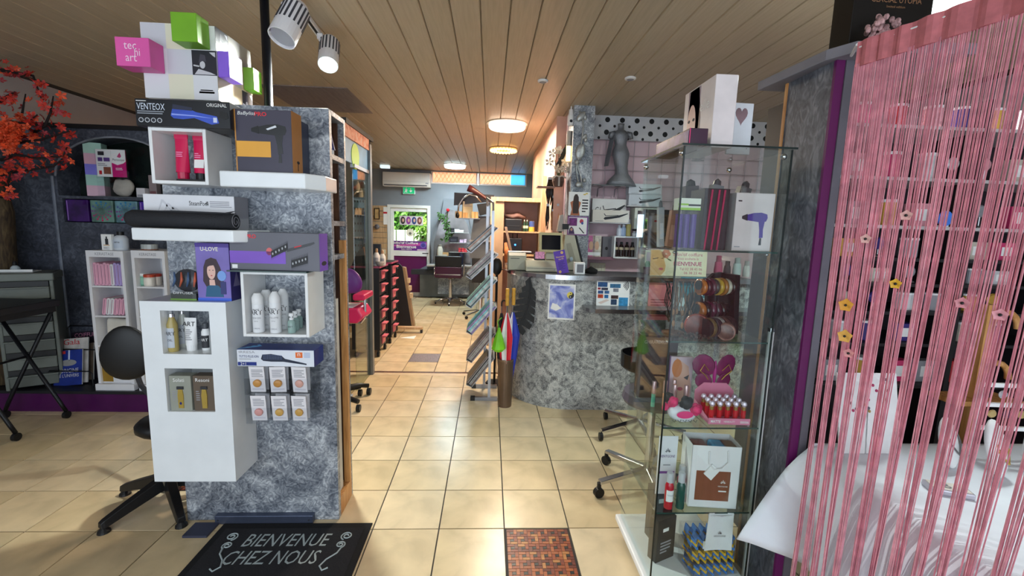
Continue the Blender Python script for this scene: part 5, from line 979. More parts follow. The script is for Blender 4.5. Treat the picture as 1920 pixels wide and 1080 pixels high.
for k in range(5):
    a = math.radians(50 + 72 * k); e = Vector((-1.33 + .3 * math.cos(a), 3.62 + .3 * math.sin(a), 0)); obj(B().tube([(-1.33, 3.62, .13), (e.x, e.y, .085)], [.03, .02], 8), 'star_arm', BLACK, pc); obj(B().cyl((e.x - .015, e.y, .03), (e.x + .015, e.y, .03), .03, 12), 'caster', BLACK, pc)
p = W(692, 740, z=0); obj(B().tube([(-1.33, 3.62, .13), (-1.15, 3.82, .11), (p.x, p.y - .01, .09)], [.03, .022, .02], 8), 'star_arm', BLACK, pc, smooth=True); obj(B().cyl((p.x - .016, p.y, .032), (p.x + .016, p.y, .032), .032, 12), 'caster', BLACK, pc)
q = W(662, 735, z=.05); obj(B().box(-1.35, q.x + .03, 3.55, 3.72, .05, .07), 'foot_plate', mt((190, 196, 206), .3, .3), pc, bevel=.004)
# two black drawer towers with pink handles
def tower(y0, lab, px_h):
    X1 = -1.235; X0 = X1 - .33; ht = W(722, 503, y=5.05).z
    o = thing('trolley_tower', lab, 'drawer trolley', ((X0 + X1) / 2, y0 + .2, 0), 0, 'black drawer trolleys by the passage'); BK = mt((16, 16, 20), .5, var=.1)
    for ya in (y0, y0 + .37): obj(B().box(X0, X1 - .012, ya, ya + .02, .09, ht), 'side_panel', BK, o, bevel=.002)
    obj(B().box(X0, X1, y0 - .01, y0 + .40, ht, ht + .02), 'top_tray', mt((150, 62, 92), .4, var=.1), o, bevel=.003); obj(B().box(X0 + .01, X1 - .01, y0, y0 + .39, ht + .02, ht + .022), 'top_mat', BLACK, o); obj(B().box(X0, X0 + .015, y0 + .02, y0 + .37, .09, ht), 'back_panel', BK, o)
    nd = 6; hd = (ht - .11) / nd
    for k in range(nd):
        z = .10 + k * hd; d = obj(B().box(X0 + .02, X1 - .02, y0 + .022, y0 + .368, z, z + hd * .86), 'drawer', mt((28, 26, 32), .4, var=.1), o); obj(B().prism([(X1 - .02, z + hd * .82), (X1 + .035, z + hd * .82), (X1 + .03, z + hd * .72), (X1 - .005, z + hd * .68), (X1 - .01, z + hd * .2), (X1 - .02, z + hd * .2)], y0 + .13, y0 + .26), 'pink_handle', mt((226, 116, 130), .4, var=.06), d)
    for xx in (X0 + .04, X1 - .04):
        for yy in (y0 + .04, y0 + .36): obj(B().cyl((xx - .014, yy, .03), (xx + .014, yy, .03), .03, 12), 'caster', BLACK, o); obj(B().box(xx - .01, xx + .01, yy - .01, yy + .01, .03, .095), 'caster_stem', BLACK, o)
    return ht + .022
ht = tower(5.02, 'near black drawer trolley with pink handles and bottles on top', 0); tower(5.62, 'far black drawer trolley with pink handles beside the black board', 0)
for px, h, y, lab, col in ((706, .19, 5.10, 'tall white bottle at the left on the near drawer trolley', (200, 198, 196)), (717, .17, 5.14, 'white spray bottle at the right on the near drawer trolley', (190, 190, 186))):
    p = W(px, 480, y=y); o = lt('salon_bottle', lab, 'bottle', (max(p.x, -1.53), y, ht + .0005), [('body', [(.036, 0), (.038, .006), (.038, h * .6), (.02, h * .8)], mt(col, .4, var=.05)), ('cap', [(.016, h * .8), (.016, h), (.01, h * 1.05)], mt((150, 120, 90), .4))]); cyl_label(o, .038, .02, h * .5, GREYINK, .8); smoothall(o)
b = B().lathe((W(712, 490, y=5.08).x, 5.075, ht + .0005), [(.03, 0), (.045, .03), (.05, .055), (.046, .055), (.04, .03), (.001, .006)], 14); one(b, 'mixing_bowl', mt((150, 146, 142), .4, var=.1), 'small grey mixing bowl between the bottles on the trolley', 'bowl', smooth=True)
for k in range(3):
    p = Vector((-1.47 + .012 * k, 5.32 + .02 * k, ht)); b = B().tube([(p.x, p.y, ht + .002), (p.x + .02 * (k - 1), p.y, ht + .14), (p.x + .03 * (k - 1), p.y, ht + .2)], [.008, .007, .014], 7); one(b, 'tint_brush', mt((140, 84, 50), .5, var=.1), ['left-leaning', 'upright', 'right-leaning'][k] + ' brown tint brush standing on the near trolley', 'brush', 'tint brushes on the near trolley')
# black board on a wheeled stand
yb = 6.55; x0 = W(715, 500, y=yb).x; xt, zt = W(757, 494, y=yb).x, W(745, 494, y=yb).z; xb_, zb_ = W(777, 612, y=yb).x, W(770, 612, y=yb).z
o = thing('display_board', 'tall black board with rounded corner leaning beside the drawer trolleys', 'display board', ((x0 + xb_) / 2, yb, 0))
obj(B().prism([(x0, zb_), (xb_ - .04, zb_), (xt - .02, zt - .05), (xt - .07, zt), (x0, zt)], yb, yb + .03), 'panel', mt((34, 32, 36), .5, var=.1), o); obj(B().prism([(xb_ - .04, zb_), (xb_, zb_), (xt + .02, zt - .06), (xt - .02, zt - .05)], yb, yb + .1), 'wood_edge', mt((150, 124, 96), .5, var=.08), o)
for k in range(3): zz = zb_ + (zt - zb_) * (.45 + .12 * k); xx = xb_ + (xt - xb_) * (.45 + .12 * k); obj(B().box(xx - .02, xx + .03, yb + .02, yb + .12, zz, zz + .07), 'brochure_pocket', mt((196, 176, 144), .5), o)
dell(front(x0, xt, zb_, zt, yb), .55, .93, .2, .025, mt((150, 150, 150), .4), o, 'handle_slot'); p = W(790, 628, z=0); obj(B().box(x0 - .1, p.x, 6.2, 6.3, .06, .09), 'foot_beam', LTWOOD, o); obj(B().cyl((p.x - .03, 6.25, .03), (p.x, 6.25, .03), .03, 10), 'caster', DKGREY, o); obj(B().box(x0, x0 + .05, 6.25, yb + .03, .06, zb_ + .05), 'bracket', LTWOOD, o)
p = W(783, 622, z=0); b = B().add([(p.x - .18, 5.95, .0008), (p.x + .02, 5.9, .0008), (p.x + .02, 6.08, .0008), (p.x - .18, 5.95, .0018), (p.x + .02, 5.9, .0018), (p.x + .02, 6.08, .0018)], [(0, 2, 1), (3, 4, 5), (0, 1, 4, 3), (1, 2, 5, 4), (2, 0, 3, 5)]); one(b, 'paper_scrap', PAPER, 'white triangular paper lying on the tiles by the black board', 'paper')
# ============================================================ styling station at the back
st = thing('styling_station', 'grey curved styling station with mirror shelves at the back wall', 'styling station', (-.7, 9.4, 0)); GS = mt((118, 124, 132), .45, var=.05)
yS = 9.3; x0, x1 = W(812, 480, y=yS).x, W(880, 480, y=yS).x; zt = W(840, 395, y=yS).z; zm = W(840, 500, y=yS).z
poly = [(x0 - .3, .02), (x1 + .12, .02), (x1 + .08, .75), (x1 + .1, 1.2), (x1 - .02, 1.62), (x1 - .1, 2.05), (x1 - .1, 2.12), (x0 + .2, 2.12), (x0 + .16, 1.85), (x0 + .02, 1.55), (x0 - .07, 1.2), (x0 - .05, .75), (x0 - .3, .62)]
obj(B().prism(poly, yS + .16, yS + .29), 'back_shape', GS, st); obj(B().prism([(x0 - .02, .76), (x1 + .02, .76), (x1 + .04, 1.2), (x1 - .06, 1.6), (x1 - .25, 1.86), (x0 + .32, 1.9), (x0 + .1, 1.58), (x0, 1.2)], yS + .14, yS + .159), 'mirror', mt((150, 148, 150), .12, .6, var=.1), st)
obj(B().prism([(x0 - .12, .70), (x1 + .1, .70), (x1 + .1, .735), (x0 - .12, .735)], yS - .1, yS + .15), 'counter_shelf', mt((176, 172, 168), .35, var=.08), st, bevel=.005); obj(B().box(x0 - .45, x0 + .05, yS - .05, yS + .15, .52, .62), 'side_ledge', DKGREY, st)
shz = [W(855, p_, y=yS).z for p_ in (436, 455, 473)]; sx0 = W(843, 440, y=yS).x
for z in shz: obj(B().box(sx0, x1 - .02, yS + .02, yS + .139, z - .008, z), 'glass_shelf', mt((190, 200, 200), .15, var=.05), st)
obj(B().prism([(x0 + .1, .1), (x1 - .0, .1), (x1, .7), (x0 + .1, .7)], yS + .06, yS + .15), 'lower_panel', STUCCO, st)
k = 0
for zi, (z, row) in enumerate(zip(shz, (((848, (30, 30, 36), 7, 8), (856, (222, 222, 226), 9, 6), (864, (214, 214, 220), 9, 5)), ((850, (34, 34, 44), 16, 11), (865, (196, 170, 206), 7, 6), (872, (206, 186, 214), 5, 7)), ((862, (196, 50, 60), 5, 8), (868, (190, 44, 56), 5, 8), (873, (200, 60, 66), 5, 7))))):
    for px, col, w_, h_ in row:
        x = W(px, 450, y=yS).x; ww = w_ * .0112; hh = h_ * .0112
        o, Fc = pbox('product_box', '%s product at position %s on the %s mirror shelf' % ({30: 'black', 222: 'white', 214: 'white', 34: 'dark', 196: 'lilac' if zi == 1 else 'red', 206: 'lilac', 190: 'red', 200: 'red'}[col[0]], ['one', 'two', 'three'][row.index((px, col, w_, h_))], ['upper', 'middle', 'lower'][zi]), 'product', (x, yS + .075, z + .0005), (ww, .05, hh), mt(col, .4, var=.05), 0, 'products on the mirror shelves', .006); dq(Fc['f'], .15, .2, .85, .6, mt([min(255, v + 30) for v in col], .4), o, 'label', local=True)
xv = W(838, 410, y=yS).x; o = thing('trailing_plant', 'green trailing plant hanging down beside the station mirror', 'plant', (xv, yS + .1, 1.2)); b = B(); random.seed(3)
for i in range(150):
    t = random.random(); c = Vector((xv + random.gauss(-.03, .05) + .08 * math.sin(t * 5), yS + .08 + random.uniform(-.05, .03), 1.22 + t * .6)); nr = Vector((random.uniform(-1, 1), -1, random.uniform(-1, 1))).normalized(); u = nr.orthogonal().normalized(); v = nr.cross(u); r_ = .03; b.add([c - u * r_, c + v * r_ * .6, c + u * r_, c - v * r_ * .6], [(0, 1, 2, 3)])
q = obj(b, 'leaves', mt((70, 110, 56), .6, var=.2), o); q['kind'] = 'stuff'; obj(B().tube([(xv, yS + .1, 1.85), (xv - .02, yS + .09, 1.5), (xv, yS + .1, 1.22)], .008, 6), 'stem', mt((60, 70, 40), .6), o); obj(B().sph((xv + .01, yS + .08, 1.88), .035), 'red_flower', REDM, o, smooth=True)
zc_ = .7355
for nm, lab, px, col, w_, h_, dy in (('picture_stand', 'wooden photo frame standing on the station shelf', 833, (190, 150, 96), .16, .26, .02), ('flower_vase', 'white patterned vase standing left on the station shelf', 824, (206, 204, 190), .13, .42, .06), ('blue_bowl', 'dark blue bowl on the station shelf', 838, (60, 70, 100), .11, .12, -.05), ('cream_pot', 'cream pot standing right on the station shelf', 851, (206, 196, 160), .15, .16, -.03), ('navy_bottle', 'navy bottle at the right end of the station shelf', 865, (36, 40, 66), .09, .28, .02)):
    x = W(px, 480, y=yS).x; y = yS + .03 + dy
    if 'picture' in nm: o = thing(nm, lab, 'frame', (x, y, zc_), 0, None, -6); obj(B().box(-w_ / 2, w_ / 2, 0, .015, 0, h_), 'frame', mt(col, .5, var=.06), o, True); obj(B().box(-w_ * .32, w_ * .32, -.002, 0, h_ * .2, h_ * .82), 'picture', mt((206, 200, 190), .5, var=.1), o, True)
    else: smoothall(lt(nm, lab, nm.split('_')[1], (x, y, zc_), [('body', [(w_ * .36, 0), (w_ * .5, h_ * .3), (w_ * .46, h_ * .75), (w_ * .3, h_ * .9)], mt(col, .4, var=.1)), ('rim', [(w_ * .3, h_ * .9), (w_ * .34, h_)], mt([v * .7 for v in col], .4))]))
# plum salon chair in front of it
cx, cy = -.77, 8.78; sc = thing('salon_chair', 'plum and black salon chair on a chrome star base at the styling station', 'chair', (cx, cy, 0)); PL = mt((74, 24, 60), .4, var=.06); x0, x1, z0, z1 = fr(816, 480, 866, 520, cy - .2)
obj(B().box(x0, x1, cy - .26, cy - .20, (z0 + z1) / 2, z1), 'backrest_top', BLACK, sc, bevel=.015, seg=3); obj(B().box(x0, x1, cy - .265, cy - .20, z0, (z0 + z1) / 2), 'backrest', PL, sc, bevel=.015, seg=3); obj(B().box(x0 + .02, x1 - .02, cy - .275, cy - .26, z0 + .05, z0 + .07), 'chrome_band', CHROME, sc)
obj(B().box(x0, x1, cy - .2, cy + .25, z0 - .02, z0 + .08), 'seat', PL, sc, bevel=.02, seg=3)
for sx in (x0 - .02, x1 + .02): obj(B().tube([(sx, cy - .2, z0 + .02), (sx, cy - .15, z0 + .2), (sx, cy + .12, z0 + .22), (sx, cy + .15, z0 + .03)], .014, 8), 'armrest', CHROME, sc)
obj(B().lathe((cx, cy, 0), [(.05, .06), (.04, .1), (.032, .12), (.032, z0 - .06), (.08, z0 - .02)], 14), 'column', CHROME, sc, smooth=False)
for k in range(5):
    a = math.radians(-90 + 72 * k); obj(B().tube([(cx, cy, .1), (cx + .2 * math.cos(a), cy + .2 * math.sin(a), .085), (cx + .3 * math.cos(a), cy + .3 * math.sin(a), .025)], [.024, .02, .015], 8), 'star_arm', CHROME, sc, smooth=True); obj(B().sph((cx + .3 * math.cos(a), cy + .3 * math.sin(a), .018), .018), 'glide', BLACK, sc, smooth=True)
# hood dryer column with black tray, chrome hoop, burgundy arm
yh = 7.4; hx = W(902, 480, y=yh).x
hdv = thing('hood_dryer', 'grey hood dryer column with black tray, chrome hoop and burgundy arm', 'hood dryer', (hx, yh, 0)); x0, x1 = W(885, 480, y=yh).x, W(924, 480, y=yh).x; z1 = W(900, 405, y=yh).z
obj(B().box(x0, x1, yh, yh + .25, .6, 1.02), 'lower_body', mt((30, 30, 34), .5, var=.1), hdv, bevel=.01); obj(B().prism([(x0 - .05, 1.02), (x1, 1.02), (x1, z1), (x0 + .02, z1), (x0 - .02, 1.4)], yh + .05, yh + .2), 'upper_body', mt((96, 102, 110), .4, var=.06), hdv); obj(B().box(x0 - .05, x1 + .02, yh - .02, yh + .22, 1.30, 1.325), 'shelf', GREYINK, hdv)
obj(B().cyl((hx, yh + .1, .1), (hx, yh + .1, .6), .04, 12), 'pole', CHROME, hdv)
for k in range(5): a = math.radians(10 + 72 * k); obj(B().tube([(hx, yh + .1, .12), (hx + .32 * math.cos(a), yh + .1 + .32 * math.sin(a), .06)], .016, 7), 'star_arm', CHROME, hdv); obj(B().sph((hx + .32 * math.cos(a), yh + .1 + .32 * math.sin(a), .028), .028), 'caster', BLACK, hdv, smooth=True)
ya = yh - .1; z0_, z1_ = W(890, 400, y=ya).z, W(890, 360, y=ya).z; obj(B().prism([(W(849, 375, y=ya).x, W(849, 384, y=ya).z), (W(850, 359, y=ya).x, W(850, 359, y=ya).z), (W(927, 364, y=ya).x, W(927, 364, y=ya).z), (W(924, 374, y=ya).x, W(924, 376, y=ya).z)], ya + .2, ya + .24), 'back_tray', mt((36, 30, 36), .3, var=.1), hdv)
hp = [W(858, 402, y=ya), W(860, 385, y=ya), W(868, 372, y=ya), W(880, 364, y=ya), W(893, 368, y=ya), W(903, 380, y=ya)]; obj(B().tube(hp, .014, 8), 'chrome_hoop', CHROME, hdv, smooth=True); obj(B().sph(W(858, 404, y=ya), .03, .03, .045), 'hoop_end', BLACK, hdv, smooth=True)
hp = [W(878, 352, y=ya), W(886, 356, y=ya), W(900, 364, y=ya), W(914, 374, y=ya), W(926, 380, y=ya)]; obj(B().tube(hp, [.06, .05, .03, .026, .022], 10), 'dryer_arm', mt((88, 40, 44), .3, var=.06), hdv, smooth=True)
obj(B().prism([(W(894, 383, y=ya).x, W(894, 383, y=ya).z), (W(919, 380, y=ya).x, W(919, 380, y=ya).z), (W(916, 400, y=ya).x, W(916, 400, y=ya).z), (W(899, 404, y=ya).x, W(899, 404, y=ya).z)], ya, ya + .2), 'dark_hood', BLACK, hdv); obj(B().box(W(855, 405, y=ya).x, W(900, 405, y=ya).x, ya, ya + .3, W(870, 408.5, y=ya).z - .012, W(870, 408.5, y=ya).z), 'tray_plate', STEEL, hdv)
zp = W(870, 408.5, y=ya).z
for i, (a, b_, c, d_, cl) in enumerate(((853, 396, 866, 408, (206, 170, 120)), (867, 398, 877, 408, (198, 160, 110)), (884, 396, 897, 408, (212, 178, 128)))):
    x0, x1, z0, z1 = fr(a, b_, c, d_, ya + .02); o, Fc = pbox('kraft_carton', ['left', 'middle', 'right'][i] + ' small kraft carton on the hood dryer tray', 'box', ((x0 + x1) / 2, ya + .08, zp + .0005), (x1 - x0 - .006, .1, z1 - z0), mt(cl, .6, var=.06), 0, 'kraft cartons on the hood dryer'); dq(Fc['f'], .42, 0, .58, 1, mt((170, 130, 84), .6), o, 'tape', local=True)
x0, x1, z0, z1 = fr(866, 377, 885, 388, ya + .1); o, Fc = pbox('kraft_carton', 'pale tilted carton inside the chrome hoop', 'box', ((x0 + x1) / 2, ya + .26, zp + .0005), (x1 - x0, .1, z1 - zp), mt((206, 196, 164), .6, var=.06), 12); dlines(Fc['f'], .1, .7, .9, .95, 3, GREYINK, o, local=True)
# ============================================================ reception counter
CZ = 1.165
ct = thing('reception_counter', 'curved grey reception counter with chrome-edged dark top', 'counter', (.9, 3.9, 0))
def cpath(off=0):
    P = [(.20 - off, 4.75), (.20 - off, 4.2)]
    for k in range(11):
        a = math.pi + (math.pi / 2) * k / 10; P.append((.72 + (.52 + off) * math.cos(a), 4.10 + (.52 + off) * math.sin(a)))
    return P + [(1.3, 3.58 - off), (2.25, 3.58 - off)]
def wallstrip(path, t, z0, z1):
    b = B(); n = len(path); inn = []
    for i, p in enumerate(path):
        d = Vector(path[min(i + 1, n - 1)]) - Vector(path[max(i - 1, 0)]); d.normalize(); inn.append((p[0] - d.y * t, p[1] + d.x * t))
    vs = [(p[0], p[1], z) for z in (z0, z1) for p in path] + [(p[0], p[1], z) for z in (z0, z1) for p in inn]; fs = []
    for i in range(n - 1): fs += [(i, i + 1, n + i + 1, n + i), (2 * n + i, 3 * n + i, 3 * n + i + 1, 2 * n + i + 1), (n + i, n + i + 1, 3 * n + i + 1, 3 * n + i), (i, 2 * n + i, 2 * n + i + 1, i + 1)]
    fs += [(0, n, 3 * n, 2 * n), (n - 1, 3 * n - 1, 4 * n - 1, 2 * n - 1)]; return b.add(vs, fs)
obj(wallstrip(cpath(), .05, 0, CZ - .035), 'curved_front', COUNTERST, ct)
P = cpath(.025); inner = [(2.25, 4.05), (.95, 4.05), (.75, 4.2), (.7, 4.75)]
obj(B().prism(P + inner, CZ - .03, CZ, 'z'), 'worktop', mt((74, 76, 80), .3, var=.1, sc=14), ct); obj(wallstrip(cpath(.03), .012, CZ - .036, CZ + .002), 'chrome_edge', CHROME, ct)
lz = W(1220, 580, y=3.42).z; lx0 = W(1098, 580, y=3.45).x
obj(B().prism([(lx0 + .06, 3.38), (lx0 + .02, 3.40), (lx0, 3.44), (lx0, 3.579), (2.25, 3.579), (2.25, 3.38)], lz - .03, lz, 'z'), 'bag_ledge', mt((120, 122, 124), .3, .3, var=.06), ct); obj(B().box(lx0 + .06, 2.25, 3.372, 3.381, lz - .032, lz + .002), 'ledge_edge', CHROME, ct)
# posters on the counter front
def sheet_on_counter(px0, py0, px1, py1, y, name, lab, cat, col=PAPER):
    x0, x1, z0, z1 = fr(px0, py0, px1, py1, y); o = thing(name, lab, cat, ((x0 + x1) / 2, y, z0)); return o, x0, x1, z0, z1
o, x0, x1, z0, z1 = sheet_on_counter(1029, 533, 1078, 600, 3.575, 'yin_yang_poster', 'blue poster with yin-yang symbol on the curved counter front', 'poster'); 
al = math.atan2(.03, x1 - x0); 
F = Face((x0, 3.615, z0), (x1 - x0, -.045, 0), (0, 0, z1 - z0)); b = B(); b.add([F.p(0, 0, 0), F.p(1, 0, 0), F.p(1, 1, 0), F.p(0, 1, 0), F.p(0, 0, .002), F.p(1, 0, .002), F.p(1, 1, .002), F.p(0, 1, .002)], [(0, 3, 2, 1), (4, 5, 6, 7), (0, 1, 5, 4), (1, 2, 6, 5), (2, 3, 7, 6), (3, 0, 4, 7)]); obj(b, 'sheet', PAPER, o); F = Face(F.p(0, 0, .002), F.u, F.v)
dq(F, .05, .05, .95, .95, ramp_mat([(.35, (92, 104, 190)), (.5, (150, 160, 220)), (.65, (222, 224, 240))], 9, .5, 0, 4, 1, (1, 1, 1), 0), o, 'sky_print'); dell(F, .82, .70, .13, .095, mt((30, 30, 34), .5), o, 'yin_yang', h=.0016)
dpoly(F, [(.82 + .13 * math.cos(a), .70 + .095 * math.sin(a)) for a in [math.pi / 2 + math.pi * k / 12 for k in range(13)]], mt((226, 206, 90), .5), o, 'yin_yang', h=.002); dell(F, .82, .7475, .065, .0475, mt((226, 206, 90), .5), o, 'yin_yang', h=.0022, n=14); dell(F, .82, .6525, .065, .0475, mt((30, 30, 34), .5), o, 'yin_yang', h=.0024, n=14); dell(F, .82, .7475, .02, .015, INK, o, 'yin_yang', h=.0027, n=8); dell(F, .82, .6525, .02, .015, PAPER, o, 'yin_yang', h=.0027, n=8)
dlines(F, .12, .70, .62, .9, 5, mt((70, 60, 120), .5), o); dlines(F, .25, .52, .7, .66, 3, mt((90, 80, 140), .5), o); dpoly(F, [(.1, .3), (.3, .24), (.5, .32), (.35, .42), (.16, .46)], PAPER, o, 'hand_print', h=.0014); dlines(F, .6, .2, .85, .46, 6, mt((60, 50, 80), .5), o); dlines(F, .2, .07, .9, .14, 2, mt((130, 60, 90), .5), o)
x0, x1, z0, z1 = fr(1119, 527, 1181, 571, 3.55); o = thing('payment_sign', 'white sign of accepted cards standing on the counter ledge', 'sign', ((x0 + x1) / 2, 3.55, lz + .0005), 0, None, -4); w_, h_ = x1 - x0, z1 - lz
obj(B().box(-w_ / 2, w_ / 2, 0, .004, 0, h_), 'sheet', PAPER, o, True); F = Face((-w_ / 2, 0, 0), (w_, 0, 0), (0, 0, h_))
for a, c_, d_, e, col in ((.03, .75, .32, .94, (40, 80, 130)), (.40, .72, .72, .88, (60, 110, 150)), (.03, .64, .12, .72, (150, 30, 50)), (.14, .62, .34, .72, (60, 60, 80)), (.04, .48, .2, .6, (50, 80, 130)), (.24, .48, .38, .6, (60, 100, 150)), (.04, .3, .2, .45, (190, 70, 40)), (.24, .3, .36, .44, (40, 110, 170)), (.44, .28, .66, .42, (70, 50, 50)), (.68, .0, .96, .34, (60, 140, 190)), (.44, .04, .62, .26, (50, 70, 100)), (.5, .56, .66, .7, (130, 130, 140))): dq(F, a, c_, d_, e, mt(col, .4, var=.2, sc=40), o, 'card_logo', local=True)
for k in range(4):
    r_ = .05 + .045 * k; b = B().tube([F.p(.78 + r_ * math.cos(a), .82 + r_ * 1.3 * math.sin(a), .0012) for a in [(-50 + 100 * i / 8) * math.pi / 180 for i in range(9)]], .0035, 4); obj(b, 'contactless_wave', INK, o, True)
dpoly(F, [(.05, .12), (.3, .26), (.4, .22), (.14, .06)], mt((220, 200, 190), .5), o, 'hand_print', local=True)
# pink sheet farther right on the counter front
x0, x1, z0, z1 = fr(1215, 530, 1262, 600, 3.575); o = thing('pink_poster', 'salmon pink sheet on the counter seen through the cabinet', 'poster', ((x0 + x1) / 2, 3.57, z0)); obj(B().box(x0, x1, 3.574, 3.579, z0, z1), 'sheet', mt((222, 130, 134), .5, var=.04), o); dlines(front(x0, x1, z0, z1, 3.574), .1, .1, .9, .6, 7, mt((160, 60, 70), .5), o)
x0, x1, z0, z1 = fr(1275, 520, 1340, 575, 3.575); o = thing('teal_poster', 'teal and dark sheet on the counter seen through the cabinet', 'poster', ((x0 + x1) / 2, 3.57, z0)); obj(B().box(x0, x1, 3.574, 3.579, z0, z1), 'sheet', mt((40, 120, 136), .5, var=.1), o); F = front(x0, x1, z0, z1, 3.574); dq(F, 0, 0, 1, .3, mt((190, 206, 210), .5), o); dell(F, .6, .5, .12, .14, PAPER, o)
# black leaf ornament at the counter's left corner
lf = thing('leaf_ornament', 'large black ribbed leaf leaning on the left end of the counter', 'ornament', (.33, 3.68, 0)); A = W(962, 632, y=3.70); T = W(994, 519, y=3.68); n = 9; b = B(); cen = [A.lerp(T, k / n) + Vector((.05 * math.sin(math.pi * k / n), 0, 0)) for k in range(n + 1)]
ax = (T - A).normalized(); sdv = Vector((ax.z, 0, -ax.x))
for k in range(n):
    for sg in (-1, 1):
        w1 = .10 * math.sin(math.pi * min(.95, (k + .5) / n)) + .012; p0, p1 = cen[k], cen[k + 1]; q = p0 + sdv * sg * w1 - ax * .03; q2 = p1 + sdv * sg * w1 * .98 - ax * .05
        b = B().add([p0, p1, q2, q, p0 + Vector((0, .006, 0)), p1 + Vector((0, .006, 0)), q2 + Vector((0, .012, 0)), q + Vector((0, .012, 0))], [(0, 1, 2, 3), (4, 7, 6, 5), (0, 4, 5, 1), (1, 5, 6, 2), (2, 6, 7, 3), (3, 7, 4, 0)]); obj(b, 'leaflet', mt((20, 20, 22), .5, var=.15), lf)
obj(B().tube([(A.x - .02, 3.70, .0), (A.x - .02, 3.70, A.z)] + cen, .006, 6), 'midrib', BLACK, lf)
# umbrella stand with umbrellas
ux, uy = W(945, 748, z=0).x, 3.66; uz = W(945, 672, y=uy).z
us = thing('umbrella_stand', 'brown metal cylinder umbrella stand beside the counter', 'umbrella stand', (ux, uy, 0)); obj(B().lathe((ux, uy, 0), [(.058, 0), (.06, .006), (.07, uz), (.066, uz), (.056, .012), (.001, .012)], 24), 'cylinder', mt((112, 92, 76), .35, .6, var=.06), us, smooth=False); obj(B().lathe((ux, uy, uz), [(.0715, -.012), (.0715, .002), (.067, .002)], 24), 'rim', mt((130, 112, 96), .3, .7), us)
def umbrella(name, lab, x, y, cols, top, tipz, lean, handle, r=.035):
    o = thing('folded_umbrella', lab, 'umbrella', (x, y, .013), 0, 'umbrellas in the stand'); L = top - .013; n = 8
    for k in range(n):
        a0 = 6.2832 * k / n; a1 = 6.2832 * (k + 1) / n; b = B(); rows = [(.008, .05), (r * .9, L * .45), (r * 1.25, L * .7), (r * .55, L * .86), (.010, L * .93)]
        vs = []
        for rr_, z in rows:
            for a in (a0, (a0 + a1) / 2, a1): q = rr_ * (1.0 if a != (a0 + a1) / 2 else .72); vs.append((q * math.cos(a) + lean * z, q * math.sin(a), z))
        fs = [(i * 3 + j, i * 3 + j + 1, i * 3 + j + 4, i * 3 + j + 3) for i in range(len(rows) - 1) for j in range(2)]; obj(b.add(vs, fs), 'canopy_panel', mt(cols[k % len(cols)], .6, var=.06), o, True, smooth=False, sol=.0012)
    hm, hl = handle; obj(B().cyl((lean * .02, 0, 0), (lean * (L + .0), 0, L), .005, 8), 'shaft', CHROME, o, True)
    if hl > 0: obj(B().lathe((lean * (L + .02), 0, L), [(.013, 0), (.016, .01)] + [(.014 + .003 * (k % 2), .01 + hl * (k + 1) / 7) for k in range(6)] + [(.014, hl)], 12), 'grip', hm, o, True)
    else: obj(B().tube([(lean * L, 0, L)] + [(lean * L + .02 - .02 * math.cos(a * math.pi / 6), 0, L + .03 + .02 * math.sin(a * math.pi / 6)) for a in range(7)], .007, 7), 'grip', hm, o, True)
    return o
BAM = mt((214, 160, 60), .45, var=.08)
zh0 = W(940, 572, y=uy).z; hl = W(940, 540, y=uy).z - zh0
umbrella('a', 'folded golf umbrella in red and white with bamboo grip, nearest in the stand', ux + .006, uy - .02, [(206, 28, 48), (232, 230, 232)], zh0, 0, -.01, (BAM, hl), .056)
umbrella('b', 'folded blue and white umbrella with bamboo grip on the right of the stand', ux + .03, uy + .015, [(36, 56, 170), (36, 56, 170), (226, 226, 232)], zh0, 0, .025, (BAM, hl), .056)
umbrella('c', 'folded black umbrella at the back left of the stand', ux - .03, uy + .03, [(22, 22, 26)], W(932, 575, y=uy).z, 0, -.02, (BLACK, 0), .04)
gp_ = W(935, 640, y=3.56); o = thing('lime_umbrella', 'short lime green umbrella hanging on the magazine rack', 'umbrella', (gp_.x, 3.56, gp_.z - .07)); b = B()
obj(B().lathe((gp_.x, 3.56, gp_.z), [(.012, .115), (.016, .09), (.036, .03), (.06, -.06), (.035, -.085), (.001, -.06)], 9), 'canopy', mt((120, 200, 30), .5, var=.12), o); obj(B().tube([(gp_.x, 3.56, gp_.z + .11), (gp_.x - .012, 3.56, gp_.z + .17), (gp_.x + .02, 3.57, gp_.z + .2)], .005, 6), 'strap', mt((90, 160, 30), .5), o)
# ---- magazine display rack
yr = 3.93; mr = thing('magazine_stand', 'silver magazine display stand with slanted trays left of the counter', 'magazine stand', (-.05, yr, 0)); SV = mt((176, 178, 184), .35, .7, var=.05)
xa, xb = W(872, 740, y=yr - .12).x, .10
xpost = W(921, 560, y=yr - .15).x; zp = W(917, 395, y=yr - .15).z
obj(B().box(xpost - .012, xpost + .012, yr - .165, yr - .145, .03, zp), 'front_post', SV, mr); xq = W(911, 560, y=yr + .15).x; obj(B().box(xq - .012, xq + .012, yr + .145, yr + .165, .03, zp + .06), 'rear_post', SV, mr); obj(B().tube([(xq, yr + .155, zp + .05), (xq - .01, yr + .1, zp + .12), (xpost, yr - .1, zp + .07), (xpost, yr - .155, zp - .01)], .01, 8), 'top_bow', SV, mr)
for yy in (yr - .155, yr + .155): obj(B().box(xa + .06, xb, yy - .015, yy + .015, .0, .03), 'foot_bar', STEEL, mr); obj(B().box(xa + .05, xa + .09, yy - .02, yy + .02, 0, .035), 'foot_cap', BLACK, mr)
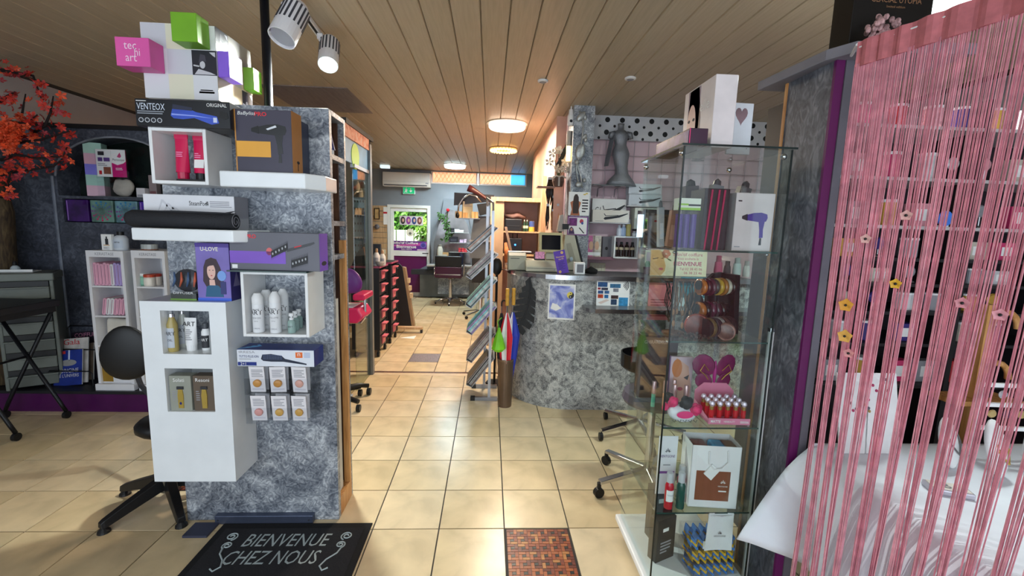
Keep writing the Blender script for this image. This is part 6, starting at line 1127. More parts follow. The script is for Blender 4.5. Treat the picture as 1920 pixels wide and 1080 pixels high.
MAGC = [[(196, 150, 130), (92, 92, 96), (206, 206, 206)], [(150, 130, 140), (180, 180, 176), (70, 70, 74)], [(150, 210, 206), (70, 90, 92), (196, 200, 200)], [(120, 206, 220), (150, 120, 180), (206, 220, 224)], [(150, 140, 134), (110, 84, 84), (176, 170, 166)], [(44, 40, 42), (120, 100, 90), (160, 160, 160)]]
tr_ = [((884, 470), (935, 424)), ((884, 520), (935, 474)), ((884, 574), (933, 522)), ((885, 624), (932, 572)), ((885, 676), (930, 622)), ((885, 722), (928, 668))]
lvl = ['top', 'second', 'third', 'fourth', 'fifth', 'lowest']
for i, ((ax_, ay_), (bx_, by_)) in enumerate(tr_):
    lo, hi = W(ax_, ay_ + 4, y=yr - .14), W(bx_, by_ + 4, y=yr - .14); d = hi - lo; nv = Vector((-d.z, 0, d.x)).normalized()
    y0, y1 = yr - .14, yr + .14; b = B(); 
    def slab2(p, q, off0, off1, ya, yb): return B().add([p + nv * off0, q + nv * off0, q + nv * off1, p + nv * off1, p + nv * off0 + Vector((0, yb - ya, 0)), q + nv * off0 + Vector((0, yb - ya, 0)), q + nv * off1 + Vector((0, yb - ya, 0)), p + nv * off1 + Vector((0, yb - ya, 0))], [(0, 1, 2, 3), (4, 7, 6, 5), (0, 4, 5, 1), (1, 5, 6, 2), (2, 6, 7, 3), (3, 7, 4, 0)])
    tt = obj(slab2(lo, hi, 0, .004, y0, y1), 'tray', SV, mr); obj(B().add([lo, lo + nv * .055 - d.normalized() * .012, lo + nv * .055 - d.normalized() * .016, lo - d.normalized() * .004] + [v + Vector((0, .28, 0)) for v in (lo, lo + nv * .055 - d.normalized() * .012, lo + nv * .055 - d.normalized() * .016, lo - d.normalized() * .004)], [(0, 1, 2, 3), (4, 7, 6, 5), (0, 4, 5, 1), (1, 5, 6, 2), (2, 6, 7, 3), (3, 7, 4, 0)]), 'tray_lip', SV, tt)
    for k in range(4):
        c = MAGC[i][k % 3]; e = lo + d * (.98 - .02 * k); s = slab2(lo + d * .01, e, .0045 + k * .016, .0195 + k * .016, y0 + .01, y1 - .015); s.v = [v + Vector((0, .01 + .004 * (k % 2), 0)) for v in s.v]
        o = thing('magazine', '%s magazine in the %s tray of the silver stand' % (['undermost', 'second-lowest', 'second-highest', 'uppermost'][k], lvl[i]), 'magazine', ((lo + d * .01) + nv * (.0045 + k * .016)).to_tuple(), 0, 'magazines in the silver stand'); obj(s, 'pages', mt((206, 204, 200), .5, var=.05), o); s2 = slab2(lo + d * .01, e, .0196 + k * .016, .0202 + k * .016, y0 + .01, y1 - .015); s2.v = [v + Vector((0, .01 + .004 * (k % 2), 0)) for v in s2.v]; obj(s2, 'cover', mt(c, .3, var=.2, sc=14), o); s3 = slab2(lo + d * .01, e, .007 + k * .016, .018 + k * .016, 0, .0012); s3.v = [v + Vector((0, .0085 + .004 * (k % 2), 0)) for v in s3.v]; obj(s3, 'spine_print', mt(MAGC[i][(k + 1) % 3], .4, var=.3, sc=30), o)
b = B().sph((0, 0, 0), .05, .03, .085, 14, 9); p = W(932, 500, y=4.2); b.xf(Matrix.Translation((p.x, 4.22, p.z))); o = thing('hand_mirror', 'black oval salon mirror behind the magazine stand', 'mirror', (p.x, 4.22, 0)); obj(b, 'oval_back', BLACK, o, smooth=True); obj(B().cyl((p.x, 4.22, 0), (p.x, 4.22, p.z - .07), .012, 8), 'handle', BLACK, o); obj(B().lathe((p.x, 4.22, 0), [(.09, 0), (.08, .015)], 16), 'foot', BLACK, o)
# ---- till, printer and leaflets on the counter
BEI = mt((196, 190, 166), .5, var=.05); BEI2 = mt((176, 172, 152), .5, var=.05)
x0, x1, z0, z1 = fr(986, 494, 1046, 515, 3.80); z0 = CZ + .0025
till = thing('cash_drawer', 'beige cash drawer with keyboard lid on the counter', 'cash drawer', ((x0 + x1) / 2, 3.95, z0)); obj(B().prism([(3.80, z0), (4.10, z0), (4.10, z1 + .02), (3.86, z1 + .02), (3.80, z1 - .03)], x0, x1, 'x'), 'case', BEI, till, bevel=.008, seg=2); obj(B().box(x0 + .01, x1 - .01, 3.798, 3.80, z0 + (z1 - z0) * .40, z0 + (z1 - z0) * .44), 'seam', DKGREY, till); obj(B().cyl((x1 - .03, 3.799, z0 + .02), (x1 - .03, 3.795, z0 + .02), .006, 10), 'lock', STEEL, till)
x0, x1, z0, z1 = fr(1013, 437, 1059, 476, 3.86); mo = thing('till_monitor', 'beige tilted touch screen above the cash drawer', 'monitor', ((x0 + x1) / 2, 4.0, CZ + .1), 6, None, -8); zz = (z0 - CZ - .1); wm, hm = (x1 - x0), z1 - z0
obj(B().box(-wm / 2, wm / 2, -.05, .0, zz, zz + hm), 'bezel', mt((190, 178, 132), .45, var=.05), mo, True, bevel=.006); obj(B().box(-wm * .40, wm * .40, -.053, -.05, zz + hm * .14, zz + hm * .86), 'screen', mt((22, 22, 28), .12), mo, True); obj(B().box(-.04, .04, -.02, .04, .0, zz + .02), 'neck', BEI2, mo, True)
x0, x1, z0, z1 = fr(953, 474, 987, 507, 3.90); z0 = CZ + .0025
pr = thing('receipt_printer', 'beige receipt printer at the left end of the counter', 'printer', ((x0 + x1) / 2, 4.0, z0)); obj(B().prism([(3.90, z0), (4.12, z0), (4.12, z1), (3.95, z1 + .0), (3.90, z1 - .03)], x0, x1, 'x'), 'case', mt((170, 168, 148), .5, var=.05), pr, bevel=.008); obj(B().box(x0 + .02, x0 + .1, 3.898, 3.90, z0 + (z1 - z0) * .66, z0 + (z1 - z0) * .69), 'paper_slot', DKGREY, pr); obj(B().box(x0 + .01, x1 - .02, 3.97, 4.1, z1 + .0005, z1 + .003), 'top_panel', mt((96, 92, 120), .4), pr)
one(B().box(x0 + .0, x1 + .05, 3.96, 4.1, z1 + .004, z1 + .007), 'loose_paper', PAPER, 'loose white sheets lying on the receipt printer', 'paper')
# tall beige rear of the till screen
pts = [(1060, 440), (1078, 441), (1090, 492), (1092, 515), (1062, 515), (1056, 470)]; yq = 4.02; P2 = [(W(a, c, y=yq).x, max(CZ + .003, W(a, c, y=yq).z)) for a, c in pts]; o = thing('till_terminal', 'beige wedge-shaped till terminal seen from behind', 'terminal', (P2[4][0], yq, CZ + .003)); obj(B().prism(P2, yq, yq + .12), 'housing', BEI2, o, bevel=.006); P3 = [P2[1], (P2[1][0] + .016, P2[1][1]), (P2[2][0] + .016, P2[2][1]), P2[2]]; obj(B().prism(P3, yq - .004, yq + .1), 'dark_edge', BLACK, o); obj(B().prism([(W(1062, 457, y=yq).x, W(1062, 457, y=yq).z), (W(1070, 455, y=yq).x, W(1070, 455, y=yq).z), (W(1080, 490, y=yq).x, W(1080, 490, y=yq).z), (W(1070, 490, y=yq).x, W(1070, 490, y=yq).z)], yq - .003, yq), 'cable_cover', mt((150, 146, 128), .5), o)
b = B().sph((0, 0, 0), .018, .012, .022); p = W(1071, 486, y=3.99); b.xf(Matrix.Translation((p.x, 3.995, p.z))); obj(b, 'round_button', mt((160, 176, 186), .3), o, smooth=True)
# pink card box, purple leaflet, white cube frame, black brush
x0, x1, z0, z1 = fr(1002, 474, 1022, 490, 3.93); zt_ = W(1015, 494, y=3.80).z + .0205
o = thing('card_holder', 'black holder with pink flowered cards on the cash drawer', 'card holder', ((x0 + x1) / 2, 3.95, zt_)); obj(B().box(x0, x1, 3.93, 3.98, zt_, zt_ + .055), 'holder', BLACK, o); obj(B().box(x0 + .006, x1 - .006, 3.926, 3.93, zt_ + .012, zt_ + .075), 'card', mt((226, 150, 184), .5, var=.25, sc=60), o)
x0, x1, z0, z1 = fr(1046, 470, 1070, 515, 3.68); o = thing('purple_leaflet', 'purple price leaflet leaning at the counter edge', 'leaflet', ((x0 + x1) / 2, 3.70, CZ + .0025), 0, None, -5, -13); w_, h_ = .098, z1 - CZ; obj(B().box(-w_ / 2, w_ / 2, 0, .002, 0, h_), 'sheet', mt((92, 54, 168), .5, var=.05), o, True); F = Face((-w_ / 2, 0, 0), (w_, 0, 0), (0, 0, h_)); YL_ = mt((236, 196, 90), .5); dtext(F, .5, .74, .016, 'Nouveau', YL_, o, local=True, width=.07); dtext(F, .55, .64, .014, 'tarifs', YL_, o, local=True, width=.045); dlines(F, .2, .2, .85, .56, 7, mt((60, 36, 120), .5), o, local=True)
for a, c_ in ((.72, .9), (.25, .1)):
    for q in range(5): dell(F, a + .08 * math.cos(q * 1.2566), c_ + .04 * math.sin(q * 1.2566), .055, .024, YL_, o, 'flower_print', local=True, n=8)
p = W(1058, 515, y=3.74); obj(B().prism([(-.04, 0), (.05, 0), (-.02, h_ * .5)], .03, .032), 'stand_leg', mt((80, 46, 150), .5), o, True)
x0, x1, z0, z1 = fr(1078, 493, 1097, 517, 3.66); o, Fc = pbox('photo_cube', 'white cube frame with grey window on the counter', 'frame', ((x0 + x1) / 2, 3.70, CZ + .0025), (x1 - x0, .07, z1 - CZ), WHITE); dq(Fc['f'], .2, .15, .85, .85, mt((120, 120, 126), .3), o, 'window', local=True, h=.001)
b = B().tube([W(1097, 510, y=3.8), W(1108, 508, y=3.78), W(1119, 510, y=3.78)], [.02, .042, .022], 12); b.v = [Vector((v.x, v.y, max(v.z, CZ + .003))) for v in b.v]; one(b, 'hair_brush', mt((22, 20, 20), .9, var=.2, bump=.8, bsc=200), 'black bristly brush lying on the counter beside the cube frame', 'brush', smooth=True)
b = B()
for k in range(4): b.tube([W(940 + 6 * k, 505 + k, y=3.86), W(955, 508, y=3.83), W(972 + 5 * k, 512, y=3.80)], .004, 5)
b.v = [Vector((v.x, v.y, max(v.z, CZ + .004))) for v in b.v]; one(b, 'loose_cables', BLACK, 'tangle of black cables and pens at the counter left end', 'cables')
# welcome sign with face on the counter (seen through the cabinet)
x0, x1, z0, z1 = fr(1220, 469, 1326, 520, 3.72); z0 = CZ + .0025; o = thing('welcome_sign', 'cream welcome sign with a woman face and flower on the counter', 'sign', ((x0 + x1) / 2, 3.72, z0), 0, None, -4); w_, h_ = x1 - x0, z1 - z0; obj(B().box(-w_ / 2, w_ / 2, 0, .005, 0, h_), 'board', mt((238, 228, 196), .5, var=.03), o, True); F = Face((-w_ / 2, 0, 0), (w_, 0, 0), (0, 0, h_)); SK = mt((226, 178, 120), .5, var=.06)
dpoly(F, [(0, .02), (.2, .02), (.26, .2), (.27, .4), (.24, .62), (.26, .8), (.16, .98), (0, .98)], SK, o, 'face_picture', local=True); dpoly(F, [(.03, .66), (.14, .70), (.13, .66), (.05, .62)], DKWOOD, o, 'eye_picture', local=True, h=.0012); dpoly(F, [(.17, .66), (.23, .70), (.22, .65)], DKWOOD, o, 'eye_picture', local=True, h=.0012); dell(F, .19, .26, .04, .05, mt((206, 96, 110), .5), o, 'lips_picture', local=True, h=.0012)
for q in range(6): dell(F, .27 + .05 * math.cos(q), .84 + .1 * math.sin(q), .035, .08, mt((232, 150, 120), .5, var=.1), o, 'flower_print', local=True, n=10)
dpoly(F, [(.28, .7), (.36, .62), (.37, .56), (.31, .62)], mt((40, 90, 50), .5), o, 'leaf_print', local=True, h=.0012); PKT = mt((190, 50, 100), .5); dtext(F, .66, .84, .03, "Infini'tif coiffure", PKT, o, width=.26, local=True); dtext(F, .66, .68, .024, 'Vous souhaite la', PKT, o, width=.19, local=True); dtext(F, .66, .48, .036, 'BIENVENUE', PKT, o, width=.25, local=True, bold=.02); dtext(F, .72, .28, .022, 'Tel 02 38 45 06', PKT, o, width=.2, local=True); dtext(F, .76, .13, .022, '06 38 23 46', PKT, o, width=.16, local=True)
# black tray stool at the right of the counter
p = W(1190, 690, y=3.1); b = B().lathe((1.17, 3.12, 0), [(.15, 0), (.17, .02), (.17, .12), (.16, .12), (.155, .02)], 24); sz_ = W(1170, 700, y=3.0).z; b.v = [v + Vector((0, 0, sz_)) for v in b.v]; o = thing('black_stool', 'black round stool with raised rim beside the glass cabinet', 'stool', (1.17, 3.12, 0)); obj(b, 'rim_seat', mt((14, 14, 16), .25, var=.1), o, smooth=False); obj(B().lathe((1.17, 3.12, sz_), [(.15, .0), (.15, .03)], 20), 'cushion', BLACK, o); obj(B().cyl((1.17, 3.12, .1), (1.17, 3.12, sz_), .025, 12), 'column', CHROME, o)
for k in range(5):
    a = math.radians(196 + 72 * k); L_ = .33; obj(B().tube([(1.17, 3.12, .12), (1.17 + L_ * math.cos(a), 3.12 + L_ * math.sin(a), .075)], .018, 8), 'star_arm', CHROME, o); obj(B().cyl((1.17 + L_ * math.cos(a) - .012, 3.12 + L_ * math.sin(a), .03), (1.17 + L_ * math.cos(a) + .012, 3.12 + L_ * math.sin(a), .03), .03, 12), 'caster', BLACK, o)
# chrome chair base near the cabinet
e = W(1122, 932, z=0); c0 = Vector((.98, 2.42, 0)); o = thing('stool_base', 'chrome star base with black casters behind the glass cabinet', 'stool', (c0.x, c0.y, 0))
for k in range(5):
    a = math.atan2(e.y - c0.y, e.x - c0.x) + k * 1.2566; L_ = (e - c0).length; q = Vector((c0.x + L_ * math.cos(a), c0.y + L_ * math.sin(a), 0)); dv = Vector((math.cos(a), math.sin(a), 0)); sdv = Vector((-dv.y, dv.x, 0)) * .018
    b = B(); A_ = c0 + Vector((0, 0, .11)); Q = q + Vector((0, 0, .085)); b.add([A_ - sdv, A_ + sdv, Q + sdv, Q - sdv, A_ - sdv + Vector((0, 0, .035)), A_ + sdv + Vector((0, 0, .035)), Q + sdv + Vector((0, 0, .02)), Q - sdv + Vector((0, 0, .02))], [(0, 3, 2, 1), (4, 5, 6, 7), (0, 1, 5, 4), (1, 2, 6, 5), (2, 3, 7, 6), (3, 0, 4, 7)]); obj(b, 'star_arm', CHROME, o, bevel=.003); obj(B().cyl(q + Vector((0, 0, .03)) - sdv * .8, q + Vector((0, 0, .03)) + sdv * .8, .03, 14), 'caster', BLACK, o); obj(B().box(q.x - .01, q.x + .01, q.y - .01, q.y + .01, .03, .09), 'caster_fork', BLACK, o)
obj(B().cyl((c0.x, c0.y, .08), (c0.x, c0.y, .55), .024, 14), 'column', CHROME, o); obj(B().lathe((c0.x, c0.y, .55), [(.17, 0), (.18, .02), (.17, .06)], 20), 'seat', mt((90, 84, 96), .4), o)
# ============================================================ column, pink wall, frieze
YC = 4.27; kx0, kx1 = W(1068, 400, y=YC).x, W(1106, 400, y=YC).x
col = struct(B().box(kx0, kx1, YC, YC + .28, 0, ZC), 'column_1', STUCCO)
SILV = mt((176, 178, 176), .35, .5, var=.15, bump=.5, bsc=80)
o = thing('silver_branch', 'silver relief of leafy branches high on the stucco column', 'relief', (kx0 + .08, YC - .01, 2.0))
def cp3(px, py, dy=.012): v = W(px, py, y=YC - dy); return (v.x, v.y, v.z)
for pts, r_ in (([(1092, 352), (1089, 330), (1083, 312), (1084, 295), (1090, 270), (1094, 240), (1092, 215), (1086, 208)], .008), ([(1086, 352), (1082, 330), (1080, 305), (1084, 298), (1091, 300)], .006), ([(1090, 275), (1083, 282), (1084, 296)], .005)): obj(B().tube([cp3(a, c) for a, c in pts], r_, 6), 'branch', SILV, o, smooth=True)
for (px, py, w_, h_, an) in ((1090, 218, .03, .055, 40), (1097, 219, .018, .03, -10), (1096, 256, .02, .03, 40), (1098, 262, .016, .026, 0), (1088, 284, .045, .075, 10), (1093, 276, .016, .03, 0), (1082, 304, .022, .024, 0), (1096, 338, .018, .02, 0), (1085, 346, .03, .025, 0)):
    b = B().sph((0, 0, 0), w_, .014, h_, 12, 7); b.xf(Matrix.Translation(cp3(px, py, .014)) @ rot('Y', an).to_4x4()); obj(b, 'leaf', SILV, o, smooth=True)
# posters on the column
x0, x1, z0, z1 = fr(1066, 360, 1105, 404, YC - .003); o = thing('hair_poster', 'white poster of a woman with long brown hair on the column', 'poster', ((x0 + x1) / 2, YC - .004, z0)); obj(B().box(x0, x1, YC - .006, YC - .001, z0, z1), 'sheet', PAPER, o); F = front(x0, x1, z0, z1, YC - .006); SK2 = mt((176, 104, 70), .5); dpoly(F, [(.1, .0), (.16, .25), (.08, .55), (.2, .62), (.48, .62), (.6, .55), (.5, .25), (.56, .0)], SK2, o, 'body_picture'); dpoly(F, [(.22, .08), (.2, .5), (.24, .8), (.3, .9), (.4, .9), (.47, .78), (.5, .4), (.48, .08)], mt((54, 32, 24), .4, var=.15), o, 'hair_picture', h=.0012); dlines(F, .65, .15, .95, .75, 5, INK, o)
for a, c_ in ((.75, .9), (.85, .94)): dell(F, a, c_, .07, .03, mt((222, 196, 100), .5), o, 'flower_print', n=8)
x0, x1, z0, z1 = fr(1064, 406, 1102, 441, YC - .003); o = thing('purple_poster', 'rounded white poster with purple border on the column', 'poster', ((x0 + x1) / 2, YC - .004, z0)); obj(B().box(x0, x1, YC - .006, YC - .001, z0, z1), 'sheet', mt((128, 60, 140), .5), o, bevel=.0); F = front(x0, x1, z0, z1, YC - .006); dq(F, .05, .05, .95, .95, PAPER, o, 'panel'); dq(F, .06, .5, .46, .92, mt((110, 40, 110), .4, var=.4, sc=30), o, 'picture', h=.0012); dpoly(F, [(.06, .06), (.1, .36), (.2, .46), (.3, .34), (.36, .06)], mt((70, 40, 90), .4), o, 'picture', h=.0012); dell(F, .2, .3, .06, .08, mt((200, 150, 130), .5), o, 'face_picture', h=.0015, n=10); dpoly(F, [(.55, .4), (.6, .42), (.85, .12), (.8, .1)], INK, o, 'brush_picture', h=.0012); dell(F, .68, .75, .1, .12, mt((190, 60, 80), .5), o, 'picture', h=.0012, n=8); dell(F, .72, .65, .06, .08, mt((60, 80, 150), .5), o, 'picture', h=.0014, n=8)
# security camera and lamp on the column's left edge
p = W(1066, 230, y=YC + .05); o = thing('security_camera', 'small white security camera on a cable at the column top', 'camera', (kx0 - .03, YC + .05, 2.3)); xx = kx0 - .022
for nm, pr_, m_ in (('cable', [(.006, .34), (.006, .12)], WHITE), ('body', [(.018, .12), (.022, .08), (.03, .06), (.03, -.02), (.018, -.03)], WHITE)): obj(B().lathe((xx, YC + .05, p.z), pr_[::-1], 14), nm, m_, o, smooth=False)
obj(B().lathe((xx, YC + .02, p.z + .01), [(.014, 0), (.012, -.004), (.001, -.005)], 12, 'y'), 'lens', BLACK, o); 
p2 = W(1065, 278, y=YC + .1); o = thing('wall_lamp', 'warm glowing tube lamp on the column below the camera', 'lamp', (xx, YC + .1, p2.z - .2)); obj(B().cyl((xx, YC + .1, p2.z - .12), (xx, YC + .1, p2.z + .02), .022, 12), 'glowing_tube', mt((255, 206, 130), .4, emi=3), o); obj(B().cyl((xx, YC + .1, p2.z + .02), (xx, YC + .1, p2.z + .16), .024, 12), 'socket', mt((200, 190, 176), .3), o)
# wall behind with polka frieze
YW = 4.6; ztop = ZC; zf = W(1300, 265, y=YW).z - .02
struct(B().box(kx0, XR, YW, YW + .1, 0, ZC), 'wall_right_pink', PINKW)
fz = thing('polka_frieze', 'white frieze with black dots along the top of the pink wall', 'frieze', (2.1, YW - .01, zf)); fx0, fx1 = kx1 + .0, 3.3; obj(B().box(fx0, fx1, YW - .02, YW - .001, zf, ZC - .001), 'band', mt((216, 216, 220), .5, var=.03), fz); dx = .152; F = front(fx0, fx1, zf, ZC, YW - .02); Wd, Hd = fx1 - fx0, ZC - zf
k = 0
while .06 + k * dx < Wd - .03:
    for (ox, vz, r_) in ((0, .82, .026), (.076, .56, .014), (-.005, .3, .026), (.07, .06, .014)):
        uu = (.05 + k * dx + ox) / Wd
        if 0 < uu < 1: dell(F, uu, vz, r_ / Wd, r_ / Hd, mt((14, 14, 16), .5), fz, 'dot', n=16)
    k += 1
# wire grid on the pink wall
wg = thing('wire_grid', 'grey wire grid panel mounted on the pink wall', 'wire grid', (2.1, YW - .03, 1.55)); GW = mt((176, 160, 166), .4, .2, var=.05); cx_ = .148; x = kx1 + .05; gzb, gzt = 1.62, zf - .01; n = 0
while x < 3.3: obj(B().cyl((x, YW - .03, gzb), (x, YW - .03, gzt), .0035, 6), 'vertical_wire', GW, wg); x += cx_
z = gzt
while z > gzb: obj(B().cyl((kx1 + .02, YW - .036, z), (3.3, YW - .036, z), .0035, 6), 'horizontal_wire', GW, wg); z -= cx_
# mannequin on a glass shelf
sx0, sx1 = W(1108, 350, y=4.42).x, W(1178, 350, y=4.42).x; zsh = W(1140, 348, y=4.40).z
o = thing('glass_shelf', 'glass shelf on the wire grid carrying the silver figure', 'shelf', ((sx0 + sx1) / 2, 4.45, zsh - .008)); obj(B().box(sx0, sx1, 4.32, 4.56, zsh - .008, zsh), 'pane', mt((150, 160, 160), .1, trans=.6, var=.05), o); [obj(B().tube([(xx, 4.56, zsh - .1), (xx, 4.54, zsh - .02), (xx, 4.34, zsh - .012)], .004, 5), 'bracket', STEEL, o) for xx in (sx0 + .1, sx1 - .1)]
p = W(1158, 345, y=4.44); mq = thing('dress_figure', 'silver headless figure in a trumpet gown on the glass shelf', 'figurine', (p.x, 4.44, zsh + .0005)); SG = mt((138, 140, 146), .4, .5, var=.12, bump=.9, bsc=160); hM = W(1158, 232, y=4.44).z - zsh
pr_ = [(.10, 0), (.085, .08), (.062, .2), (.056, .3), (.066, .42), (.078, .52), (.07, .58), (.052, .66), (.054, .72), (.068, .78), (.07, .83), (.05, .88), (.028, .905), (.026, .96), (.030, 1.0)]
b = B()
vs = []
for r_, t in pr_: vs.append((r_ * 1.12, t * hM))
b.lathe((0, 0, 0), vs, 24)
for i, v in enumerate(b.v): t = v.z / hM; b.v[i] = Vector((v.x * (1.0 + (.25 if t < .15 else 0)) - .05 * math.sin(min(1, t) * 1.6) + .05 + (-.03 if t < .12 and v.x < 0 else 0), v.y * .75, v.z))
obj(b, 'gown_body', SG, mq, True, smooth=True)
for sg in (-1, 1): b = B().tube([(.0 + sg * .06, 0, hM * .84), (sg * .095, -.01, hM * .83), (sg * .105, -.01, hM * .76)], [.03, .028, .022], 10); obj(b, 'arm_stump', SG, mq, True, smooth=True)
b = B().grid(lambda u, v: Vector((-.06 - .05 * v - .03 * u, -.02 + .05 * u, hM * (.84 - .52 * v))), 6, 8); obj(b, 'side_drape', SG, mq, True, sol=.004)
# boxes of straighteners
def iron_box(rect, y, lab, txt, col, rz=0, dp=.06):
    o, Fc = pbr('iron_carton', lab, 'box', rect, y, dp, col, rz, 'hair straightener cartons on the pink wall'); F = Fc['f']; D = mt((30, 32, 40), .4)
    dpoly(F, [(.3, .30), (.34, .42), (.7, .58), (.95, .78), (.96, .72), (.74, .42), (.5, .28), (.34, .2)], D, o, 'iron_picture', local=True); dpoly(F, [(.32, .72), (.36, .55), (.7, .62), (.7, .58), (.35, .5), (.3, .7)], D, o, 'iron_picture', local=True)
    if txt: dtext(F, .17, .52, .06, txt, D, o, local=True, width=.055)
    dlines(F, .08, .08, .3, .16, 1, GREYINK, o, local=True); return o
WC = mt((232, 230, 228), .4, var=.03)
def wall_shelf(px0, px1, py, y0, lab):
    a, b_ = W(px0, py, y=y0).x, W(px1, py, y=y0).x; z = W((px0 + px1) / 2, py, y=y0).z; o = thing('bracket_shelf', lab, 'shelf', ((a + b_) / 2, YW - .05, z - .01)); obj(B().box(a, b_, y0, YW - .04, z - .01, z), 'board', mt((190, 188, 190), .4, var=.04), o); [obj(B().tube([(q, YW - .04, z - .1), (q, YW - .06, z - .012), (q, y0 + .02, z - .012)], .004, 5), 'bracket', STEEL, o) for q in (a + .03, b_ - .03)]; return z
z = wall_shelf(1106, 1182, 417, 4.36, 'grey bracket shelf under the white straightener cartons')
iron_box((1110, 373, 1174, 417), 4.47, 'white straightener carton marked C1 behind another carton', 'C1', WC); iron_box((1111, 394, 1180, 417), 4.38, 'cream straightener carton in front of the C1 carton', '', mt((224, 216, 204), .4, var=.03))
z = wall_shelf(1176, 1242, 386, 4.40, 'grey bracket shelf under the two blue-grey cartons'); BLC = mt((206, 212, 220), .4, var=.03)
iron_box((1179, 365, 1241, 386), 4.42, 'lower of the two stacked pale blue straightener cartons', '', BLC, 0, .1); iron_box((1179, 345, 1241, 364.5), 4.42, 'upper of the two stacked pale blue straightener cartons', '', BLC, 0, .1)
# white cubbies on the wall
x0, x1, z0, z1 = fr(1191, 386, 1243, 430, 4.40); cubby('wall_frame', 'white open frame below the pale blue cartons on the pink wall', 'shelf', x0, x1, z0, z1 - .02, 4.42, 4.56, .03, mt((222, 222, 206), .4, var=.03))
x0, x1, z0, z1 = fr(1151, 443, 1197, 485, 4.38); cubby('bottle_cubby', 'white wall cubby with four dark brown bottles', 'shelf', x0, x1, z0, z1, 4.38, 4.56, .016, WHITE)
for k in range(4): lt('brown_bottle', ['far left', 'inner left', 'inner right', 'far right'][k] + ' dark brown bottle in the white wall cubby', 'bottle', (x0 + .04 + (x1 - x0 - .08) * k / 3, 4.45, z0 + .0165), [('body', [(.022, 0), (.024, .005), (.024, .1), (.012, .125)], mt((48, 30, 26), .25, var=.1)), ('cap', [(.013, .125), (.013, .15)], BLACK), ('label', [(.0243, .07), (.0243, .095)], mt((196, 180, 150), .5))], 'brown bottles in the wall cubby', 12)
for k, (px, col, h_) in enumerate(((1161, (206, 210, 220), .11), (1169, (176, 196, 226), .12), (1178, (206, 186, 110), .17), (1190, (222, 220, 222), .05))): p = W(px, 440, y=4.45); lt('care_bottle', ['white care bottle, first on top of the bottle cubby', 'pale blue care bottle, second on top of the bottle cubby', 'tall yellow oil bottle on top of the bottle cubby', 'little white pot at the right end on the bottle cubby'][k], 'bottle', (p.x, 4.46, z1 + .0005), [('body', [(.024, 0), (.026, .004), (.026, h_ * .65), (.014, h_ * .8)], mt(col, .3, var=.05)), ('cap', [(.014, h_ * .8), (.014, h_)], mt((220, 220, 224), .4))], 'bottles on the wall cubby', 12)
# brochures and steel box on a ledge
zl = W(1125, 484, y=4.42).z; lx0, lx1 = kx1, W(1152, 480, y=4.42).x; o = thing('brochure_ledge', 'plum ledge with brochures right of the column', 'shelf', ((lx0 + lx1) / 2, 4.5, zl - .015)); obj(B().box(lx0, lx1, 4.40, YW - .001, zl - .015, zl), 'board', mt((140, 96, 110), .5, var=.06), o); obj(B().box(lx0, lx1, 4.40, 4.405, zl, zl + .015), 'front_lip', mt((140, 96, 110), .5, var=.06), o)
for i, (a, c_, col, lab) in enumerate(((1101, 442, (206, 110, 160), 'pink brochure at the left on the plum ledge'), (1112, 442, (214, 206, 190), 'pale brochure with portraits on the plum ledge'))):
    x0, x1, z0, z1 = fr(a, c_, a + 16, 484, 4.45); o = thing('brochure', lab, 'brochure', ((x0 + x1) / 2, 4.46, zl + .0005), 0, None, -5); w_, h_ = x1 - x0, z1 - zl; obj(B().box(-w_ / 2, w_ / 2, 0, .006, 0, h_), 'sheets', mt(col, .4, var=.25, sc=25), o, True); F = Face((-w_ / 2, 0, 0), (w_, 0, 0), (0, 0, h_)); dell(F, .5, .55, .25, .2, mt((214, 170, 140), .5), o, 'face_picture', local=True); dq(F, .1, .1, .9, .25, PAPER, o, local=True)
x0, x1, z0, z1 = fr(1130, 444, 1152, 484, 4.46); o, Fc = pbox('steel_box', 'grey steel key box standing on the plum ledge', 'box', ((x0 + x1) / 2, 4.50, zl + .0005), (x1 - x0, .06, z1 - zl), mt((120, 118, 124), .35, .5, var=.05)); dell(Fc['f'], .35, .45, .12, .08, BLACK, o, 'lock', local=True)
x0, x1, z0, z1 = fr(1106, 493, 1135, 512, YW - .03); o = thing('socket_strip', 'cream four-way socket strip on the pink wall above the counter', 'socket', ((x0 + x1) / 2, YW - .02, z0)); obj(B().box(x0, x1, YW - .03, YW - .001, z0, z1), 'plate', mt((222, 216, 192), .4), o, bevel=.004); [obj(B().box(x0 + (x1 - x0) * (.14 + k * .2), x0 + (x1 - x0) * (.31 + k * .2), YW - .034, YW - .03, z0 + .02, z1 - .02), 'socket_insert', mt((236, 232, 214), .4), o, bevel=.002) for k in range(4)]
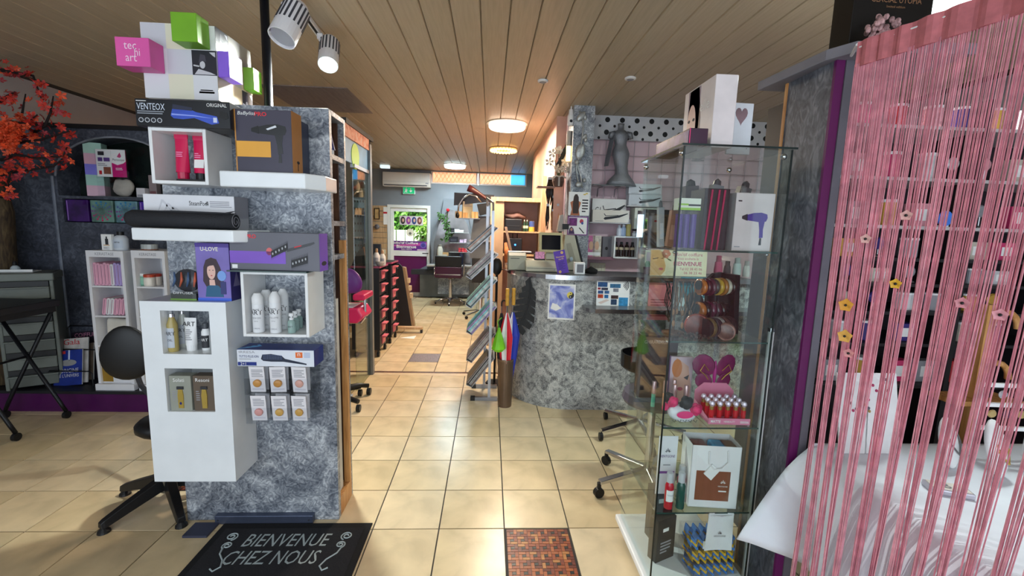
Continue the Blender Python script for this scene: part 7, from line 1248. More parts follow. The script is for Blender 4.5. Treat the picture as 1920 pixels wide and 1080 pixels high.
# dark mirror and its pale frame strip, brightness put in as emission
x0, x1, z0, z1 = fr(1208, 393, 1262, 466, 4.2); o = thing('wall_mirror', 'dark tilted mirror panel with slim glowing frame strip behind the cabinet', 'mirror', ((x0 + x1) / 2, 4.25, z0)); obj(B().box(x0, x1, 4.2, 4.23, z0, z1), 'mirror_pane', mt((70, 60, 58), .08, .7, var=.1), o); obj(B().box(x0 - .012, x0, 4.19, 4.24, z0, z1), 'frame_edge', mt((90, 92, 100), .4), o); lx0, lx1, lz0, lz1 = fr(1198, 402, 1206, 445, 4.2); obj(B().box(lx0, lx1, 4.2, 4.25, lz0, lz1), 'glow_frame_strip', mt((196, 230, 255), .3, emi=1.5), o); obj(B().box(x0, x1, 4.23, YW - .04, (z0 + z1) / 2 - .02, (z0 + z1) / 2 + .02), 'wall_arm', DKGREY, o)
x0, x1, z0, z1 = fr(1205, 470, 1250, 517, 3.95); cubby('cream_cubby', 'cream open cubby with little plants standing on the counter', 'shelf', x0, x1, CZ + .0025, z1, 3.9, 4.02, .014, mt((214, 214, 190), .4))
p = W(1214, 500, y=3.84); lt('plant_pot', 'plum pot with green cactus on the counter by the welcome sign', 'plant', (p.x, 3.84, CZ + .0025), [('pot', [(.028, 0), (.036, .06), (.036, .065)], mt((120, 66, 80), .5, var=.05)), ('cactus', [(.02, .065), (.024, .09), (.014, .115), (.001, .12)], mt((90, 170, 80), .5, var=.15))])
# goods on the counter behind the cabinet
for i, (px, py0, py1, w_, col, lab) in enumerate(((1345, 480, 520, 14, (196, 84, 120), 'rose pink pot on the counter behind the cabinet'), (1362, 490, 520, 12, (60, 60, 70), 'dark grey pot on the counter behind the cabinet'), (1380, 484, 520, 14, (190, 206, 206), 'pale bottle on the counter behind the cabinet'), (1398, 490, 520, 12, (210, 208, 206), 'white box-shaped bottle on the counter behind the cabinet'))):
    p = W(px, py1, y=3.8); h_ = W(px, py0, y=3.8).z - CZ; r_ = w_ * .0047 / 2 * 1.0; smoothall(lt('counter_pot', lab, 'pot', (p.x, 3.8, CZ + .0025), [('body', [(r_, 0), (r_ * 1.1, h_ * .3), (r_ * .9, h_ * .7)], mt(col, .4, var=.1)), ('lid', [(r_ * .7, h_ * .7), (r_ * .7, h_), (r_ * .3, h_ * 1.02)], mt([v * .8 for v in col], .4))]))
b = B(); random.seed(8)
for k in range(90): c = W(1385 + random.gauss(0, 14), 478 + random.gauss(0, 8), y=4.3); nr = Vector((random.uniform(-1, 1), -1, random.uniform(-1, 1))).normalized(); u = nr.orthogonal().normalized(); v = nr.cross(u); r_ = .02; b.add([c - u * r_, c + v * r_ * .7, c + u * r_, c - v * r_ * .7], [(0, 1, 2, 3)])
# ============================================================ wooden cabinet and hair pieces behind the counter
yc = 5.6; wc = thing('wood_cabinet', 'light wooden open cabinet behind the till', 'cabinet', (.55, yc + .2, 0)); x0, x1, z0, z1 = fr(919, 378, 1020, 520, yc); xl2 = W(944, 440, y=yc).x; ztp = z1
obj(B().box(x0, x0 + .06, yc, yc + .35, 0, z1), 'side_post', LTWOOD, wc); obj(B().box(x0 + .06, xl2, yc + .02, yc + .04, 0, z1), 'door', mt((176, 146, 116), .5, var=.06), wc); obj(B().box(x0, x1, yc, yc + .35, z1, z1 + .05), 'top_beam', LTWOOD, wc); obj(B().box(x1 - .06, x1, yc, yc + .35, 0, z1), 'side_post', LTWOOD, wc); obj(B().box(xl2, x1 - .06, yc + .33, yc + .35, 0, z1), 'back_panel', mt((168, 138, 134), .6, var=.06), wc)
zs_ = W(980, 434, y=yc).z; obj(B().box(xl2, x1 - .06, yc + .02, yc + .33, zs_ - .018, zs_), 'shelf', LTWOOD, wc); zs3 = W(980, 478, y=yc).z; obj(B().box(xl2, x1 - .06, yc + .02, yc + .33, zs3 - .018, zs3), 'shelf', LTWOOD, wc)
xm = (xl2 + W(982, 420, y=yc).x) / 2
o = thing('black_case', 'black case with a folded bag on top in the wooden cabinet', 'case', (xm, yc + .15, zs_ + .0005)); hC = W(960, 410, y=yc).z - zs_; obj(B().box(xl2 + .02, W(980, 420, y=yc).x, yc + .05, yc + .3, zs_ + .0005, zs_ + hC), 'case_body', mt((22, 22, 26), .4, var=.1), o, bevel=.01); obj(B().box(xl2 + .05, W(975, 420, y=yc).x, yc + .045, yc + .05, zs_ + hC * .4, zs_ + hC * .45), 'seam', DKGREY, o)
b = B().sph((0, 0, 0), .15, .1, .05, 14, 8)
for i, v in enumerate(b.v): b.v[i] = Vector((v.x, v.y, max(-.03, v.z + .012 * math.sin(v.x * 40))))
b.xf(Matrix.Translation((xm + .02, yc + .17, zs_ + hC + .031))); one(b, 'folded_bag', mt((110, 80, 72), .7, var=.15), 'crumpled brown bag lying on the black case', 'bag', smooth=True)
for k, px in enumerate((977, 983, 988)): p = W(px, 430, y=yc + .1); lt('green_bottle', ['left', 'middle', 'right'][k] + ' dark green bottle on the cabinet shelf', 'bottle', (p.x, yc + .1, zs_ + .0005), [('body', [(.018, 0), (.018, .09), (.008, .13)], mt((40, 66, 50), .3, var=.1)), ('cap', [(.008, .13), (.008, .15)], mt((200, 200, 190), .4)), ('label', [(.0183, .04), (.0183, .075)], mt((206, 206, 180), .5))], 'green bottles on the cabinet shelf', 12)
p = W(997, 425, y=yc + .1); lt('paint_can', 'blue and yellow can on the cabinet shelf', 'can', (p.x, yc + .1, zs_ + .0005), [('lower_band', [(.036, 0), (.036, .06)], mt((206, 170, 70), .4)), ('upper_band', [(.036, .06), (.036, .13)], mt((70, 90, 150), .4)), ('lid', [(.032, .13), (.032, .136)], STEEL)])
o = thing('audio_box', 'black device with a glowing blue light in the wooden cabinet', 'device', (W(965, 460, y=yc).x, yc + .15, zs3 + .0005)); xa_, xb2 = xl2 + .05, W(979, 460, y=yc).x; obj(B().box(xa_, xb2, yc + .04, yc + .28, zs3 + .0005, W(965, 447, y=yc).z), 'housing', mt((24, 24, 30), .4, var=.1), o, bevel=.006); p = W(966, 459, y=yc + .04); obj(B().sph((p.x, yc + .035, p.z), .011), 'blue_light', mt((40, 110, 255), .3, emi=6), o, smooth=True); [obj(B().cyl((q, yc + .15, W(965, 447, y=yc).z), (q, yc + .15, W(965, 438, y=yc).z), .006, 6), 'aerial', BLACK, o) for q in (p.x - .03, p.x + .03)]
# leaning plank with coloured coat
o = thing('leaning_board', 'wooden board leaning against the cabinet with a scarf', 'board', (W(952, 480, y=5.2).x, 5.2, 0)); A_, B_ = W(946, 425, y=5.45), W(962, 500, y=5.25); B_ = B_ + (B_ - A_) * (B_.z / (A_.z - B_.z)); d = Vector((.03, 0, 0)); b = B().add([A_, A_ + d, B_ + d, B_, A_ + Vector((0, .02, 0)), A_ + d + Vector((0, .02, 0)), B_ + d + Vector((0, .02, 0)), B_ + Vector((0, .02, 0))], [(0, 1, 2, 3), (4, 7, 6, 5), (0, 4, 5, 1), (1, 5, 6, 2), (2, 6, 7, 3), (3, 7, 4, 0)]); obj(b, 'board', mt((96, 70, 50), .5, var=.1), o); obj(B().tube([W(948, 455, y=5.05), W(951, 478, y=5.03), W(950, 498, y=5.03)], [.015, .035, .02], 8), 'scarf', mt((196, 110, 60), .8, var=.3, sc=20), o, smooth=True)
# pink-lit side wall, hair extensions, orchid basket
sw = struct(B().box(kx0 - .1, kx0 + .0, YW + .1, 7.2, 0, ZC), 'wall_corridor', mt((206, 164, 146), .6, var=.05))
obj(B().box(W(1015, 400, y=5.3).x, W(1024, 400, y=5.3).x, 5.3, 5.34, 0, W(1016, 330, y=5.3).z), 'door_post', LTWOOD, sw)
for k, (px, py0, py1, w_, col) in enumerate(((1032, 335, 385, .07, (18, 14, 16)), (1027, 385, 432, .035, (30, 22, 22)), (1039, 370, 432, .05, (26, 20, 20)), (1036, 395, 436, .03, (196, 140, 90)), (1045, 385, 430, .03, (210, 150, 100)))):
    p = W(px, py0, y=4.75); h_ = p.z - W(px, py1, y=4.75).z; o = thing('hair_extension', ['thick black hair switch hanging highest left of the column', 'short black hair strand hanging far left of the column', 'long black hair strand hanging beside the till', 'copper blond hair strand between the black ones', 'light blond hair strand nearest to the column'][k], 'hair piece', (p.x, 4.75 - .01 * k, p.z - h_), 0, 'hair pieces hanging beside the column')
    for q in range(7): xx = (q - 3) / 3; obj(B().tube([(xx * w_ * .3, 0, h_), (xx * w_ * .5, .01 * math.sin(q), h_ * .5), (xx * w_ * .28 + .01 * math.sin(q * 2), 0, 0)], [w_ * .12, w_ * .16, w_ * .03], 6), 'lock', mt(col, .35, var=.2, sc=40), o, True, smooth=True)
    obj(B().box(-w_ * .4, w_ * .4, -.012, .012, h_ - .01, h_ + .015), 'clip', STEEL, o, True)
p = W(1046, 350, y=4.5); o = thing('orchid_basket', 'brown ribbon-tied pot of white artificial orchids beside the column', 'flower pot', (p.x, 4.5, p.z)); obj(B().lathe((p.x, 4.5, p.z), [(.045, 0), (.06, .05), (.058, .1), (.05, .1)], 16), 'pot', mt((96, 72, 62), .6, var=.08), o); obj(B().box(p.x - .008, p.x + .008, 4.436, 4.442, p.z, p.z + .1), 'ribbon', mt((196, 186, 176), .4), o); obj(B().tube([(p.x - .07, 4.44, p.z + .07), (p.x - .03, 4.43, p.z + .1), (p.x, 4.43, p.z + .09), (p.x + .03, 4.43, p.z + .1), (p.x + .07, 4.44, p.z + .08)], .008, 6), 'bow', mt((196, 186, 176), .4), o)
random.seed(21)
for k in range(11):
    c = Vector((p.x + random.gauss(-.02, .075), 4.47 + random.uniform(-.04, .04), p.z + .16 + random.random() * .22)); b = B(); nr = Vector((random.uniform(-.5, .5), -1, random.uniform(-.4, .4))).normalized(); u = nr.orthogonal().normalized(); v = nr.cross(u)
    for q in range(5): a = q * 1.2566; r_ = .036; b.add([c, c + (u * math.cos(a + .45) + v * math.sin(a + .45)) * r_, c + (u * math.cos(a) + v * math.sin(a)) * r_ * 1.35 + nr * .008, c + (u * math.cos(a - .45) + v * math.sin(a - .45)) * r_], [(0, 1, 2, 3)])
    obj(b, 'orchid', mt((214, 206, 196), .6, var=.08), o, sol=.001); obj(B().tube([(p.x, 4.5, p.z + .09), ((p.x + c.x) / 2, 4.49, (p.z + .1 + c.z) / 2 + .02), c], .003, 5), 'stem', mt((70, 80, 50), .6), o)
for k in range(5): c = Vector((p.x + .02 * k - .01, 4.47, p.z + .16 + .045 * k)); b = B().add([c, c + Vector((.03, .01, .06)), c + Vector((.015, .0, .12)), c + Vector((-.02, .01, .06))], [(0, 1, 2, 3)]); obj(b, 'dark_leaf', mt((24, 26, 24), .5), o, sol=.002)
b = B().box(kx0 - .3, kx0 - .12, 4.48, 4.62, p.z - .012, p.z - .0005); one(b, 'orchid_shelf', mt((150, 120, 110), .5), 'little wooden shelf carrying the orchid pot', 'shelf')
# dryer head and scanner behind the till
o = thing('desk_device', 'grey slanted device standing behind the till screen', 'device', (W(1052, 430, y=4.15).x, 4.15, CZ + .003)); P_ = [(W(a, c, y=4.15).x, W(a, c, y=4.15).z) for a, c in ((1044, 434), (1050, 404), (1056, 402), (1057, 434))]; obj(B().prism(P_, 4.13, 4.2), 'slanted_body', mt((150, 142, 136), .4, var=.06), o); obj(B().cyl((W(1051, 430, y=4.15).x, 4.165, CZ + .003), (W(1051, 430, y=4.15).x, 4.165, P_[0][1] + .01), .015, 8), 'post', BLACK, o); p = W(1060, 420, y=4.15); obj(B().box(p.x - .03, p.x + .03, 4.12, 4.17, p.z - .05, p.z + .0), 'dark_clamp', BLACK, o)
# ============================================================ glass cabinet
X0, X1, Y0, Y1, ZB, ZT = .70, 1.112, 1.62, 2.04, .09, 1.862
gc = thing('glass_cabinet', 'tall glass display cabinet on a white wheeled base', 'display cabinet', (.906, 1.83, 0))
obj(B().box(X0 - .02, X1 + .0, Y0 - .02, Y1 + .02, ZB - .03, ZB), 'base_board', WHITE, gc, bevel=.006)
for x in (X0 + .03, X1 - .05):
    for y in (Y0 + .03, Y1 - .03): obj(B().cyl((x - .015, y, .028), (x + .015, y, .028), .028, 14), 'caster', BLACK, gc); obj(B().box(x - .012, x + .012, y - .012, y + .012, .028, ZB - .03), 'caster_fork', BLACK, gc)
GL = glass_mat((248, 252, 251), .10); g = .005
for nm, bx in (('left_pane', (X0, X0 + g, Y0 + g, Y1, ZB, ZT - .007)), ('right_pane', (X1 - g, X1, Y0 + g, Y1, ZB, ZT - .007)), ('front_pane', (X0, X1, Y0, Y0 + g, ZB, ZT - .007)), ('back_pane', (X0 + g, X1 - g, Y1 - g, Y1, ZB, ZT - .007)), ('top_pane', (X0 - .01, X1 + .01, Y0 - .01, Y1 + .01, ZT - .007, ZT))): obj(B().box(*bx), nm, GL, gc)
for x, y in ((X0, Y0), (X1 - .004, Y0)): obj(B().box(x - .001, x + .005, y - .001, y + .003, ZB, ZT - .008), 'glass_edge', mt((14, 24, 22), .2), gc)
obj(B().box(X0 - .011, X1 + .011, Y0 - .0115, Y0 - .0095, ZT - .007, ZT), 'glass_edge', mt((20, 36, 33), .2), gc); obj(B().box(X0 - .0115, X0 - .0095, Y0 - .01, Y1 + .01, ZT - .007, ZT), 'glass_edge', mt((40, 60, 56), .2), gc)
SZ = [1.476, 1.12, .765, .394]
for z in SZ:
    obj(B().box(X0 + .008, X1 - .008, Y0 + .012, Y1 - .012, z - .006, z), 'shelf', glass_mat((238, 246, 244), .2), gc); obj(B().box(X0 + .008, X1 - .008, Y0 + .0105, Y0 + .012, z - .006, z), 'shelf_edge', GLASSEDGE, gc)
    for x in (X0 + .02, X1 - .02):
        for y in (Y0 + .06, Y1 - .06): obj(B().sph((x, y, z - .013), .0075, .0075, .006, 10, 6), 'shelf_pin', CHROME, gc, smooth=True)
for y in (Y0 + .02, Y1 - .02): obj(B().sph((X0 + .004, y, ZT - .03), .012), 'corner_clamp', CHROME, gc, smooth=True); obj(B().sph((X1 - .02, y, ZT - .03), .012), 'corner_clamp', CHROME, gc, smooth=True)
def gbox(name, lab, cat, x, y, z, w_, d_, h_, col, rz=0, r=.4, v=.05): return pbox(name, lab, cat, (x, y, z + .0006), (w_, d_, h_), mt(col, r, var=v), rz)
# on top
o, F = gbox('face_carton', 'large white carton with a woman face standing on the cabinet', 'box', .865, 1.80, ZT, .085, .26, .262, (226, 218, 218)); L = F['l']; dq(L, .15, .02, .55, .98, mt((150, 132, 150), .4), o, local=True); dpoly(L, [(.12, .02), (.2, .98), (.5, .98), (.6, .5), (.58, .02)], mt((84, 58, 56), .4, var=.15), o, 'hair_picture', local=True); dell(L, .3, .42, .15, .34, mt((214, 176, 164), .4), o, 'face_picture', local=True, h=.0012)
for u in (.22, .38): dell(L, u, .52, .04, .025, INK, o, 'eye_picture', local=True, h=.0016, n=8)
dell(L, .3, .22, .05, .03, mt((190, 90, 100), .4), o, 'lips_picture', local=True, h=.0016, n=8); dtext(L, .72, .66, .04, 'elle', PAPER, o, local=True, h=.0016)
o, F = gbox('plum_carton', 'long dark plum carton lying along the left edge of the cabinet top', 'box', .765, 1.815, ZT, .07, .33, .062, (62, 34, 56), 0, .25); dq(F['l'], .02, .1, .98, .9, mt((90, 66, 130), .25, var=.3, sc=20), o, local=True); dq(F['f'], 0, 0, .04, 1, PINK, o, local=True)
lt('black_can', 'black can with white rim behind the face carton', 'can', (.925, 1.985, ZT + .0006), [('body', [(.028, 0), (.028, .30)], BLACK), ('rim', [(.0285, .30), (.027, .31)], PAPER)])
o, F = gbox('heart_card', 'white board with a cut-out heart beside the face carton', 'card', 1.0, 1.80, ZT, .10, .012, .20, (222, 224, 230), 3); hp = [(.5 + .26 * math.sin(t) ** 3, .76 + .012 * (13 * math.cos(t) - 5 * math.cos(2 * t) - 2 * math.cos(3 * t) - math.cos(4 * t))) for t in [i * .2618 for i in range(24)]]; dpoly(F['f'], hp, mt((150, 120, 126), .5, var=.2), o, 'heart_cutout', local=True); dell(F['f'], .85, .12, .02, .012, INK, o, 'pin', local=True, n=8)
# shelf 1: dryer carton, striped bag, curlers, small tools
z = SZ[0]
o, F = gbox('dryer_carton', 'white carton with violet hair dryer on the top cabinet shelf', 'box', 1.02, 1.715, z, .155, .09, .222, (222, 206, 206)); VI = mt((78, 52, 150), .3, var=.1); pdryer(F['f'], .52, .58, .66, VI, mt((40, 36, 48), .3), o, .72); dlines(F['f'], .06, .85, .16, .9, 1, INK, o, local=True); dlines(F['f'], .05, .06, .3, .1, 1, GREYINK, o, local=True); dq(F['l'], 0, 0, 1, 1, mt((176, 170, 172), .4), o, 'side_print', local=True); dlines(F['l'], .2, .2, .8, .9, 12, INK, o, local=True)
o, F = gbox('striped_bag', 'black case with crimson stripes beside the violet dryer carton', 'bag', .872, 1.74, z, .10, .12, .235, (34, 20, 28)); CR = mt((176, 28, 78), .4)
for a in (.12, .4, .62): dpoly(F['f'], [(a, .0), (a + .06, .0), (a + .2, .98), (a + .13, .98)], CR, o, 'stripe', local=True, h=.003)
o = thing('curler_pack', 'clear pack of purple curlers with green and white header', 'pack', (.765, 1.70, z + .0006)); obj(B().box(-.042, .042, -.02, .02, .0, .15), 'clear_bag', ACRYL, o, True)
for i in range(3):
    for j in range(2): obj(B().cyl((-.027 + i * .027, -.006 + j * .014, .005), (-.027 + i * .027, -.006 + j * .014, .135), .0115, 10), 'curler', mt((88, 52, 140), .4, var=.1), o, True)
obj(B().box(-.044, .044, -.022, .022, .15, .195), 'header_card', mt((226, 228, 214), .4), o, True); F_ = Face((-.044, -.022, .15), (.088, 0, 0), (0, 0, .045)); dq(F_, 0, 0, 1, .2, mt((150, 196, 60), .4), o, local=True); dq(F_, .45, .35, 1, .5, INK, o, local=True); dq(F_, 0, .4, .45, .55, mt((150, 196, 60), .4), o, local=True)
for i, (x, y, w_, d_, h_, c, lab, rz, ry) in enumerate(((.80, 1.93, .03, .03, .16, (176, 120, 100), 'copper brush tube standing at the back of the top shelf', 0, 4), (.90, 1.95, .06, .04, .27, (70, 52, 56), 'brown card of clips at the back of the top shelf', 0, -3), (.97, 1.95, .05, .04, .28, (150, 150, 156), 'silver clipper pack at the back of the top shelf', 10, 8), (1.045, 1.93, .05, .04, .28, (96, 98, 104), 'grey clipper standing at a slant at the back of the top shelf', 0, 16), (1.08, 1.86, .035, .03, .24, (206, 206, 210), 'white trimmer pack at the right back of the top shelf', 0, 0), (.75, 1.90, .025, .025, .17, (196, 196, 200), 'pale trimmer tube at the left back of the top shelf', 0, -4))):
    o, F = gbox('tool_pack', lab, 'hair tool', x, y, z, w_, d_, h_, c, rz); o.rotation_euler.y = math.radians(ry); obj(B().lathe((0, 0, h_), [(w_ * .35, 0), (w_ * .3, .02), (.002, .03)], 10), 'tool_head', mt([v * .6 for v in c], .3, var=.1), o, True); dq(F['f'], .2, .2, .8, .6, mt([min(255, v + 40) for v in c], .4), o, 'label', local=True)
# shelf 2: bangles, necklaces, black display forms
z = SZ[1]
def bangle(cx, cy, cz, r, w_, c, lab, grp, yaw=20, tilt=0):
    o = thing('bangle', lab, 'bangle', (cx, cy, cz), yaw, grp, 0, tilt); b = B()
    obj(B().lathe((0, 0, 0), [(r - .005, -w_ / 2), (r, -w_ / 2 + .002), (r + .001, 0), (r, w_ / 2 - .002), (r - .005, w_ / 2)], 28, 'x'), 'band', mt(c, .2, var=.25, sc=30, coat=.4), o, True, smooth=True); obj(B().lathe((0, 0, 0), [(r - .005, w_ / 2), (r - .007, 0), (r - .005, -w_ / 2)], 28, 'x'), 'inner_face', mt([v * .7 for v in c], .3), o, True, smooth=True); return o
bz_ = [((196, 110, 40), 'amber'), ((80, 24, 40), 'burgundy'), ((90, 30, 50), 'wine red'), ((58, 46, 44), 'dark brown'), ((206, 160, 50), 'golden'), ((170, 110, 50), 'caramel'), ((206, 196, 176), 'checkered cream'), ((48, 30, 26), 'black-brown')]
o = thing('bangle_rod', 'upper padded roll carrying the bright bangles', 'jewellery stand', (.97, 1.80, z), 14); obj(B().cyl((-.10, 0, .205), (.10, 0, .205), .020, 14), 'roll', BLACK, o, True); obj(B().cyl((-.10, 0, .105), (.10, 0, .105), .020, 14), 'roll', BLACK, o, True); obj(B().prism([(-.05, 0), (.06, 0), (.04, .25), (-.03, .25)], .06, .085, 'x').xf(Matrix.Translation((0, .0, 0))), 'stand_foot', BLACK, o, True)
c14, s14 = math.cos(math.radians(14)), math.sin(math.radians(14))
for i, (c, nm) in enumerate(bz_): t = -.085 + i * .021; bangle(.97 + t * c14, 1.80 + t * s14, z + .205 - .008, .034 + .002 * (i % 3), .018, c, nm + ' bangle on the upper padded roll', 'bangles on the upper roll', 14)
for i, (c, nm) in enumerate([((190, 110, 50), 'copper'), ((50, 30, 34), 'near-black'), ((96, 28, 56), 'plum'), ((70, 24, 40), 'maroon'), ((44, 26, 24), 'espresso')]): t = -.085 + i * .026; bangle(.97 + t * c14, 1.80 + t * s14, z + .105 - .008, .037, .023, c, nm + ' bangle on the lower padded roll', 'bangles on the lower roll', 14)
o = thing('watch_roll', 'dark roll of wrist straps with a gold clasp in front of the bangles', 'jewellery stand', (.93, 1.70, z + .0006), 24); obj(B().cyl((-.075, 0, .045), (.075, 0, .045), .038, 20), 'roll', mt((40, 22, 24), .4, var=.1), o, True)
for i in range(5): obj(B().lathe((-.055 + i * .027, 0, .045), [(.039, -.009), (.0405, -.006), (.0405, .006), (.039, .009)], 20, 'x'), 'strap', mt([(110, 86, 50), (60, 44, 50), (150, 140, 136), (96, 66, 60), (50, 36, 36)][i], .35, var=.2, sc=50), o, True)
obj(B().tube([(.04, -.04, .03), (.045, -.045, .02), (.05, -.04, .03), (.045, -.042, .04)], .003, 6), 'gold_clasp', mt((222, 180, 70), .3, .8), o, True)
bangle(.95, 1.665, z + .036, .034, .05, (150, 110, 100), 'pale open cuff lying in front at the shelf edge', None, 60); bangle(.845, 1.70, z + .05, .048, .03, (150, 60, 44), 'copper red cuff standing left of the strap roll', None, 70)
for i, (x, y, h_, lab) in enumerate(((1.035, 1.90, .25, 'tall black velvet display form at the right of the bangles'), (.875, 1.80, .17, 'short black velvet display form left of the bangles'))): q = .06 - .025 * i; o = thing('display_form', lab, 'jewellery stand', (x, y, z + .0006)); obj(B().prism([(-q, 0), (q, 0), (q, h_ - .03), (q * .6, h_ - .006), (0, h_), (-q * .6, h_ - .006), (-q, h_ - .03)], -.012, .012), 'velvet_panel', mt((16, 15, 18), .9, var=.1), o, True); obj(B().box(-.04, .04, -.03, .04, 0, .008), 'base', BLACK, o, True)
o = thing('necklace_tree', 'necklace stand crowded with leather cords and wooden beads', 'jewellery stand', (.775, 1.76, z + .0006)); obj(B().cyl((0, 0, 0), (0, 0, .225), .005, 8), 'post', DKWOOD, o, True); obj(B().cyl((-.055, 0, .225), (.075, 0, .225), .005, 8), 'cross_bar', DKWOOD, o, True); obj(B().lathe((0, 0, 0), [(.045, 0), (.045, .008)], 18), 'base', DKWOOD, o, True); random.seed(4)
for i in range(11):
    x = -.05 + i * .0118; l = random.uniform(.10, .19); y = random.uniform(-.03, .02); c = random.choice([(40, 26, 20), (70, 46, 32), (110, 80, 56), (24, 20, 20)]); obj(B().tube([(x, .006, .226), (x - .004, -.012 + y, .2), (x - .012, y - .014, .226 - l * .7), (x, y - .016, .226 - l), (x + .012, y - .014, .226 - l * .7), (x + .004, -.012, .2)], .0022, 5), 'cord', mt(c, .5), o, True); obj(B().sph((x, y - .017, .226 - l - .012), .007, .006, .014, 8, 6), 'pendant', mt((c[0] + 40, c[1] + 30, c[2] + 20), .3), o, True, smooth=True)
b = B(); random.seed(9)
for i in range(70): b.sph((.80 + random.gauss(.03, .03), 1.665 + random.gauss(0, .012), z + .006 + abs(random.gauss(0, .008))), .006, .006, .006, 6, 4)
o = one(b, 'bead_heap', mt((70, 50, 44), .3, var=.5, sc=80), 'heap of loose brown beads at the front of the jewellery shelf', 'beads'); o['kind'] = 'stuff'
# shelf 3: make-up
z = SZ[2]; o, F = gbox('reflection_carton', 'added dark brown carton standing in for a GHIRARDELLI reflection in the cabinet glass', 'box', .80, 1.975, z, .17, .07, .30, (46, 32, 36), 0, .3); dtext(F['f'], .38, .90, .016, 'GHIRARDELLI', mt((150, 140, 136), .4), o, width=.11, local=True)  # carton added in place of a dark lettered reflection on the glass
o, F = gbox('makeup_card', 'make-up display card with a woman face on the middle shelf', 'card', .888, 1.90, z, .10, .02, .215, (206, 180, 190), -8); f = F['f']; dpoly(f, [(.2, .02), (.15, .5), (.25, .98), (.8, .8), (.95, .4), (.9, .02)], mt((206, 160, 140), .4), o, 'face_picture', local=True); dell(f, .3, .75, .22, .2, mt((190, 110, 50), .4), o, 'eyeshadow_picture', local=True, h=.0014); dell(f, .5, .3, .12, .04, mt((170, 50, 70), .4), o, 'lips_picture', local=True, h=.0014); dpoly(f, [(.62, .55), (.85, .62), (.8, .5)], INK, o, 'eye_picture', local=True, h=.0014); dq(F['l'], 0, 0, 1, 1, mt((150, 110, 180), .4), o, local=True)
for i, (x, y, c) in enumerate(((.745, 1.84, (110, 190, 160)), (.80, 1.85, (206, 140, 110)), (.822, 1.80, (150, 120, 170)), (.845, 1.86, (170, 130, 150)), (.868, 1.79, (196, 190, 170)))): smoothall(lt('gloss_tube', ['mint', 'copper', 'lilac', 'mauve', 'pearl'][i] + ' lip gloss tube with metallic cap on the middle shelf', 'lip gloss', (x, y, z + .0006), [('tube', [(.009, 0), (.009, .06)], mt(c, .2)), ('cap', [(.0095, .06), (.0095, .115), (.008, .118)], mt((206, 170, 170), .2, .7))], 'tall gloss tubes', 10))
o = thing('gloss_tray', 'pink counter display tray lettered MATTE with rows of glosses', 'display tray', (1.0, 1.735, z + .0006), -3); PT = mt((222, 130, 160), .4, var=.04); obj(B().box(-.085, .085, -.075, .075, 0, .012), 'tray_floor', PT, o, True); obj(B().box(-.085, .085, -.078, -.074, 0, .026), 'front_lip', PT, o, True); f = Face((-.085, -.078, 0), (.17, 0, 0), (0, 0, .026)); dtext(f, .05, .5, .012, 'MATTE', PAPER, o, width=.04, al='L', local=True, bold=.02); dtext(f, .5, .5, .008, 'HERBEAUTY', PAPER, o, width=.045, local=True); dlines(f, .76, .3, .97, .7, 2, PAPER, o, local=True); obj(B().prism([(-.085, 0), (.085, 0), (.085, .09), (.05, .125), (-.05, .125), (-.085, .09)], .071, .075), 'header', PT, o, True); obj(B().prism([(-.075, 0), (.075, 0), (.075, .05), (-.075, .02)], -.085, -.083, 'x'), 'side_lip', PT, o, True)
M3 = ROOTM[o]; gl = None; n = 0
for j in range(3):
    for i in range(5):
        p = M3 @ Vector((-.066 + i * .033, -.055 + j * .04, .0125)); lab = 'red lip gloss with crystal knob, row %s place %s in the tray' % (['one', 'two', 'three'][j], ['one', 'two', 'three', 'four', 'five'][i])
        if gl is None: gl = smoothall(lt('crystal_gloss', lab, 'lip gloss', p.to_tuple(), [('tube', [(.0095, 0), (.0095, .042)], mt((206, 30, 40), .15, var=.05)), ('gold_collar', [(.008, .042), (.009, .056)], mt((206, 170, 100), .3, .8)), ('crystal_knob', [(.006, .056), (.012, .066), (.009, .076), (.001, .08)], mt((222, 206, 220), .05, .3))], 'red glosses in the tray', 8))
        else: dup(gl, p, None, lab)
o = thing('butterfly_ornament', 'large plum feather butterfly clipped above the gloss tray', 'ornament', (1.0, 1.815, z + .10)); PLB = mt((120, 24, 80), .5, var=.2, sc=30)
for sg in (-1, 1): 
    for (dx, dz, rx, rz_) in ((.05, .06, .048, .055), (.045, -.01, .036, .04)): b = B().sph((0, 0, 0), rx, .004, rz_, 14, 6); b.xf(Matrix.Translation((sg * dx, 0, dz + .04)) @ rot('Y', sg * 25).to_4x4() @ rot('Z', sg * 14).to_4x4()); obj(b, 'wing', PLB, o, True, smooth=True)
    obj(B().tube([(sg * .03, -.008, .08), (sg * .055, -.014, .11), (sg * .07, -.012, .08), (sg * .045, -.012, .06), (sg * .03, -.01, .04)], .002, 5), 'gold_pattern', mt((196, 160, 70), .4, .6), o, True)
obj(B().sph((0, -.004, .07), .008, .008, .055), 'body', mt((170, 20, 120), .4), o, True, smooth=True); obj(B().cyl((0, .004, 0), (0, .004, -.0995), .003, 6), 'stick', BLACK, o, True)
o = thing('rose_mask', 'white carnival mask crowned with pink and black roses', 'mask', (.795, 1.685, z + .0006)); b = B().sph((0, 0, 0), .06, .03, .035, 18, 8); b.xf(Matrix.Translation((.01, 0, .036)) @ rot('Y', 12).to_4x4()); obj(b, 'mask_face', mt((226, 226, 232), .4), o, True, smooth=True); obj(B().lathe((.012, -.028, .042), [(.026, 0), (.029, -.003), (.024, -.004)], 18, 'y', 1.2, .55), 'eye_trim', PINK, o, True); obj(B().lathe((.012, -.0285, .042), [(.022, 0), (.001, -.001)], 16, 'y', 1.2, .5), 'eye_opening', mt((150, 140, 100), .4), o, True)
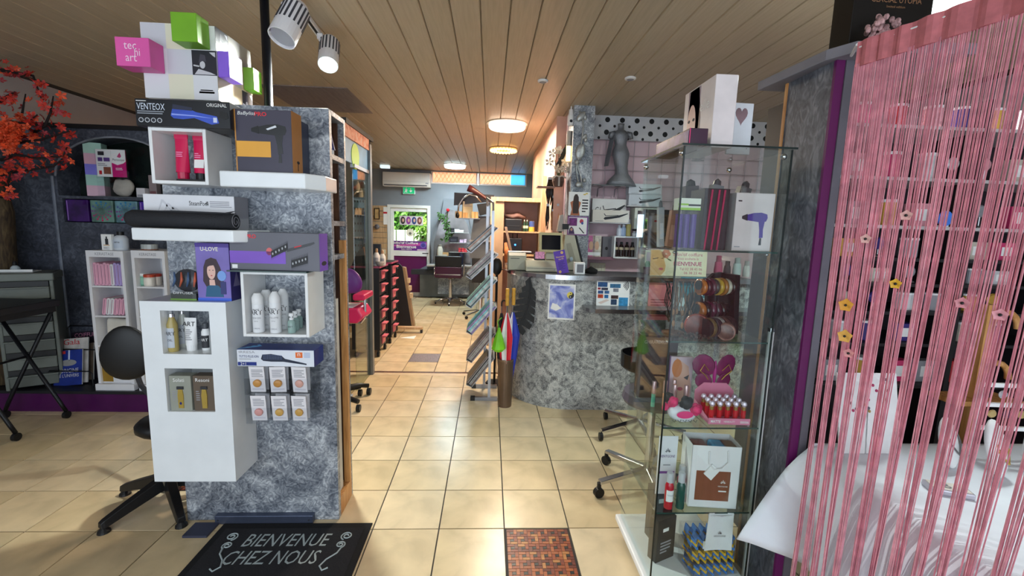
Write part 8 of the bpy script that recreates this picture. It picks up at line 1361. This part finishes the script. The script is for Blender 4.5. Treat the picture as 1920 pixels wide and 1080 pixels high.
for x, y, zz, r, c in ((-.03, .0, .085, .028, (224, 36, 104)), (-.055, .01, .06, .02, (224, 36, 104)), (-.045, .015, .10, .026, (16, 14, 16)), (.02, -.01, .085, .036, (18, 16, 18)), (.062, -.012, .058, .033, (224, 36, 104))):
    b = B()
    for k in range(9): a = k * 2.4; rr_ = r * (.3 + .08 * k); q = Vector((x + rr_ * .5 * math.cos(a), y - r * .4 + k * r * .06, zz + rr_ * .5 * math.sin(a))); b.sph(q, r * .5, r * .25, r * .5, 8, 5)
    obj(b, 'rose', mt(c, .6, var=.15, sc=60), o, True, smooth=True)
for k in range(5): obj(B().tube([(-.04 + k * .022, -.031, .02), (-.03 + k * .022, -.033, .012), (-.025 + k * .022, -.031, .022)], .0014, 4), 'scroll_paint', INK, o, True)
# shelf 4: paper bag, card, three sprays
z = SZ[3]
def lotus(F, a, c, s, m_, par, asp=1): 
    for t, l in ((90, 1), (60, .8), (120, .8), (30, .7), (150, .7)): ca, sa = math.cos(math.radians(t)), math.sin(math.radians(t)); dpoly(F, [(a + .2 * s * ca, c + .2 * s * sa * asp), (a + s * (.55 * l * ca - .09 * sa), c + s * asp * (.55 * l * sa + .09 * ca)), (a + s * l * ca, c + s * l * sa * asp), (a + s * (.55 * l * ca + .09 * sa), c + s * asp * (.55 * l * sa - .09 * ca))], m_, par, 'lotus_logo', local=True, h=.0012)
o, F = gbox('logo_card', 'white card with plum lotus logo leaning on the lower shelf', 'card', .795, 1.76, z, .085, .004, .27, (232, 230, 234)); f = F['f']; lotus(f, .5, .72, .26, INK, o, .32); dtext(f, .5, .66, .012, 'VENTGONE', mt((90, 50, 110), .5), o, width=.066, local=True); dq(f, .08, .36, .92, .40, mt((130, 80, 150), .5), o, local=True); dlines(f, .3, .5, .7, .54, 1, GREYINK, o, local=True)
for i, (x, y, c, lab, rl) in enumerate(((.772, 1.665, (190, 22, 44), 'red spray bottle with paper label at the front left of the shelf', 1), (.822, 1.665, (30, 80, 70), 'dark green spray bottle between the red ones', 0), (.848, 1.72, (176, 20, 50), 'red spray bottle standing behind the green one', 1))):
    o = lt('spray_bottle', lab, 'bottle', (x, y, z + .0006), [('body', [(.017, 0), (.018, .004), (.018, .10), (.012, .115)], mt(c, .12, var=.05, coat=.5)), ('pump', [(.012, .115), (.012, .13), (.007, .132), (.007, .145)], mt((222, 222, 226), .3)), ('clear_cap', [(.0145, .116), (.0145, .155), (.012, .158)], mt((206, 208, 212), .1, alpha=.5))], 'spray bottles on the lower shelf', 14)
    if rl: cyl_label(o, .018, .035, .085, PAPER, 1.0); cyl_text(o, 'lotion', .0185, .065, .008, GREYINK)
    smoothall(o)
o = thing('paper_bag', 'white paper carrier bag with brown panel on the lower shelf', 'bag', (.965, 1.72, z + .0006), -6); h_, w_, d_ = .275, .20, .12; PW = mt((234, 232, 232), .5, var=.02)
for nm, bx in (('front_sheet', (-w_ / 2, w_ / 2, -d_ / 2, -d_ / 2 + .002, 0, h_)), ('back_sheet', (-w_ / 2, w_ / 2, d_ / 2 - .002, d_ / 2, 0, h_)), ('side_sheet', (-w_ / 2, -w_ / 2 + .002, -d_ / 2, d_ / 2, 0, h_)), ('side_sheet', (w_ / 2 - .002, w_ / 2, -d_ / 2, d_ / 2, 0, h_)), ('bottom_sheet', (-w_ / 2, w_ / 2, -d_ / 2, d_ / 2, 0, .002))): obj(B().box(*bx), nm, PW, o, True)
f = Face((-w_ / 2, -d_ / 2, 0), (w_, 0, 0), (0, 0, h_)); dq(f, .12, .12, .82, .60, mt((134, 78, 50), .4, var=.05), o, 'brown_panel', local=True); lotus(f, .68, .40, .10, PAPER, o, .7); dtext(f, .68, .36, .006, 'VENTGONE', PAPER, o, width=.04, local=True, h=.0014); dq(f, .6, .27, .76, .29, PAPER, o, local=True, h=.0012); obj(B().tube([f.p(.34, .92, .003), f.p(.36, .72, .006), f.p(.46, .64, .008), f.p(.62, .66, .008), f.p(.74, .76, .006), f.p(.72, .94, .003)], .003, 6), 'cord_handle', PW, o, True); dpoly(f, [(.26, .56), (.42, .72), (.58, .62), (.42, .46)], PAPER, o, 'tag', local=True, h=.006)
for nm, x, c in (('brown_pack', -.05, (120, 60, 50)), ('blue_pack', .03, (50, 150, 200)), ('tan_pack', .07, (120, 100, 76))): obj(B().box(x - .035, x + .03, -.03, .04, .01, h_ - .015), nm, mt(c, .4, var=.06), o, True, bevel=.01)
o = thing('cloth_pouch', 'white cotton pouch with lotus logo hanging below the paper bag', 'pouch', (.985, 1.629, .22)); b = B().grid(lambda u, v: Vector(((u - .5) * (.105 + .012 * (1 - v)), -.001 + .006 * math.sin(u * 3.1416), .002 + v * .17)), 8, 6); obj(b, 'pouch_body', mt((226, 226, 228), .9, var=.04, bump=.3, bsc=90), o, True, sol=.003); obj(B().tube([(-.055, .002, .162), (0, -.004, .158), (.055, .002, .164)], .003, 6), 'drawstring', mt((206, 206, 208), .8), o, True); f = Face((-.05, -.003, 0), (.1, 0, 0), (0, 0, .17)); lotus(f, .5, .46, .14, INK, o, .6); dtext(f, .5, .41, .007, 'VENTGONE', INK, o, width=.05, local=True)
# bottom: bags of blue and yellow wavy curlers, black cartons
z = ZB
for k in range(3):
    o = thing('curler_bag', ['lowest', 'middle', 'topmost'][k] + ' clear bag of blue and yellow wavy curlers in the stack', 'bag', (.985, 1.70 + .006 * k, z + .0006 + k * .055), 8 - 5 * k, 'curler bags at the cabinet bottom'); obj(B().box(-.105, .105, -.06, .06, 0, .053), 'clear_bag', ACRYL, o, True)
    for j in range(6):
        c = (40, 120, 200) if (j % 3 != 1) ^ (k == 1) else (226, 180, 30); zz = .011 + (j % 3) * .0155; yy = -.05 if j < 3 else .0; b = B(); n = 28; pts = [(-.095 + .19 * i / n, .010 * math.sin(i * 1.35 + j)) for i in range(n + 1)]
        vs = [(x, yy + (.0 if q < 2 else .04) + s, zz + (.006 if q % 2 else -.006) + s * .5) for x, s in pts for q in range(4)]; fs = []
        for i in range(n): a = i * 4; fs += [(a, a + 4, a + 5, a + 1), (a + 2, a + 3, a + 7, a + 6), (a + 1, a + 5, a + 7, a + 3), (a, a + 2, a + 6, a + 4)]
        obj(b.add(vs, fs), 'wavy_curler', mt(c, .5, var=.08), o, True)
    if k == 2: obj(B().box(-.05, -.02, -.061, -.0602, .01, .045), 'price_tag', PAPER, o, True)
for i, (x, y, rz) in enumerate(((.80, 1.76, 24), (.84, 1.90, 10))): o, F = gbox('black_carton', ['black carton with white lettering lying tilted in front', 'black carton standing behind at the cabinet bottom'][i], 'box', x, y, z, .11, .05, .2 + .06 * i, (24, 24, 28), rz, .35); dq(F['f'], .3, .7, .6, .78, PAPER, o, local=True); dlines(F['f'], .2, .2, .8, .5, 4, GREYINK, o, local=True)
# white pole beside the cabinet
o = thing('white_pole', 'slim white pole between the glass cabinet and the partition', 'pole', (1.16, 1.70, 0)); obj(B().cyl((1.16, 1.70, 0), (1.16, 1.70, 1.15), .012, 12), 'tube', WHITE, o, smooth=True); obj(B().cyl((1.16, 1.70, 1.15), (1.16, 1.70, 1.165), .014, 12), 'cap', CHROME, o)
# ============================================================ right side: partition, string curtain, jewellery display
pt = thing('end_partition', 'dark grey plastered partition with purple front edge beside the cabinet', 'partition', (1.23, 1.7, 0)); PT_ = 2.155
obj(B().box(1.2, 1.255, 1.582, 1.82, 0, PT_), 'plaster_panel', POSTST, pt); obj(B().box(1.196, 1.258, 1.82, 1.835, 0, PT_), 'wood_edge', OAK, pt); obj(B().box(1.2, 1.232, 1.57, 1.582, 0, PT_), 'purple_strip', mt((104, 18, 92), .45, var=.05), pt); obj(B().box(1.232, 1.262, 1.565, 1.582, 0, PT_), 'metal_strip', mt((120, 118, 128), .4, .4, var=.05), pt)
obj(B().prism([(1.135, 1.93), (1.165, 1.58), (1.21, 1.50), (1.60, 1.47), (1.60, 1.93)], PT_, PT_ + .036, 'z'), 'cap_plank', mt((132, 130, 138), .5, var=.06), pt, bevel=.003)
ZP = PT_ + .0365
o, F = pbox('perfume_carton', 'tall black carton lettered GLACIAL UTOPIA on the partition plank', 'box', (1.44, 1.69, ZP), (.30, .10, .42), mt((17, 14, 15), .35, var=.1)); GDL = mt((150, 110, 80), .4); dtext(F['f'], .53, .485, .020, 'GLACIAL UTOPIA', GDL, o, width=.19, local=True); dtext(F['f'], .53, .43, .008, 'limited edition', GDL, o, width=.07, local=True)
b = B(); random.seed(6); p = W(1655, 48, y=1.56)
for k in range(60): c = Vector((p.x + random.gauss(0, .022), 1.56 + random.gauss(0, .014), max(ZP + .008, p.z + random.gauss(-.02, .022)))); b.sph(c, .009, .009, .011, 6, 4)
o = one(b, 'crystal_ornament', mt((176, 140, 140), .4, var=.6, sc=40), 'red and white rough crystal ornament on the plank before the carton', 'ornament'); obj(B().lathe((p.x, 1.56, ZP), [(.04, 0), (.035, .012), (.02, .03)], 12), 'foot', DKWOOD, o)
# string curtain
RAIL = [Vector((1.123, 1.391, 0)), Vector((1.157, 1.273, 0)), Vector((1.203, 1.104, 0)), Vector((1.237, .908, 0)), Vector((1.264, .694, 0))]
def rail(s):
    s = max(0, min(.9999, s)) * 4; i = int(s); return RAIL[i].lerp(RAIL[i + 1], s - i)
cu = thing('string_curtain', 'pink string curtain with a fabric header in front of the jewellery display', 'string curtain', (1.33, 1.3, 0)); HZ0, HZ1 = 2.063, 2.138; PKC = mt((198, 114, 120), .75, var=.08, sc=40); PKS = [mt(c, .8, var=.1, sc=30) for c in ((218, 146, 160), (204, 126, 142), (226, 160, 172))]
obj(B().grid(lambda u, v: rail(u) + Vector((.004 * math.sin(u * 70), .004 * math.sin(u * 50), HZ0 + (HZ1 - HZ0) * v)), 60, 2), 'fabric_header', PKC, cu, sol=.008); obj(B().tube([rail(k / 12) + Vector((.002, 0, HZ1 - .016)) for k in range(13)], .003, 8), 'rail_tube', WHITE, cu); p0 = rail(0); obj(B().tube([p0 + Vector((0, 0, HZ1 - .006)), Vector((1.21, 1.52, PT_ - .004))], .005, 6), 'rail_end', WHITE, cu)
random.seed(12); st = [B(), B(), B()]; cl = [(.02 + .075 * k + random.uniform(-.012, .012)) for k in range(14)]
for i in range(210):
    s = (i + random.random()) / 210; c = min(cl, key=lambda q: abs(q - s)); g_ = random.uniform(.6, .95); dr = .16 * s + random.uniform(-.006, .006); r = random.uniform(.0010, .0017); pts = []; ph = random.random() * 6; lb = random.uniform(.02, .1)
    for k in range(10):
        t = k / 9; z = HZ0 + .01 - t * (HZ0 - lb); ss = s + (c - s) * g_ * t ** 1.3 - dr * t ** 1.2 * (.4 + .6 * s); pts.append(rail(ss) + Vector((.010 * math.sin(ph + t * 3) * t, .006 * math.cos(ph) * t, z)) if ss > 0 else rail(0) + (rail(.01) - rail(0)) * ss * 100 + Vector((0, 0, z)))
    st[i % 3].tube(pts, r, 4, False)
for k in range(3): o = obj(st[k], 'strings', PKS[k], cu); o['kind'] = 'stuff'
for i, (px, py, c) in enumerate(((1587, 572, (226, 160, 60)), (1585, 630, (232, 176, 84)), (1624, 448, (226, 176, 170)), (1700, 404, (230, 176, 170)), (1592, 662, (222, 150, 150)), (1680, 532, (220, 170, 50)), (1805, 568, (214, 140, 150)), (1876, 590, (220, 150, 160)))):
    q = W(px, py, x=1.128 + .00031 * (px - 1580)); b = B(); r_ = .017 if i < 2 else .012
    for k in range(5): a = k * 1.2566 + .3; u = Vector((.5 * math.cos(a), -.86 * math.cos(a), math.sin(a))); v = Vector((-.5 * math.sin(a), .86 * math.sin(a), math.cos(a))); nn = Vector((-.86, -.5, 0)) * .005; b.add([q + nn * .2, q + u * r_ * .7 + v * r_ * .7 + nn, q + u * r_ * 1.3 + nn, q + u * r_ * .7 - v * r_ * .7 + nn], [(0, 1, 2, 3)])
    f = obj(b, 'flower', mt(c, .5, var=.1), cu, sol=.0012); obj(B().sph(q + Vector((-.006, -.004, 0)), .004, .004, .004, 8, 5), 'flower_heart', BLACK, f)
# table under white cloth
TZ = .745; TX, TY = 1.275, 1.54
tb = thing('display_table', 'small display table hidden under the white cloth', 'table', (1.75, 1.2, 0)); obj(B().box(TX + .05, 2.29, .7, TY - .03, TZ - .04, TZ - .014), 'table_top', LTWOOD, tb)
for x in (TX + .09, 2.25):
    for y in (.75, TY - .07): obj(B().box(x - .02, x + .02, y - .02, y + .02, 0, TZ - .04), 'leg', DKWOOD, tb)
def cloth(u, v):
    y = TY - u * (TY - .55)
    if v < .35: t = v / .35; return Vector((2.3 + (TX - 2.3) * t, y, TZ + .001 * math.sin(u * 20 + t * 9)))
    t = (v - .35) / .65; ro_ = min(1, t * 4); fo = .022 * math.sin(u * 26 + 1.0) * t + .012 * math.sin(u * 47) * t
    return Vector((TX - .02 * ro_ - (.05 + .20 * math.exp(-u * 14)) * t ** .8 - fo * min(1, u * 8), y + .05 * t * (1 - u) * 0, TZ - .004 * ro_ - .40 * t - .03 * t * math.sin(u * 3)))
o = one(B().grid(cloth, 60, 24), 'white_tablecloth', mt((226, 230, 238), .85, var=.02, bump=.1, bsc=300), 'white cloth draped over the display table behind the curtain', 'tablecloth', smooth=True, sol=.003)
def cap(u, v): a = cloth(0, .35 + .65 * v); bq = Vector((2.3, TY + .02, a.z)); return Vector((a.x + (bq.x - a.x) * u, TY + .012 * math.sin(u * 30) * v + .002, a.z))
obj(B().grid(cap, 30, 8), 'rear_drape', mt((226, 230, 238), .85, var=.02, bump=.1, bsc=300), o, smooth=True, sol=.003)
TT = TZ + .003
# earring easel, jewellery stands, little case
p = W(1625, 834, y=1.46); o = thing('earring_easel', 'tall white board with earrings leaning on the cloth', 'jewellery stand', (p.x, 1.46, TT), 0, None, -6); obj(B().prism([(-.10, 0), (.135, 0), (.105, .30), (-.125, .30)], 0, .006), 'board', WHITE, o, True); f = Face((-.1, 0, 0), (.2, 0, 0), (0, 0, .3)); random.seed(2)
for i in range(14): a, c_ = random.uniform(.08, .85), random.uniform(.45, .95); dell(f, a, c_, .022, .018, mt(random.choice([(110, 110, 120), (60, 56, 60), (190, 70, 110), (180, 150, 90)]), .3, .5), o, 'earring', local=True, h=.004, n=8)
obj(B().prism([(.0, 0), (.10, 0), (.0, .2)], -.003, .003, 'x'), 'prop', WHITE, o, True)
p = W(1835, 842, y=1.50); o = thing('earring_rack', 'white frame of bars hung with earrings on the cloth', 'jewellery stand', (p.x, 1.45, TT), -4)
for x in (-.09, .11): obj(B().box(x - .005, x + .005, -.005, .005, 0, .27), 'upright', WHITE, o, True)
for zz in (.265, .19, .1): obj(B().box(-.09, .11, -.006, .006, zz, zz + .014), 'bar', WHITE, o, True)
for i in range(7): obj(B().lathe((-.07 + i * .027, -.008, .165 if i % 2 else .24), [(.013, -.004), (.016, 0), (.013, .004)], 12, 'y'), 'hoop', mt([(40, 40, 46), (206, 176, 120), (200, 200, 206), (60, 50, 80)][i % 4], .3, .5), o, True)
for i, (px, py, lab, s) in enumerate(((1790, 855, 'white neck-shaped bust with a chain in front of the earring frame', 1), (1893, 810, 'white bust with golden bangle at the right edge', 1.1))):
    p = W(px, py, y=1.36 - .06 * i); o = thing('jewellery_bust', lab, 'jewellery stand', (p.x, 1.36 - .06 * i, TT), 20, None, -14); b = B().sph((0, 0, 0), .045 * s, .02 * s, .09 * s, 16, 10); b.xf(Matrix.Translation((0, 0, .088 * s))); obj(b, 'bust', WHITE, o, True, smooth=True); obj(B().tube([(-.03, -.012, .13), (-.03, -.02, .09), (0, -.026, .05), (.03, -.02, .09), (.03, -.012, .13)], .003, 6), 'chain', mt((120, 116, 116), .3, .7) if i == 0 else mt((206, 170, 90), .3, .8), o, True)
p = W(1768, 895, y=1.24); o = thing('letter_case', 'flat silver case with a B charm lying on the cloth', 'case', (p.x, 1.22, TT), -20); obj(B().box(-.055, .055, -.03, .03, 0, .018), 'case_base', mt((190, 186, 196), .2, .4, var=.06), o, True, bevel=.004); obj(B().box(-.048, .048, -.024, .024, .018, .02), 'velvet', mt((214, 206, 196), .8), o, True); dtext(Face((-.055, -.03, .02), (.11, 0, 0), (0, .06, 0)), .45, .5, .03, 'B', mt((150, 150, 156), .3, .8), o, local=True)
# shelf unit behind the curtain
dk = mt((34, 28, 32), .5, var=.1); JX0, JX1, JY = 1.36, 2.75, 1.88
ju = thing('jewellery_unit', 'dark shelf unit of accessories behind the string curtain', 'shelf unit', (2.0, 2.05, 0)); obj(B().box(JX0, JX1, JY + .30, JY + .32, 0, 2.15), 'back_panel', mt((52, 44, 50), .5, var=.15), ju)
for x in (JX0, 2.16, JX1): obj(B().box(x - .012, x + .012, JY, JY + .30, 0, 2.15), 'upright', dk, ju)
RZ = [2.03, 1.81, 1.60, 1.455, 1.34, 1.21, 1.06, .86]
for k, z in enumerate(RZ): obj(B().box(JX0 + .012, JX1 - .012, JY + .004, JY + .30, z - .014, z), 'shelf', mt((196, 190, 190), .3, var=.05) if k < 3 else dk, ju); 
random.seed(31); Q = [(200, 190, 176, 'beige'), (206, 60, 110, 'pink'), (190, 40, 50, 'red'), (214, 150, 160, 'rose'), (60, 50, 120, 'indigo'), (206, 160, 70, 'yellow'), (206, 204, 206, 'white'), (150, 150, 156, 'grey')]
rw = ['top', 'second', 'third', 'fourth', 'fifth', 'sixth', 'seventh', 'eighth']; od = ['first', 'second', 'third', 'fourth', 'fifth', 'sixth', 'seventh']
for k, z in enumerate(RZ):
    hh = min(.13, ((RZ[k - 1] if k else 2.19) - z) * .7)
    for i in range(7):
        x = 1.50 + i * .155 + random.uniform(-.02, .02)
        if abs(x - 2.16) < .05: continue
        c = Q[i % 8] if k == 0 else random.choice(Q); lab = '%s item, %s from the left on the %s shelf behind the curtain' % (c[3], od[i], rw[k])
        if k == 0 or random.random() < .35:
            o = lt('candle_jar', lab, 'jar', (x, JY + .08, z + .0006), [('wax', [(.034, 0), (.036, .004), (.036, hh * .8)], mt(c[:3], .4, var=.06)), ('lid', [(.037, hh * .8), (.037, hh * .9)], WHITE)], 'goods behind the curtain', 12)
        elif random.random() < .5:
            o, F = gbox('gift_box', lab, 'box', x, JY + .08, z, .09, .05, hh * .8, c[:3]); dq(F['f'], .2, .25, .8, .75, PAPER, o, 'label', local=True); o['group'] = 'goods behind the curtain'
        else:
            o = thing('trinket_stand', lab, 'jewellery', (x, JY + .08, z + .0006), 0, 'goods behind the curtain'); obj(B().lathe((0, 0, 0), [(.025, 0), (.022, .006), (.005, .012), (.005, hh * .6)], 10), 'foot', STEEL, o, True); obj(B().lathe((0, 0, hh * .6), [(.024, -.006), (.03, 0), (.024, .006)], 14, 'y'), 'ring', mt(c[:3], .3, .3), o, True)
p = W(1770, 428, y=1.87); o = thing('blue_disc', 'round bright blue tag standing on a shelf behind the curtain', 'tag', (p.x, 1.875, RZ[2] + .0006)); obj(B().lathe((p.x, 1.875, RZ[2] + .036), [(.034, 0), (.034, -.006)], 18, 'y'), 'disc', mt((70, 130, 230), .4, var=.1), o); obj(B().box(p.x - .02, p.x + .02, 1.87, 1.885, RZ[2] + .0006, RZ[2] + .006), 'foot', WHITE, o)
# wooden bracelet stand in front of the unit
p = W(1835, 690, y=1.70); o = thing('wood_stand', 'tall wooden stand with round arches at the right behind the curtain', 'display stand', (p.x, 1.70, 0)); obj(B().box(-.02, .02, -.015, .015, 0, 1.28), 'post', OAK, o, True); obj(B().box(-.14, .16, -.06, .06, .86, .88), 'tray', OAK, o, True); obj(B().box(-.1, .1, -.1, .1, 0, .02), 'foot', OAK, o, True)
for zz in (1.24, 1.02): obj(B().tube([(.02 + .06 - .06 * math.cos(a * .393), 0, zz - .06 + .07 * math.sin(a * .393)) for a in range(9)], .012, 8), 'arch', OAK, o, True, smooth=True)
